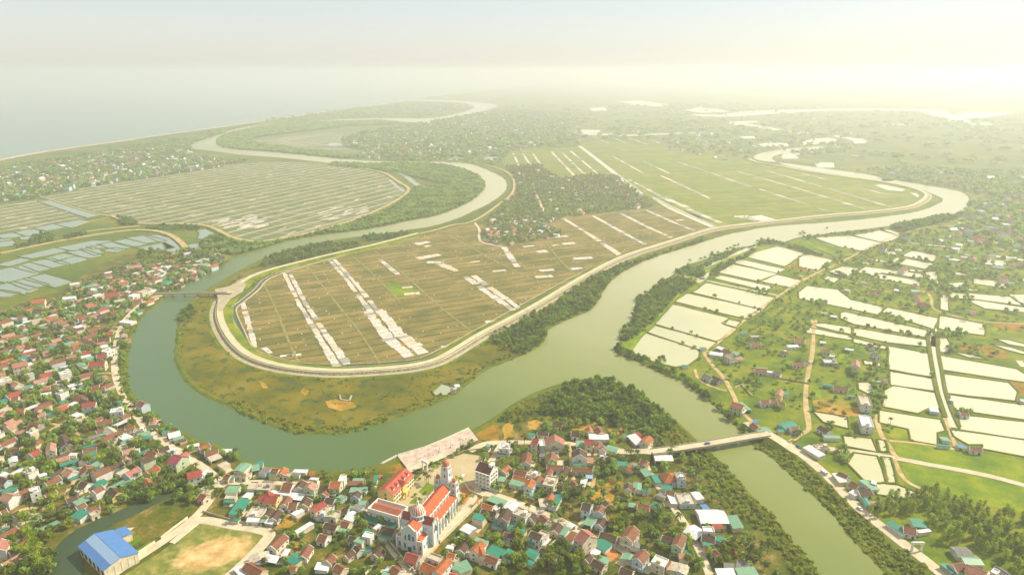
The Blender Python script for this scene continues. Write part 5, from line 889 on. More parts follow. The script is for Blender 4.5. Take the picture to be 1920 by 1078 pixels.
def coping_x(m, x, y0, y1, he, hr, w=.45):     # raised gable coping on a wall that faces +-x
    ym = (y0+y1)/2; slab(m, [(x-w,y0-.2,he+.55),(x+w,y0-.2,he+.55),(x+w,ym,hr+.75),(x-w,ym,hr+.75)], .5); slab(m, [(x+w,y1+.2,he+.55),(x-w,y1+.2,he+.55),(x-w,ym,hr+.752),(x+w,ym,hr+.752)], .5)
def coping_y(m, y, x0, x1, he, hr, w=.45):
    xm = (x0+x1)/2; slab(m, [(x1+.2,y-w,he+.55),(x1+.2,y+w,he+.55),(xm,y+w,hr+.75),(xm,y-w,hr+.75)], .5); slab(m, [(x0-.2,y+w,he+.55),(x0-.2,y-w,he+.55),(xm,y-w,hr+.752),(xm,y+w,hr+.752)], .5)
# chancel end with the gabled rear facade
w = MB(); gab_x(w, 0, 8, 3.2, CW-3.2, 14.5, 18.5); w.box(.6, -.6, -.5, 7.9, 3.18, 8.6); w.box(.6, CW-3.18, -.5, 7.9, CW+.6, 8.6); part('chancel_wall', w, M['ch_wall'])
t = MB(); coping_x(t, .1, 3.2, CW-3.2, 14.5, 18.5); t.box(-.25, -.9, 8.6, 8, -.3, 9.3); t.box(-.25, CW+.3, 8.6, 8, CW+.9, 9.3); t.box(-.3, -.9, 8.62, .5, 3.0, 9.28); t.box(-.3, CW-3.0, 8.62, .5, CW+.9, 9.28)
for y in (-.6, 3.2, CW-3.2, CW+.6):
    t.box(-.5, y-.45, -.5, .4, y+.45, 9.6 if y in (-.6, CW+.6) else 15.6); t.cone(-.05, y, 9.6 if y in (-.6, CW+.6) else 15.6, 11.4 if y in (-.6, CW+.6) else 17.6, .5, .03, 4, a0=math.pi/4)
part('chancel_trim', t, M['ch_trim'])
r = MB(); roof_x(r, .55, 8, 3.2, CW-3.2, 14.5, 18.5); part('chancel_roof', r, M['ch_roof'])
r = MB(); slab(r, [(.6,-.55,8.9),(7.9,-.55,8.9),(7.9,3.15,10.6),(.6,3.15,10.6)], .15); slab(r, [(7.9,CW+.55,8.9),(.6,CW+.55,8.9),(.6,CW-3.15,10.6),(7.9,CW-3.15,10.6)], .15); part('side_chapel_roof', r, M['ch_roof'])
for y in (5.6, 8.2, 10.8): cwin(AWL if y == 8.2 else AW, -.06, y, 8.2, '-x')
for y in (1.0, 5.0, 11.4, CW-1.0): cwin(AW, -.06 if 3 < y < 13 else .54, y, 2.2, '-x')
d = MB(); d.box(-.12, CYM-1.1, 0, -.02, CYM+1.1, 3.4); part('rear_door', d, M['glass'])
for x in (2.4, 5.6): cwin(AWS, x, -.66, 3.4, '-y'); cwin(AWS, x, 3.14, 10.9, '-y'); cwin(AWS, x, CW+.66, 3.4, 'y')
# transept with gabled ends and the dome over the crossing
X0, X1, Y0, Y1 = 8.02, 17, -3.2, CW+3.2
w = MB(); gab_y(w, X0+1.4, X1-1.4, Y0, Y1, 14.5, 18.3); w.box(X0, Y0+2.5, -.5, X1, Y1-2.5, 11); part('transept_wall', w, M['ch_wall'])
r = MB(); roof_y(r, X0+1.4, X1-1.4, Y0+.5, Y1-.5, 14.5, 18.3); part('transept_roof', r, M['ch_red'])
for y in (Y0, Y1):
    t = MB(); coping_y(t, y, X0+1.4, X1-1.4, 14.5, 18.3)
    for x in (X0+1.4, X1-1.4): t.box(x-.5, y-.5, -.5, x+.5, y+.5, 15.8); t.cone(x, y, 15.8, 18, .6, .03, 4, a0=math.pi/4)
    part('transept_trim', t, M['ch_trim'])
xm = (X0+X1)/2
for y, f in ((Y0-.06, '-y'), (Y1+.06, 'y')): cwin(AWL, xm, y, 9.5, f); cwin(AW, xm-2.6, y, 2.5, f); cwin(AW, xm+2.6, y, 2.5, f)
for x in (X0+3, X1-3): cwin(AW, x, Y0-.06, 8.5, '-y')
dc = (xm-.6, CYM)
t = MB(); t.lathe(dc[0], dc[1], [(4.5, 12), (4.5, 16.2), (4.9, 16.3), (4.9, 16.8), (4.3, 16.9), (4.3, 19.4), (4.8, 19.5), (4.8, 20.1), (4.2, 20.2)], 24); part('dome_drum', t, M['ch_wall'])
for i in range(12):
    a = 2*math.pi*i/12; o_ = inst('window', AWS, church, (dc[0]+4.32*math.cos(a), dc[1]+4.32*math.sin(a), 17.1), a+math.pi/2)
prof = [(4.3*math.cos(k*math.pi/2/9)**.8, 20.2+5.4*math.sin(k*math.pi/2/9)) for k in range(9)] + [(.8, 25.5)]
dm = MB(); dm.lathe(dc[0], dc[1], prof, 32, mif=lambda i: 0 if i % 2 else 1); part('dome', dm, [M['ch_roof'], M['ch_trim']])
t = MB(); t.lathe(dc[0], dc[1], [(1.1, 25.3), (1.1, 25.9), (.75, 26), (.75, 27.7), (1.0, 27.8), (.65, 28.5), (.15, 29.3), (.1, 30.6)], 10); t.box(dc[0]-.08, dc[1]-.5, 29.9, dc[0]+.08, dc[1]+.5, 30.1); part('lantern', t, M['ch_trim'])
# nave with clerestory and aisles
NX0, NX1 = 17.02, 48.4
w = MB(); gab_x(w, NX0, NX1, 3.6, CW-3.6, 14.6, 18.2); w.box(NX0, -1.2, -.5, NX1, 3.58, 8.6); w.box(NX0, CW-3.58, -.5, NX1, CW+1.2, 8.6); part('nave_wall', w, M['ch_wall'])
r = MB(); roof_x(r, NX0+.1, NX1-.6, 3.2, CW-3.2, 14.3, 18.2); part('nave_roof', r, M['ch_roof'])
r = MB(); slab(r, [(NX0,-1.0,9.0),(NX1-.5,-1.0,9.0),(NX1-.5,3.55,11.4),(NX0,3.55,11.4)], .15); slab(r, [(NX1-.5,CW+1.0,9.0),(NX0,CW+1.0,9.0),(NX0,CW-3.55,11.4),(NX1-.5,CW-3.55,11.4)], .15); part('aisle_roof', r, M['ch_roof'])
t = MB(); t.box(NX0, -1.5, 8.6, NX1, -1.0, 9.5); t.box(NX0, CW+1.0, 8.6, NX1, CW+1.5, 9.5); t.box(NX0, 3.0, 14.2, NX1, 3.35, 15.0); t.box(NX0, CW-3.35, 14.2, NX1, CW-3.0, 15.0); coping_x(t, NX1-.5, 3.2, CW-3.2, 14.5, 18.3)
for i in range(8):
    x = NX0+.8+i*(NX1-NX0-1.6)/7
    for y in (-1.7, CW+1.7): t.box(x-.35, y-.5, -.5, x+.35, y+.5, 9.6); t.cone(x, y, 9.6, 11.6, .5, .03, 4, a0=math.pi/4)
    for y in (3.15, CW-3.15): t.box(x-.22, y-.22, 9.5, x+.22, y+.22, 15.4); t.cone(x, y, 15.4, 16.8, .35, .03, 4, a0=math.pi/4)
part('nave_trim', t, M['ch_trim'])
for i in range(7):
    x = NX0+.8+(i+.5)*(NX1-NX0-1.6)/7
    cwin(AW, x, -1.26, 2.6, '-y'); cwin(AW, x, CW+1.26, 2.6, 'y'); cwin(AWS, x, 3.52, 11.8, '-y'); cwin(AWS, x, CW-3.52, 11.8, 'y')
# three towers
def tower(cx, cy, w, hs, dome_r, roof_h, n=1):
    t = MB(); z = -.5; ww = w
    for k, h in enumerate(hs):
        t.box(cx-ww/2, cy-ww/2, z, cx+ww/2, cy+ww/2, h); z = h+.6; ww *= .86
    part('tower_shaft', t, M['ch_wall'])
    q = MB(); ww = w
    for k, h in enumerate(hs):
        q.box(cx-ww/2-.35, cy-ww/2-.35, h+.002, cx+ww/2+.35, cy+ww/2+.35, h+.598)
        for sx in (-1, 1):
            for sy in (-1, 1):
                px_, py_ = cx+sx*ww/2, cy+sy*ww/2; q.box(px_-.38, py_-.38, (hs[k-1]+.602 if k else -.5), px_+.38, py_+.38, h-.002)
                q.cone(px_, py_, h+.6, h+2.8, .45, .03, 4, a0=math.pi/4)
        ww *= .86
    part('tower_trim', q, M['ch_trim'])
    z = hs[-1]+.6; dm = MB(); dm.lathe(cx, cy, [(dome_r, z), (dome_r, z+.7)] + [(dome_r*1.06*math.cos(a*math.pi/16)**.75, z+.7+roof_h*math.sin(a*math.pi/16)) for a in range(1, 8)] + [(.12, z+.7+roof_h)], 16); part('tower_dome', dm, M['roof_s_ch'])
    f = MB(); f.tube((cx, cy, z+roof_h+.6), (cx, cy, z+roof_h+3.2), .14, .08, 6); f.box(cx-.07, cy-.6, z+roof_h+2.2, cx+.07, cy+.6, z+roof_h+2.4); part('cross', f, M['ch_trim'])
    ww = w; z0 = 0
    for k, h in enumerate(hs):
        me = AWL if (w > 6 and h-z0 > 6.5) else AWS
        for f_, p_ in (('-y', (cx, cy-ww/2-.06)), ('y', (cx, cy+ww/2+.06)), ('-x', (cx-ww/2-.06, cy)), ('x', (cx+ww/2+.06, cy))):
            if k or f_ != '-x': cwin(me, p_[0], p_[1], z0+(h-z0)*.3, f_)
        z0 = h; ww *= .86
M['roof_s_ch'] = flat('tower_dome_red', (0.55, 0.16, 0.09), 0.6, 0.2, 1.0)
tower(51.6, CYM, 6.4, [14.0, 20.5, 26.0, 29.4], 2.2, 3.0)
tower(51.0, CYM-6.1, 4.3, [10.0, 14.8, 18.8], 1.4, 2.0); tower(51.0, CYM+6.1, 4.3, [10.0, 14.8, 18.8], 1.4, 2.0)
w = MB(); w.box(48.42, -1.0, -.5, 50.5, CYM-3.3, 9.5); w.box(48.42, CYM+3.3, -.5, 50.5, CW+1.0, 9.5); part('porch_wall', w, M['ch_wall'])

def quad_thing(name, label, cat, px, z, wall_m, build):
    c = [G(x, y, z) for x, y in px]; cx = sum(p[0] for p in c)/4; cy = sum(p[1] for p in c)/4
    a = math.atan2(c[1][1]-c[0][1]+c[2][1]-c[3][1], c[1][0]-c[0][0]+c[2][0]-c[3][0])
    L = (math.hypot(c[1][0]-c[0][0], c[1][1]-c[0][1])+math.hypot(c[2][0]-c[3][0], c[2][1]-c[3][1]))/2; W = (math.hypot(c[3][0]-c[0][0], c[3][1]-c[0][1])+math.hypot(c[2][0]-c[1][0], c[2][1]-c[1][1]))/2
    e = empty(name, (cx, cy, .1), a); tag(e, label, cat); build(e, L, W); return e
# parish hall: white box with a red roof sunk behind its parapet
def hall(e, L, W):
    w = MB(); w.box(-L/2, -W/2, -.5, L/2, W/2, 6.6); w.build('wall', M['trim'], e)
    p = MB()
    for q in ((-L/2-.1,-W/2-.1,L/2+.1,-W/2+.5),(-L/2-.1,W/2-.5,L/2+.1,W/2+.1),(-L/2-.1,-W/2+.502,-L/2+.5,W/2-.502),(L/2-.5,-W/2+.502,L/2+.1,W/2-.502)): p.box(q[0], q[1], 6.6, q[2], q[3], 8.6)
    p.build('parapet', M['ch_trim'], e)
    r = MB(); a, b = L/2-1.2, W/2-1.6; slab(r, [(-a,-b,7.0),(a,-b,7.0),(a,0,8.8),(-a,0,8.8)], .15); slab(r, [(a,b,7.0),(-a,b,7.0),(-a,0,8.802),(a,0,8.802)], .15); r.build('roof', M['roof_r2'], e)
    wm = window_mesh()
    for i in range(5): inst('window', wm, e, ((i+.5)/5*L-L/2, -W/2-.045, 3.4), 0)
    st = MB(); st.box(-L/2-.12, -W/2-.16, 5.4, L/2+.12, -W/2-.002, 5.6); st.build('cornice', M['roof_n'], e)
    g = MB(); slab(g, [(-L/2-1,-W/2-5.5,2.4),(L/2-.5,-W/2-5.5,2.4),(L/2-.5,-W/2-.2,3.3),(-L/2-1,-W/2-.2,3.3)], .1); g.build('awning', M['roof_tdark'], e)
    for i in range(5): q = MB(); x = -L/2+i*L/4.2; q.box(x-.07, -W/2-5.3, -.5, x+.07, -W/2-5.16, 2.35); q.build('post', M['metal'], e)
M['roof_r2'] = ribbed('faded_red_tile', (0.42, 0.13, 0.08), (0.2, 0.07, 0.04), 0.5, 0.7, 0.3, 0.5, 0.2)
M['roof_tdark'] = ribbed('dark_green_sheet', (0.01, 0.15, 0.085), (0.01, 0.08, 0.05), 0.8, 0.5, 0.2)
quad_thing('parish_hall', 'white parish hall with sunken red roof and long dark green awning', 'hall', [(690,953.5),(750,968),(761,949.6),(708,932)], 8.6, None, hall)
# school
def ridge_thing(name, label, cat, p, q, W, hr, wm, rm, he, par=False, rz_extra=0):
    a = G(*p, hr); b = G(*q, hr); L = math.hypot(b[0]-a[0], b[1]-a[1]); an = math.atan2(b[1]-a[1], b[0]-a[0])
    e = empty(name, ((a[0]+b[0])/2, (a[1]+b[1])/2, .1), an); tag(e, label, cat)
    w, r = gable_parts(L, W, he, hr, .7, par); w.build('wall', wm, e); r.build('roof', rm, e); return e, L
M['school_roof'] = ribbed('school_red_tile', (0.48, 0.105, 0.06), (0.25, 0.05, 0.03), 0.5, 0.7, 0.25, 0.55, 0.2)
sc, L = ridge_thing('school', 'long yellow school with red roof, four dormers and front porch', 'school', (722,915), (760,878), 12.5, 13.0, M['yellow_wall'], M['school_roof'], 9.2)
wm = window_mesh()
sl = (13.0-9.2)/6.25
for i, f in enumerate((-.36, -.17, .17, .36)):
    x = f*L; d = MB(); y0 = -4.6; zb_ = 13-(4.6)*sl; d.add([(x-.8,y0,zb_),(x+.8,y0,zb_),(x+.8,y0,zb_+1.4),(x,y0,zb_+2.1),(x-.8,y0,zb_+1.4),(x-.8,y0+2.2,zb_+1.4),(x+.8,y0+2.2,zb_+1.4),(x,y0+3.2,zb_+2.1)], [(0,1,2,3,4),(0,4,5),(1,6,2)]); dd = d.build('dormer', M['ch_trim'], sc)
    q = MB(); q.add([(x-1,y0-.2,zb_+1.35),(x,y0-.2,zb_+2.25),(x,y0+3.4,zb_+2.25),(x-1,y0+2.4,zb_+1.35),(x+1,y0-.2,zb_+1.35),(x+1,y0+2.4,zb_+1.35)], [(0,1,2,3),(1,4,5,2)]); q.build('dormer_roof', M['school_roof'], dd)
po = MB(); po.box(-2.4, -9.4, 4.6, 2.4, -6.3, 5.1); 
for sx in (-2.2, 2.2): po.box(sx-.3, -9.3, -.5, sx+.3, -8.7, 4.6)
po.build('porch', M['yellow_wall'], sc)
g = MB(); g.add([(-3,-7.3,9.4),(3,-7.3,9.4),(0,-7.3,12.4),(-3,-4.5,9.4),(3,-4.5,9.4),(0,-1.6,12.4)], [(0,1,2),(0,2,5,3),(1,4,5,2)]); g.build('porch_gable', M['school_roof'], sc)
g = MB(); g.box(-2.7, -7.1, -.5, 2.7, -6.27, 9.35); g.build('porch_tower', M['yellow_wall'], sc)
aw = arch_window(1.6, 2.4)
for f in range(3):
    for i in range(9):
        x = (i+.5)/9*L-L/2
        if abs(x) > 3: inst('window', aw, sc, (x, -6.3, .6+3*f), 0)
        inst('window', wm, sc, (x, 6.3, .9+3*f), math.pi)
    inst('window', aw, sc, (-L/2-.06, 0, .6+3*f), -math.pi/2)
ar = MB()
for z in (3.0, 6.0, 9.0): ar.box(-L/2-.3, -6.75, z-.12, -2.75, -6.26, z+.12); ar.box(2.75, -6.75, z-.12, L/2+.3, -6.26, z+.12)
ar.build('cornice', M['ch_trim'], sc)
# four-storey block
bk_, L = ridge_thing('apartment_block', 'four-storey white block with maroon roof beside the paved church square', 'block', (899,865), (926,874), 11.0, 16.5, M['trim'], ribbed('maroon_tile', (0.13, 0.045, 0.04), (0.06, 0.02, 0.02), 0.5, 0.7, 0.3, 0.5, 0.2), 12.6, True)
for f in range(4):
    for i in range(4):
        for sy in (-1, 1): inst('window', wm, bk_, ((i+.5)/4*L-L/2, sy*5.545, 1.0+3.1*f), 0 if sy < 0 else math.pi)
    for y in (-3, 0, 3): inst('window', wm, bk_, (L/2+.33, y, 1.0+3.1*f), math.pi/2)
    b = MB(); b.box(-L/2, -6.7, 3.1*f+2.95, L/2, -5.52, 3.1*f+3.1); b.box(-L/2, -6.7, 3.1*f+3.102, L/2, -6.6, 3.1*f+3.6) if f < 3 else None; b.build('balcony', M['ch_trim'], bk_)
s = MB(); s.box(L/2-3.5, -1.5, 13.5, L/2-1, 3, 17.6); s.build('stair_hut', M['trim'], bk_)
# blue hall
M['blue1'] = ribbed('blue_sheet', (0.075, 0.20, 0.46), (0.05, 0.12, 0.3), 0.9, 0.45, 0.15, 0.7); M['blue2'] = ribbed('pale_blue_sheet', (0.27, 0.40, 0.58), (0.2, 0.3, 0.42), 0.9, 0.45, 0.12, 0.7)
bh, L = ridge_thing('sports_hall', 'large blue-roofed hall on the creek bank with pale ridge stripe', 'hall', (178,1000.5), (225.5,1044.6), 19.0, 9.5, M['cream_wall'], M['blue1'], 6.6)
s = MB(); sl = 2.9/9.5; a = L/2+.3
for sy in (-1,):
    y = sy*5.6; q = [(-a, 0, 9.5+.2), (a, 0, 9.5+.2), (a, y, 9.5-abs(y)*sl+.2), (-a, y, 9.5-abs(y)*sl+.2)]
    slab(s, q if sy > 0 else q[::-1], .05)
s.build('ridge_stripe', M['blue2'], bh)
s = MB(); slab(s, [(-L/2,9.9,6.0),(-L/2+11,9.9,6.0),(-L/2+11,17,5.2),(-L/2,17,5.2)], .1); s.build('side_roof', M['blue1'], bh)
s = MB(); s.box(-L/2+.5, 10, -.5, -L/2+10.5, 16.5, 5.0); s.build('side_wall', M['cream_wall'], bh)
for i in range(6): q = MB(); x = -L/2+(i+.5)*L/6; q.box(x-1.3, -9.62, 1.0, x+1.3, -9.52, 4.8); q.build('opening', M['glass'], bh)
for i in range(5): q = MB(); x = -7.6+i*3.8; q.box(L/2+.02, x-.15, -.5, L/2+.2, x+.15, 6.4); q.build('pilaster', M['trim'], bh)
# ============================================================ BRIDGES
M['bridge'] = earth('bridge_concrete', [(0.3, (0.3, 0.27, 0.2)), (0.5, (0.42, 0.38, 0.29)), (0.7, (0.52, 0.48, 0.38))], 0.3, 1.2)
def bridge(name, label, pts, z, w, piers, ph, beam=1.0, fh=.9):
    e = empty(name, (0, 0, 0)); tag(e, label, 'bridge'); p = [G(x, y, z) for x, y in pts]; p = smooth(p)
    d = MB(); ribbon(d, p, [(-w/2, z-.5), (-w/2, z), (w/2, z), (w/2, z-.5), (-w/2, z-.5)]); d.build('deck', M['road'], e)
    for s in (-1, 1):
        r = MB(); ribbon(r, p, [(s*(w/2-.32), z+.004), (s*(w/2-.32), z+fh), (s*(w/2-.02), z+fh), (s*(w/2-.02), z+.004)][::s]); r.build('parapet', M['bridge'], e)
        g = MB(); o_ = s*w*.33; ribbon(g, p, [(o_-.35, z-.502), (o_+.35, z-.502), (o_+.3, z-.5-beam), (o_-.3, z-.5-beam), (o_-.35, z-.502)]); g.build('girder', M['bridge'], e)
    for (x, y) in piers:
        q = G(x, y, z); i = min(range(len(p)-1), key=lambda i: (p[i][0]-q[0])**2+(p[i][1]-q[1])**2); a = math.atan2(p[i+1][1]-p[i][1], p[i+1][0]-p[i][0])
        m = MB(); m.box(-.7, -w/2-.2, z-1.7-beam+.3, .7, w/2+.2, z-.52-beam)
        for s in (-1, 1): m.cone(0, s*w*.3, -2, z-1.4-beam, .65, .6, 10)
        o_ = m.build('pier', M['bridge'], e); o_.location = (q[0], q[1], 0); o_.rotation_euler = (0, 0, a)
    return p
pb = bridge('road_bridge', 'long pale concrete road bridge over the straight canal', [(1222,846.5),(1260,842),(1300,836),(1345,829),(1395,820),(1440,813)], 5.0, 8.0, [(1258,842),(1302,836),(1342,829.5),(1380,823)], 5, 1.1)
fbp = bridge('footbridge', 'narrow grey concrete bridge crossing the river to the dike', [(288,550),(320,550),(360,549),(400,549),(425,549)], 5.0, 4.0, [(322,550),(346,549.5),(370,549.2),(392,549)], 5, .7, .8)
em = MB()
def ramp_mesh(a, b, za, zb_, w):
    n = 6; L = math.hypot(b[0]-a[0], b[1]-a[1]); nx, ny = -(b[1]-a[1])/L, (b[0]-a[0])/L; k = len(em.v)
    for i in range(n+1):
        t = i/n; z = za+(zb_-za)*(t*t*(3-2*t)); x = a[0]+(b[0]-a[0])*t; y = a[1]+(b[1]-a[1])*t
        for o_, zz in ((-w/2-z*1.4-.2, 0), (-w/2, z), (w/2, z), (w/2+z*1.4+.2, 0)): em.v.append((x+nx*o_, y+ny*o_, zz+.05))
    for i in range(n):
        for q in range(3): em.f.append([k+i*4+q+1, k+i*4+q, k+(i+1)*4+q, k+(i+1)*4+q+1]); em.mi.append(0 if q == 1 else 1)
ramp_mesh(pb[0], G(1160,846), 4.95, .4, 8); ramp_mesh(pb[-1], G(1500,850,0), 4.95, .35, 8.5); ramp_mesh(fbp[0], G(266,562), 4.95, .4, 5); ramp_mesh(fbp[-1], G(440,552), 4.95, 3.3, 5)
ramp_mesh(pb[-1], G(1398,792), 4.0, .35, 6)
struct('bridge_approach_road', em, [M['road'], M['bank']])
# ============================================================ SMALL THINGS
def wall_line(pts, h, w, mat, label, cap=True):
    e = MB(); ribbon(e, pts, [(-w/2, -.2), (-w/2, h), (w/2, h), (w/2, -.2)]); o_ = e.build('boundary_wall', mat); tag(o_, label, 'wall', 'boundary walls of the village compounds')
    return o_
WL = [([(905,938),(868,976),(825,1018)], 2.6, .4, 'cream_wall', 'long cream wall along the lane right of the church'), ([(822,1022),(800,1045),(768,1073)], 2.4, .4, 'cream_wall', 'cream wall running from the church terrace down to the lane end'), ([(684,962),(700,985),(730,1022),(762,1060),(775,1073)], 2.6, .4, 'stone', 'dark wall bordering the lane left of the church'), ([(302,1010),(325,992),(352,972)], 1.8, .35, 'cream_wall', 'cream wall beside the road above the football pitch'), ([(214,1078),(250,1045),(291,1018)], 2, .4, 'cream_wall', 'cream wall between the blue-roofed hall garden and the football pitch'), ([(380,960),(420,972),(470,985)], 1.6, .3, 'bridge', 'grey wall along the road opposite the pitch corner'), ([(550,980),(530,955),(527,985)][:0] or [(512,985),(530,955),(545,925)], 2, .3, 'cream_wall', 'cream wall on the left of the bare brown plot'), ([(746,855.2),(797,840.6),(839,823),(879,804.6)], 1.9, .3, 'ch_trim', 'low white balustrade along the river edge of the plaza'), ([(716,870.5),(744,856.2)], 1.9, .3, 'ch_trim', 'low pale wall on the water side of the rusty plot'), ([(862,870),(880,858),(915,845),(931,829)][:0] or [(848,853),(870,846),(905,842),(925,852)], 1.2, .3, 'bridge', 'grey wall at the top of the paved church square'), ([(1320,1078),(1290,1050),(1270,1020)][:0] or [(1411,745),(1390,722),(1378,727)], 1.6, .3, 'cream_wall', 'short cream wall beside the bare plot near the canal-bank path'), ([(1407,700),(1460,710),(1511,719)], 1.5, .3, 'bridge', 'long grey wall crossing the gardens to the eastern path'), ([(700,1030),(650,1005),(640,1000)], 1.8, .3, 'stone', 'dark wall behind the vegetable garden'), ([(685,1078),(700,1062),(720,1048)], 1.8, .3, 'cream_wall', 'cream wall by the vegetable garden corner'), ([(928,832),(912,855),(908,868)], 1.8, .3, 'cream_wall', 'cream wall on the lane behind the maroon-roofed block'), ([(870,905),(880,920),(900,930)], 1.4, .35, 'ch_trim', 'white gate wall below the maroon-roofed block')]
for pts, h, w, mt, lb in WL: wall_line(GZ(pts), h, w, M[mt], lb)
def gate(name, label, a, b, h, mt, z=0.1):
    A, B = G(*a), G(*b); e = empty(name, ((A[0]+B[0])/2, (A[1]+B[1])/2, z), math.atan2(B[1]-A[1], B[0]-A[0])); L = math.hypot(B[0]-A[0], B[1]-A[1]); tag(e, label, 'gate')
    for s in (-1, 1): p = MB(); p.box(s*L/2-.5, -.5, -.3, s*L/2+.5, .5, h); p.build('pillar', M[mt], e)
    p = MB(); p.box(-L/2-1, -.6, h+.002, L/2+1, .6, h+1.1); p.box(-L/2-.4, -.45, h+1.102, L/2+.4, .45, h+1.5); p.build('beam', M[mt], e); return e
gate('village_gate', 'white concrete village gate spanning the road near the wood', (1709,1033), (1727,1033), 5.2, 'ch_trim')
gate('church_gate', 'tall white church gate facing the riverside plaza', (793,880), (801,884), 6.5, 'trim')
# lamp posts, flagpole, people on the plaza
M['person_red'] = flat('red_shirt', (0.45, 0.06, 0.04)); M['person_dark'] = flat('dark_clothes', (0.04, 0.04, 0.06)); M['person_blue'] = flat('blue_shirt', (0.08, 0.14, 0.35)); M['skin'] = flat('skin', (0.5, 0.28, 0.18))
def lamp_post(x, y, label, h=7.5):
    g = G(x, y); e = empty('street_lamp', (g[0], g[1], 1.0)); tag(e, label, 'street lamp', 'lamp posts of the plaza')
    p = MB(); p.cone(0, 0, 0, h, .12, .07, 8); p.cone(0, 0, 0, .5, .28, .2, 8); p.build('pole', M['metal'], e)
    a = MB(); a.tube((0, 0, h), (1.4, 0, h+.4), .05, .04, 6); a.build('arm', M['metal'], e)
    l = MB(); l.box(1.2, -.18, h+.3, 2.0, .18, h+.46); l.build('lamp_head', M['trim'], e)
for i, (x, y, s) in enumerate(((781,866,'leftmost of the grey lamp posts on the plaza'), (803,857,'grey lamp post second from the left on the plaza'), (824,849,'grey lamp post in the middle of the plaza'), (845,841,'grey lamp post fourth from the left on the plaza'), (864,833,'grey lamp post by the upper right of the plaza'))): lamp_post(x, y, s)
g = G(863, 902); e = empty('flagpole', (g[0], g[1], .12)); tag(e, 'tall thin flagpole standing alone on the paved church square', 'flagpole')
p = MB(); p.cone(0, 0, .4, 13, .12, .05, 8); p.build('pole', M['metal'], e); p = MB(); p.cone(0, 0, 0, .4, .9, .7, 8); p.build('base', M['ch_trim'], e)
g = G(1690, 985)
def person_mesh(mat, pose):
    """one continuous skinned figure: legs apart in a step, arms hanging, head on a neck"""
    V = [(0,0,.95),(0,0,1.2),(0,0,1.42),(0,0,1.52),(0,.01,1.64),(.1,0,.9),(.13,.06*pose,.5),(.13,-.08*pose,.06),(-.1,0,.9),(-.13,-.1*pose,.5),(-.13,.12*pose,.06),(.19,0,1.4),(.25,.03,1.15),(.25,.1,.9),(-.19,0,1.4),(-.25,-.03,1.15),(-.25,.06,.9)]
    E = [(0,1),(1,2),(2,3),(3,4),(0,5),(5,6),(6,7),(0,8),(8,9),(9,10),(2,11),(11,12),(12,13),(2,14),(14,15),(15,16)]
    me = bpy.data.meshes.new('p'); me.from_pydata(V, E, []); o_ = bpy.data.objects.new('p', me); scene.collection.objects.link(o_)
    sk = o_.modifiers.new('s', 'SKIN'); rad = [.15,.14,.16,.06,.11,.1,.07,.05,.1,.07,.05,.07,.05,.04,.07,.05,.04]
    for v, r_ in zip(me.skin_vertices[0].data, rad): v.radius = (r_, r_)
    me.skin_vertices[0].data[0].use_root = True
    dg = bpy.context.evaluated_depsgraph_get(); n_ = bpy.data.meshes.new_from_object(o_.evaluated_get(dg)); bpy.data.objects.remove(o_)
    n_.name = 'person'; n_.materials.clear(); n_.materials.append(M[mat]); n_.materials.append(M['skin'])
    for p_ in n_.polygons: p_.material_index = 1 if p_.center.z > 1.52 else 0
    return n_
PM = {k: person_mesh(k, p_) for k, p_ in (('person_red', 1), ('person_dark', -1), ('person_blue', .6))}
for x, y, k, s in ((818,849,'person_red','person in red standing mid plaza, left one of the group'), (822,851,'person_red','person in red standing mid plaza, right one of the group'), (796,858,'person_dark','person in dark clothes on the lower left of the plaza'), (787,863,'person_blue','person in blue near the left end of the plaza'), (824,844,'person_red','person in red close to the river balustrade'), (844,842,'person_dark','person in dark clothes walking right of the plaza middle'), (868,829,'person_dark','person in dark clothes at the upper right plaza corner, left one'), (874,826,'person_dark','person in dark clothes at the upper right plaza corner, middle one'), (879,828,'person_blue','person in blue at the upper right plaza corner'), (861,826,'person_blue','person in blue beside the river near the plaza top'), (812,856,'person_blue','person in blue near the church gate on the plaza'), (836,843,'person_red','person in red between the third and fourth lamp posts')):
    g = G(x, y); o_ = inst('person', PM[k], None, (g[0], g[1], 1.0), random.uniform(0, 6)); tag(o_, s, 'person', 'people strolling on the riverside plaza')
# a few parked vehicles on the bridge road
M['car_w'] = flat('white_paint', (0.7, 0.7, 0.7), .3, .05, 1, .5); M['car_b'] = flat('blue_paint', (0.06, 0.12, 0.3), .3, .05, 1, .5); M['tyre'] = flat('tyre', (0.02, 0.02, 0.02), .9)
def vehicle(x, y, tx, ty, mat, label, L=4.4, H=1.5, z=.4):
    a, b = G(x, y, z), G(tx, ty, z); e = empty('car' if L < 5 else 'truck', (a[0], a[1], z), math.atan2(b[1]-a[1], b[0]-a[0])); tag(e, label, 'car' if L < 5 else 'truck')
    m = MB(); m.box(-L/2, -.85, .35, L/2, .85, .95); m.add([(-L*.38,-.8,.952),(L*.22,-.8,.952),(L*.22,.8,.952),(-L*.38,.8,.952),(-L*.3,-.68,H),(L*.1,-.68,H),(L*.1,.68,H),(-L*.3,.68,H)], [(4,5,6,7),(0,1,5,4),(1,2,6,5),(2,3,7,6),(3,0,4,7)]) if L < 5 else m.box(L*.22, -.9, .952, L*.46, .9, 2.3)
    if L > 5: m.box(-L/2, -1.05, .952, L*.18, 1.05, 1.9)
    m.build('body', M[mat], e)
    g = MB(); g.box(L*.12 if L < 5 else L*.462, -.7, 1.0 if L < 5 else 1.4, L*.2 if L < 5 else L*.475, .7, 1.35 if L < 5 else 2.1); g.build('windscreen', M['glass'], e)
    for sx in (-.32, .32):
        for sy in (-1, 1): w_ = MB(); w_.tube((sx*L, sy*.72, .34), (sx*L, sy*.92, .34), .34, .34, 10); w_.build('wheel', M['tyre'], e)
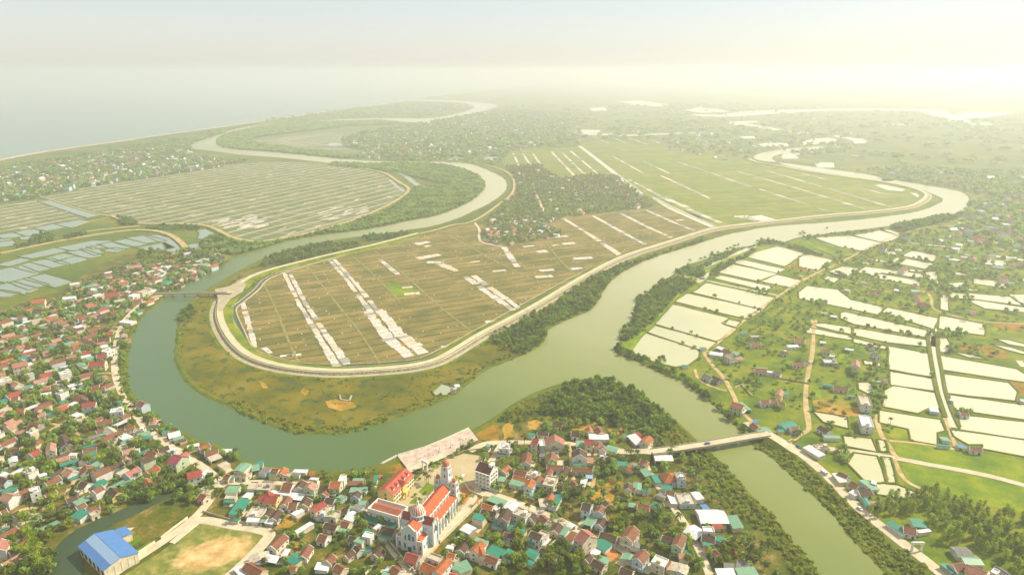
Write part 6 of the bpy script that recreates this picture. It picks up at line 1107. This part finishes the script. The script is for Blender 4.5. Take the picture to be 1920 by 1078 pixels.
vehicle(1497, 838, 1505, 845, 'car_b', 'dark blue car parked beside the road near the white-roofed shop'); vehicle(1612, 954, 1622, 962, 'car_w', 'white car driving down the canal road', z=.45)
vehicle(1326, 832, 1336, 830.5, 'car_b', 'dark car crossing the middle of the road bridge', z=5.05); vehicle(868, 893, 872, 888, 'car_w', 'white car parked on the paved church square', z=.3); vehicle(1545, 887, 1552, 893, 'car_w', 'white open-backed truck on the road past the pond houses', L=6.2, z=.45)
# salt heaps: pale dots scattered over the fields
sp = MB(); rs = random.Random(3)
xs = [p[0] for p in FIELD_C]; ys = [p[1] for p in FIELD_C]; n_ = 0; ca, sa = math.cos(R(26)), math.sin(R(26))
for i in range(-40, 60):
    for j in range(-60, 60):
        if rs.random() < .45: continue
        u = i*14.0+rs.uniform(-2, 2); v = j*17.0+rs.uniform(-3, 3); x = -60+u*ca-v*sa; y = 800+u*sa+v*ca
        if inside((x, y), FIELD_C) and not inside((x, y), CENTRAL_V) and y < 1250:
            s = rs.uniform(.7, 1.3); sp.cone(x, y, .05, .05+s*.8, s, s*.25, 6, 0 if rs.random() < .6 else 1)
o = sp.build('salt_heaps', [M['pan'], M['stone']]); tag(o, 'scattered small heaps and sumps dotting the brown salt field', 'heaps', kind='stuff')
# ============================================================ TREES AND SHRUBS
M['leaf_a'] = foliage('leaf_olive', (0.10, 0.14, 0.008), (0.24, 0.30, 0.015), (0.40, 0.44, 0.04))
M['leaf_b'] = foliage('leaf_deep', (0.06, 0.12, 0.010), (0.14, 0.24, 0.015), (0.26, 0.37, 0.03))
M['leaf_c'] = foliage('leaf_bright', (0.16, 0.24, 0.010), (0.33, 0.44, 0.02), (0.50, 0.58, 0.06))
M['leaf_m'] = foliage('leaf_mangrove', (0.07, 0.14, 0.008), (0.16, 0.27, 0.015), (0.32, 0.42, 0.03), 0.05)
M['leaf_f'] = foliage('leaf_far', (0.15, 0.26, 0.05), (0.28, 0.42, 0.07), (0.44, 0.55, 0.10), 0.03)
M['bark'] = flat('bark', (0.14, 0.1, 0.06), .95, .3, 2.0)
M['frond'] = foliage('palm_frond', (0.04, 0.055, 0.01), (0.1, 0.13, 0.02), (0.22, 0.22, 0.05))
def leaf_cloud(n, lobes, size, rng, flatten=1.0):
    """n leaf-sized quads scattered through the shells of several lobes; returns (n,4,3)"""
    L = np.array(lobes); k = rng.integers(0, len(L), n); d = rng.normal(size=(n, 3)); d /= np.linalg.norm(d, axis=1)[:, None]
    r = L[k, 3]*(rng.random(n)**.35)*rng.uniform(.8, 1.12, n); c = L[k, :3]+d*r[:, None]*np.array([1, 1, flatten])
    nn = d+rng.normal(size=(n, 3))*.55; nn /= np.linalg.norm(nn, axis=1)[:, None]
    a = np.cross(nn, rng.normal(size=(n, 3))); a /= np.linalg.norm(a, axis=1)[:, None]; b = np.cross(nn, a)
    s = size*rng.uniform(.6, 1.35, n)[:, None]; a = a*s; b = b*s*.8
    return np.stack([c-a-b*.6, c+a*.8-b, c+a+b*.7, c-a*.7+b], 1)
def cloud_mesh(name, Q, mat):
    me = bpy.data.meshes.new(name); n = len(Q); me.vertices.add(n*4); me.vertices.foreach_set('co', Q.reshape(-1).astype(np.float32))
    me.loops.add(n*4); me.loops.foreach_set('vertex_index', np.arange(n*4, dtype=np.int32)); me.polygons.add(n); me.polygons.foreach_set('loop_start', np.arange(0, n*4, 4, dtype=np.int32))
    me.update(calc_edges=True); me.materials.append(mat); return me
def lobes_round(rng, n=7, h0=.95, flat_=.7): return [(math.cos(a)*r, math.sin(a)*r, h0+rng.uniform(-.25, .45)*flat_, rng.uniform(.38, .6)) for a, r in [(rng.uniform(0, 6.28), rng.uniform(0, .62)) for _ in range(n)]]
def trunk_mesh(name, lobes, h, r0):
    m = MB(); m.tube((0, 0, -.1), (0, 0, h*.55), r0, r0*.7, 6)
    for l in lobes[:4]: m.tube((0, 0, h*.5), (l[0]*.8, l[1]*.8, l[2]), r0*.55, r0*.2, 4)
    return m.mesh(name, M['bark'])
TP = []     # prototypes of unit crown radius: (crown mesh, trunk mesh)
for i in range(6):
    rng = np.random.default_rng(100+i); lb = lobes_round(rng, 6+i % 3); TP.append((cloud_mesh('crown', leaf_cloud(420, lb, .105, rng, .85), M[('leaf_a', 'leaf_b', 'leaf_c', 'leaf_b', 'leaf_a', 'leaf_c')[i]]), trunk_mesh('trunk', lb, .95, .055)))
SPT = []     # slender tall trees
for i in range(3):
    rng = np.random.default_rng(200+i); lb = [(rng.uniform(-.2, .2), rng.uniform(-.2, .2), .9+k*.42, rng.uniform(.5, .72)*(1-.08*k)) for k in range(6)]; SPT.append((cloud_mesh('crown', leaf_cloud(380, lb, .09, rng, 1.1), M[('leaf_c', 'leaf_a', 'leaf_c')[i]]), trunk_mesh('trunk', [(0, 0, 2.6, 1)]+lb, 3.2, .05)))
def palm_meshes(seed):
    rg_ = random.Random(seed); m = MB(); p = (0, 0, -.1)
    lean = rg_.uniform(-.9, .9)
    for k in range(5): q = (lean*(k+1)**1.5/11, 0, (k+1)*1.5); m.tube(p, q, .2-.02*k, .18-.02*k, 6); p = q
    tr_ = m.mesh('trunk', M['bark']); f = MB()
    for k in range(15):
        a = 2*math.pi*k/15+rg_.uniform(-.2, .2); up = rg_.uniform(.1, .9); L = rg_.uniform(2.6, 3.4); pts = []
        for s in range(6): t = s/5; r = L*t*(1-.12*t); pts.append((p[0]+math.cos(a)*r, p[1]+math.sin(a)*r, p[2]+up*L*t-1.5*t*t*L*.62))
        for s in range(5):
            w0 = .42*math.sin(math.pi*min(.95, (s+.35)/5.3)); w1 = .42*math.sin(math.pi*min(.97, (s+1.35)/5.3)); nx, ny = -math.sin(a), math.cos(a)
            A, B = pts[s], pts[s+1]
            for sd in (-1, 1): f.add([A, B, (B[0]+nx*w1*sd, B[1]+ny*w1*sd, B[2]-w1*.55), (A[0]+nx*w0*sd, A[1]+ny*w0*sd, A[2]-w0*.55)], [(0,1,2,3) if sd > 0 else (3,2,1,0)])
    return f.mesh('crown', M['frond']), tr_
PP = [palm_meshes(i) for i in range(3)]
BP = []
for i in range(3):
    rng = np.random.default_rng(300+i); lb = [(rng.uniform(-.5, .5), rng.uniform(-.5, .5), rng.uniform(.3, .6), rng.uniform(.35, .5)) for _ in range(5)]; BP.append(cloud_mesh('shrub', leaf_cloud(200, lb, .13, rng, .9), M[('leaf_a', 'leaf_m', 'leaf_c')[i]]))
def scatter(poly, step, prob, jit=.45):
    xs = [p[0] for p in poly]; ys = [p[1] for p in poly]
    gx, gy = np.meshgrid(np.arange(min(xs), max(xs)+step, step), np.arange(min(ys), max(ys)+step, step)); Q = np.stack([gx.ravel(), gy.ravel()], 1)
    Q = Q+RNG.uniform(-jit, jit, Q.shape)*step; Q = Q[(RNG.random(len(Q)) < prob) & inside_np(Q, poly)]
    return Q
def dryland(Q, fr=True):
    out = []
    for q in Q:
        x, y = float(q[0]), float(q[1]); px_, py_, s = to_px(x, y)
        if px_ < -30 or px_ > 1950 or py_ > 1130: continue
        if fr and not free(x, y): continue
        out.append((x, y))
    return out
POND_NEAR = [(p, min(a[0] for a in p), max(a[0] for a in p), min(a[1] for a in p), max(a[1] for a in p)) for p in ponds]
def in_pond(x, y):
    for p, x0, x1, y0, y1 in POND_NEAR:
        if x0 < x < x1 and y0 < y < y1 and inside((x, y), p): return True
    return False
TREES = []      # (x, y, radius, height factor, kind)
def add_trees(poly, step, prob, r0, r1, kind='t', avoid=True, hf=(.9, 1.3)):
    for x, y in dryland(scatter(poly, step, prob), avoid):
        if in_pond(x, y) or (avoid and (inside((x, y), PITCH_G) or inside((x, y), CREEK))): continue
        k = kind if kind != 'v' else ('p' if random.random() < .16 else 't')
        TREES.append((x, y, random.uniform(r0, r1), random.uniform(*hf), k))
V_MID = GZ([(430,905),(560,900),(720,885),(760,1078),(420,1078),(500,1010)]); V_RIGHT = GZ([(905,840),(1050,790),(1180,800),(1300,850),(1330,920),(1440,1030),(1470,1078),(800,1078),(860,1000),(905,940)])
VL3 = GZ([(-60,612),(0,592),(60,572),(110,560),(160,530),(230,500),(300,478),(345,470),(400,474),(428,492),(400,508),(330,545),(300,558),(268,585),(240,618),(236,660),(232,700),(244,745),(296,795),(330,815),(400,850),(440,880),(400,900),(330,930),(200,985),(100,1000),(60,1100),(-60,1100)])
add_trees(V_MID, 6.5, .6, 1.6, 3.4, 'v'); add_trees(V_RIGHT, 6.0, .74, 1.8, 3.9, 'v'); add_trees(VL3, 5.4, .8, 2.2, 4.6, 'v')
# places that are thick with trees in the photo
for px_, py_, rx, ry, n_, r0, r1 in ((340,925,45,22,26,2.8,4.2),(270,930,30,14,14,2.6,4),(395,920,22,16,12,2.6,4),(130,745,20,12,8,3,4.4),(160,730,16,8,5,3,4.5),(45,1040,32,30,26,3,5),(85,1060,18,24,14,3,4.6),(240,905,34,16,14,2.6,3.6),(215,860,22,14,8,2.5,3.5),(900,1030,50,12,14,2.6,4.2),(960,1010,22,26,14,3,4.6),(975,1055,30,18,14,3,4.4),(1050,1050,40,22,18,3,4.6),(1070,925,24,14,12,3,4),(1045,965,26,14,12,2.6,3.6),(1140,885,22,12,14,2.6,3.6),(1160,985,14,10,8,3.4,4.4),(1260,1000,40,16,16,2.6,3.8),(1220,965,26,12,10,2.6,3.6),(1310,1050,26,20,12,2.6,3.6),(1390,1040,40,24,18,2.6,3.8),(760,957,12,8,0,2,3),(840,972,16,26,14,2.2,3),(866,945,8,14,5,1.8,2.4),(1185,858,18,8,8,2.6,3.6),(1105,895,18,8,6,2.6,3.4),(665,975,12,16,6,2.6,3.8),(700,915,10,16,8,2.4,3.4),(615,975,16,12,6,2.4,3.4),(455,975,8,10,3,2.4,3),(470,835,10,8,0,1,2),(425,855,22,14,16,2.4,3.6),(437,835,8,8,6,3,4),(880,840,6,6,1,3,3.2),(1500,822,14,6,6,2.6,3.6),(1580,845,10,8,4,2.6,3.4),(1585,850,16,20,6,3,4),(1360,690,30,8,0,2,3),(1620,700,26,16,12,2.6,4),(1650,735,14,40,16,2.6,4),(1480,610,60,10,20,2.4,3.4),(1440,640,60,16,14,2.2,3.4),(1400,720,26,14,10,2.2,3.2),(1530,560,40,12,18,3,4.4),(1700,622,40,12,12,2.6,3.8),(1780,625,40,14,20,3,4.6),(1800,655,40,10,14,2.6,4),(1845,660,30,10,8,2.6,4),(1660,800,14,12,2,2.4,3),(1560,790,10,20,6,2,3),(1810,775,16,8,8,2.2,3.2),(1680,600,24,8,10,2.6,3.8),(1590,520,30,8,14,3,4.2),(1570,498,50,6,18,3,4.4),(1720,505,70,10,26,3.4,5),(1780,540,40,20,26,3.4,5),(1830,520,40,20,20,3.4,5)):
    for _ in range(n_):
        a = random.uniform(0, 6.28); q = math.sqrt(random.random()); g = G(px_+math.cos(a)*q*rx, py_+math.sin(a)*q*ry)
        if (free(*g) or random.random() < .25) and not in_pond(*g) and not inside(g, RIVER): TREES.append((g[0], g[1], random.uniform(r0, r1), random.uniform(.9, 1.3), 't' if random.random() < .85 else 'p'))
for p in ((800,905),(797,902),(803,908),(815,880),(822,874),(858,850),(868,842),(886,833)): g = G(*p); TREES.append((g[0], g[1], 2.6, 1.1, 'p' if p[1] > 899 else 't'))
for p in ((762,907),(787,900),(785,938),(778,930),(798,925),(810,870),(830,868),(836,864),(850,858),(870,937),(875,932),(888,930)): g = G(*p); TREES.append((g[0], g[1], 1.7, 1.0, 't'))
WOOD = GZ([(600,690),(700,640),(770,590),(900,570),(1000,550),(1200,600),(1400,650),(1640,720),(1800,760),(1800,1200),(1580,1200),(1500,1000),(1370,955),(1300,925),(1200,880),(1060,880),(1150,860),(1020,770),(960,690),(800,700),(700,720)], zb)
add_trees(WOOD, 5.6, .92, 2.9, 4.4, 's', False, (.6, .85))
add_trees(GZ([(1230,620),(1300,560),(1500,500),(1740,440),(1760,700),(1640,840),(1530,800),(1380,740)]), 9, .45, 1.8, 3.6, 'v')
add_trees(GZ([(1560,470),(1740,430),(1960,560),(1960,640),(1760,600),(1600,540)]), 12, .4, 2.4, 4.2, 'v')
add_trees(GZ([(1690,440),(1960,430),(1960,560),(1760,580),(1740,500)]), 16, .7, 3, 5, 't')
add_trees(CENTRAL_V, 11, .72, 3.4, 5.4, 't')
# shore trees on the mangrove islands of the right bank
for p in ((1193,562),(1197,560),(1313,488),(1322,486),(1335,478),(1345,476),(1350,480),(1356,482),(1362,470),(1368,468),(1376,464),(1384,462),(1420,455),(1428,452),(1432,453),(1440,451),(1505,437),(1508,440),(1294,492),(1500,441),(1550,430),(1236,676),(1242,674),(1246,680)): g = G(*p); TREES.append((g[0], g[1], random.uniform(2.6, 3.8), 1.1, 't'))
vis_t = [(t, to_px(t[0], t[1])) for t in TREES]; vis_t = [t for t, q in vis_t if -25 < q[0] < 1945 and q[1] < 1120]
tt = sorted([t for t in vis_t if t[4] in 'ts'], key=lambda t: -t[2]*(2.2 if t[4] == 's' else 1.4)*to_px(t[0], t[1])[2]); pt = sorted([t for t in vis_t if t[4] == 'p'], key=lambda t: -to_px(t[0], t[1])[2])
itree = tt[:300]; ipalm = pt[:160]; restt = tt[300:] + pt[160:]
def tdesc(t):
    if t[4] == 'p': return 'feathery coconut palm'
    if t[4] == 's': return '%s slender green tree' % ('tall' if t[3] > .72 else 'shorter')
    i = int(abs(t[0]*10)) % 6; return '%s %s round-crowned tree' % ('large' if t[2] > 3.2 else 'small', ('olive', 'dark', 'bright green', 'dark', 'olive', 'bright green')[i])
LT = labels_for([(t[0], t[1], tdesc(t)) for t in itree + ipalm])
for t, lb in zip(itree + ipalm, LT):
    x, y, r, hf, k = t; i = int(abs(x*10)); e = empty('palm_tree' if k == 'p' else 'tree', (x, y, .05), random.uniform(0, 6.28))
    tag(e, lb, 'palm tree' if k == 'p' else 'tree', 'coconut palms among the houses' if k == 'p' else 'trees of the villages and roadside wood')
    if k == 'p': cr, tk = PP[i % 3]; s = (.9*hf, .9*hf, .9*hf)
    elif k == 's': cr, tk = SPT[i % 3]; s = (r, r, r*hf)
    else: cr, tk = TP[i % 6]; s = (r, r, r*hf)
    for nm, me in (('trunk', tk), ('crown', cr)): o_ = inst(nm, me, e); o_.scale = s
# all remaining greenery: merged leaf clouds
def proto(n, seed, size, kind='r'):
    rng = np.random.default_rng(seed)
    if kind == 'r': lb = lobes_round(rng, 6); return leaf_cloud(n, lb, size, rng, .85)
    if kind == 's': lb = [(rng.uniform(-.2, .2), rng.uniform(-.2, .2), .8+k*.42, rng.uniform(.5, .72)*(1-.08*k)) for k in range(6)]; return leaf_cloud(n, lb, size, rng, 1.1)
    lb = [(rng.uniform(-.5, .5), rng.uniform(-.5, .5), rng.uniform(.2, .55), rng.uniform(.35, .5)) for _ in range(5)]; return leaf_cloud(n, lb, size, rng, .9)
def merged(name, label, cat, items, protos, mat):
    """items: (x, y, z, radius, height factor)"""
    if not items: return
    A = np.array(items, dtype=float); k = RNG.integers(0, len(protos), len(A)); th = RNG.uniform(0, 6.28, len(A)); out = []
    for j, P_ in enumerate(protos):
        s = A[k == j]; t = th[k == j]
        if not len(s): continue
        c, sn = np.cos(t)[:, None, None], np.sin(t)[:, None, None]; X = P_[None, :, :, 0]; Y = P_[None, :, :, 1]; Zq = P_[None, :, :, 2]; r = s[:, 3][:, None, None]
        out.append(np.stack([(X*c-Y*sn)*r+s[:, 0][:, None, None], (X*sn+Y*c)*r+s[:, 1][:, None, None], Zq*r*s[:, 4][:, None, None]+s[:, 2][:, None, None]], -1).reshape(-1, 4, 3))
    Q = np.concatenate(out); o_ = bpy.data.objects.new(name, cloud_mesh(name, Q, mat)); scene.collection.objects.link(o_); tag(o_, label, cat, kind='stuff'); return o_
PR60 = [proto(70, 400+i, .23) for i in range(4)]; PR30 = [proto(30, 420+i, .36) for i in range(4)]; PB40 = [proto(40, 440+i, .27, 'b') for i in range(4)]; PS = [proto(130, 460+i, .18, 's') for i in range(3)]
rt = [(t[0], t[1], 0, t[2], t[3]) for t in restt if t[4] != 's']; rsl = [(t[0], t[1], 0, t[2], t[3]) for t in restt if t[4] == 's']
n1 = len(rt)//3
# bright undergrowth between houses
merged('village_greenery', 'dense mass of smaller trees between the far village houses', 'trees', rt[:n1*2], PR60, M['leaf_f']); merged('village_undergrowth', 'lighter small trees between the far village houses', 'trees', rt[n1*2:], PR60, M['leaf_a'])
merged('wood_understory', 'back of the dense slender-tree wood', 'trees', rsl, PS, M['leaf_c'])
def fill(polys, step, prob, r0, r1, hf=(.7, 1.1), z=0.0, fr=False, pond=True, noise_s=None):
    out = []
    for poly in polys:
        for x, y in dryland(scatter(poly, step, prob), fr):
            if pond and in_pond(x, y): continue
            if inside((x, y), RIVER): continue
            if noise_s:
                n_ = math.sin(x/noise_s+2*math.sin(y/noise_s*.7))*math.sin(y/noise_s*1.3+1.7*math.sin(x/noise_s*.9))
                if n_ < -.15 + random.uniform(-.3, .3): continue
            out.append((x, y, z, random.uniform(r0, r1), random.uniform(*hf)))
    return out
MG = fill([MANGROVE_N], 7.5, .97, 4.5, 6.5, (.55, .75)); MGF = fill([MANGROVE_NW], 12, .97, 8, 11, (.45, .6))
MG = [m for m in MG if not inside(m[:2], GZ([(1240,470),(1280,480),(1340,500),(1500,540),(1560,540),(1500,560),(1330,560),(1230,540)], zn))]
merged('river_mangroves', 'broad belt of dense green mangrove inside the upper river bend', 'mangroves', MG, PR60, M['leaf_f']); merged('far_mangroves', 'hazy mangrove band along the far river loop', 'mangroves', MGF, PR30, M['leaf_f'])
# belts along the central dike and the right bank
B1 = [GZ([(240,700),(420,620),(560,540),(700,480),(900,330),(1000,270),(1100,235),(1250,185),(1500,110),(1725,25),(1725,48),(1560,98),(1260,208),(1120,288),(1062,358),(1012,458),(950,518),(870,548),(730,608),(652,660),(660,708),(600,768),(500,810),(400,780),(340,760)], z3), GZ([(300,215),(380,150),(460,120),(620,85),(800,55),(960,60),(1000,80),(900,110),(700,150),(560,185),(480,205),(400,215)], z2), GZ([(1000,20),(1100,0),(1250,-10),(1330,-15),(1300,10),(1150,35),(1050,45)], z2), GZ([(1195,560),(1230,510),(1290,490),(1330,540),(1300,590),(1200,590)], zl2)]
BB = fill(B1, 4.6, .75, 1.6, 4.6, (.6, 1.2))
B2 = [GZ([(100,1050),(98,940),(188,885),(220,790),(232,690),(310,652),(360,615),(440,548),(545,525),(720,545),(700,580),(640,620),(540,690),(470,760),(400,850),(330,920),(260,975),(160,1040)], z4), GZ([(545,490),(560,455),(650,440),(770,460),(790,500),(765,525),(640,505)], z4), GZ([(720,440),(800,400),(870,400),(840,425),(740,452)], z4), GZ([(820,340),(860,330),(900,345),(980,310),(1180,270),(1190,280),(1100,290),(1000,330),(950,380),(880,385),(820,380)], z4), GZ([(1195,240),(1300,220),(1380,235),(1600,300),(1725,345),(1725,355),(1590,325),(1420,262),(1370,255),(1280,250),(1210,268)], z4), GZ([(820,490),(900,430),(1080,370),(1180,290),(1190,310),(1100,380),(1000,430),(900,500),(840,530)], z4), GZ([(45,220),(130,240),(200,285),(330,330),(480,400),(560,440),(700,500),(820,620),(940,740),(1040,840),(1130,910),(1090,930),(1000,860),(900,760),(800,650),(680,560),(520,480),(440,430),(280,360),(160,310),(70,270)], z6)]
BB += fill(B2, 4.2, .8, 1.7, 4.4, (.6, 1.3))
BB += fill([GZ([(0,200),(60,190),(250,170),(400,165),(650,130),(700,135),(560,165),(300,190),(60,215)], z5)], 7, .7, 2.5, 4.5)
BB += fill([GZ([(730,120),(860,90),(1000,60),(1130,35),(1250,25),(1290,40),(1150,80),(960,130),(860,160)], z5)], 7, .9, 4, 6, (1.0, 1.4))
merged('riverbank_thicket', 'green thicket lining the river banks and the small shore islands', 'thicket', BB, PR60, M['leaf_m'])
HD = fill([GZ([(1030,745),(1080,718),(1120,712),(1160,722),(1196,741),(1242,775),(1270,795),(1240,815),(1225,832),(1190,806),(1110,790),(1060,780),(1010,775)])], 4.0, .9, 1.9, 5.0, (.6, 1.35)); HD2 = fill([GZ([(925,792),(962,762),(1000,742),(1040,727),(1050,760),(1010,780),(960,790)]), GZ([(1242,775),(1291,812),(1309,830),(1260,834),(1235,815)])], 4.0, .9, 1.0, 2.0)
HD += fill([GZ([(960,795),(925,795),(940,775),(1000,768),(1060,775),(1110,788),(1060,790),(1000,788)])], 4.5, .7, 1.6, 2.6)
merged('headland_wood', 'dense dark green wood covering the headland between two channels', 'wood', HD, PR60, M['leaf_m'])
SC = HD2 + fill([BANK_R, GZ([(1440,850),(1411,838),(1425,832),(1460,832),(1500,862),(1560,915),(1640,990),(1735,1065),(1760,1110),(1730,1160),(1661,1078),(1605,1020),(1543,946),(1470,880)])], 3.3, .95, 1.6, 3.2, (.6, 1.0))
SC += fill([GZ([(462,650),(540,700),(566,812),(700,795),(850,735),(900,695),(850,690),(640,705)])], 7, .25, .7, 1.5, noise_s=22)
merged('bank_scrub', 'olive green scrub on the banks of the straight canal and headland', 'scrub', SC, PB40, M['leaf_a'])
# marsh tussocks and the bushy rim of the marsh
def rim(pts, w, step, prob, r0, r1):
    out = []
    for a, b in zip(pts[:-1], pts[1:]):
        L = math.hypot(b[0]-a[0], b[1]-a[1]); n_ = max(1, int(L/step))
        for i in range(n_):
            if random.random() > prob: continue
            t = i/n_; nx, ny = -(b[1]-a[1])/L, (b[0]-a[0])/L; o_ = random.uniform(0, w)
            x, y = a[0]+(b[0]-a[0])*t+nx*o_, a[1]+(b[1]-a[1])*t+ny*o_
            if not inside((x, y), RIVER) and not in_pond(x, y): out.append((x, y, 0, random.uniform(r0, r1), random.uniform(.6, 1)))
    return out
MR = rim(GZ([(421,760),(456,777),(502,797),(538,810),(566,817),(593,814),(635,817),(663,810),(698,801),(732,788)])[::1], 14, 1.1, .9, 1.4, 3.2) + rim(GZ([(759,781),(800,765),(840,748),(882,718),(912,693),(951,679),(985,663),(1007,654)]), 14, 1.3, .8, 1.2, 2.6) + rim(GZ([(327,676),(334,696),(350,721),(379,742),(421,760)]), 6, 1.6, .8, .8, 1.5) + rim(GZ([(334,590),(332,612),(328,635),(327,676)]), 8, 2, .8, 1, 2)
MR += rim(GZ([(245,735),(270,760),(298,781),(309,802),(337,805)])[::-1], 12, 1.2, .9, 1.4, 3) + rim(GZ([(242,640),(240,700),(245,735)])[::-1], 8, 1.5, .9, 1.4, 2.6) + rim(GZ([(257,610),(250,629),(242,660)])[::-1], 8, 2, .9, 1.4, 2.6) + rim(GZ([(577,880),(635,884),(671,880),(700,875)])[::-1], 8, 1.5, .9, 1, 2.2)
MR += rim(GZ([(431,490),(409,504),(384,515),(359,529),(331,543)])[::-1], 10, 1.6, .9, 1.6, 3.2)
MR += fill([GZ([(352,575),(400,560),(412,600),(425,640),(395,660),(360,620),(335,640),(335,600)])], 5, .3, .9, 2.2, noise_s=16) + fill([GZ([(470,655),(425,690),(360,700),(400,745),(560,810),(760,770),(880,700),(950,670),(860,680),(640,706),(520,692)])], 5, .16, .6, 1.4, noise_s=30) + fill([GZ([(512,508),(640,478),(700,455),(640,474),(560,495),(420,562),(400,550),(450,520)])], 4.5, .75, 1.2, 2.6)
MR += rim(smooth(GZ([(470,530),(440,548),(412,585),(420,630),(445,665),(480,690),(540,705),(640,712),(760,706),(815,695),(900,640)]), False, 2)[::-1], 8, 3.5, .45, .8, 1.8)
merged('marsh_bushes', 'low bushes and tussocks dotting the olive marsh and shores', 'bushes', MR, PB40, M['leaf_a'])
# bushes on pond banks
PBk = []
for p in ponds:
    cy = sum(a[1] for a in p)/len(p); cx = sum(a[0] for a in p)/len(p)
    if cy > 1250: continue
    s = 1 if sum(p[j][0]*p[(j+1) % len(p)][1]-p[(j+1) % len(p)][0]*p[j][1] for j in range(len(p))) < 0 else -1
    PBk += [(x, y, z, r, h) for x, y, z, r, h in rim((p+[p[0]])[::-s], 4.0, 2.6, .7, .5, 1.6)]
merged('bank_bushes', 'small bushes growing on the pond banks', 'bushes', PBk, PB40, M['leaf_a'])
# left: greens round the old channel and between the far ponds
LG = fill([GZ([(1490,860),(1560,840),(1620,800),(1700,830),(1850,880),(1900,890),(1900,925),(1700,920),(1580,915),(1500,900)], zl), GZ([(1030,950),(1080,920),(1200,925),(1330,965),(1345,1030),(1200,1020),(1060,1010)], zl), GZ([(1340,940),(1420,910),(1500,930),(1600,980),(1480,1040),(1360,1030)], zl), GZ([(1090,745),(1250,735),(1480,740),(1500,770),(1380,765),(1250,765),(1110,765)], zl), GZ([(230,830),(300,790),(400,810),(410,860),(240,880)], zl), GZ([(100,890),(230,860),(240,890),(110,915)], zl), GZ([(480,820),(640,790),(650,810),(500,845)], zl), GZ([(880,670),(1000,680),(1040,730),(900,730)], zl)], 6.5, .85, 2.8, 5, (.7, 1.1))
merged('channel_thicket', 'blue-green thickets round the old channel left of the river', 'thicket', LG, PR60, M['leaf_m'])
# far hazy greenery
FG = fill([GZ([(-60,400),(-60,330),(60,306),(200,286),(330,262),(360,262),(355,290),(400,300),(470,304),(375,320),(300,331),(160,352),(92,367),(60,374),(0,380)])], 15, .62, 5.5, 9, (.7, 1.0)) + fill([TOWN_N], 26, .6, 8, 13, (.6, .9))
FG += fill([GZ([(1820,380),(1990,330),(1990,520),(1860,470),(1790,420)]), GZ([(1590,325),(1700,310),(1990,330),(1990,370),(1830,365),(1760,350),(1660,335)])], 20, .6, 6, 10, (.6, .9)) + fill([GZ([(1240,262),(1380,250),(1405,262),(1500,240),(1640,290),(1560,300),(1420,280),(1405,300),(1290,290)])], 34, .6, 9, 14, (.5, .8), noise_s=120) + fill([GZ([(940,200),(1350,196),(1980,225),(1980,330),(1650,300),(1560,260),(1100,262),(1080,250)])], 80, .6, 16, 28, (.3, .5), noise_s=260)
FG += fill([GZ([(485,228),(560,216),(640,206),(720,198),(800,192),(870,196),(886,203),(857,212),(800,219),(700,221),(560,228)])], 40, .5, 10, 16, (.4, .6), noise_s=150) + fill([GZ([(610,306),(700,309),(760,306),(745,322),(700,318)])], 10, .95, 6, 8, (.5, .7)) + fill([GZ([(370,252),(440,240),(480,234),(400,256),(360,270)])], 20, .7, 7, 11, (.5, .7)) + fill([GZ([(700,300),(880,290),(960,285),(930,312),(870,306)])], 18, .7, 6, 9, (.5, .8))
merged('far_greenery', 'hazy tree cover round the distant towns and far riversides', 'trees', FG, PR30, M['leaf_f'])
# ============================================================ HAZE
hb = MB(); hb.box(-30500, -30500, -2, 30500, 30500, CAM_H + 45)
hz = bpy.data.materials.new('haze_air'); hz.use_nodes = True; nt = hz.node_tree; nt.nodes.clear()
pv = nt.nodes.new('ShaderNodeVolumePrincipled'); mo = nt.nodes.new('ShaderNodeOutputMaterial')
pv.inputs['Color'].default_value = (0.865, 0.882, 0.86, 1); pv.inputs['Density'].default_value = 0.00022; pv.inputs['Anisotropy'].default_value = 0.35
nt.links.new(pv.outputs[0], mo.inputs['Volume'])
ho = hb.build('haze', hz); ho['kind'] = 'stuff'; ho['label'] = 'pale morning haze lying over the whole delta'; ho['category'] = 'haze'
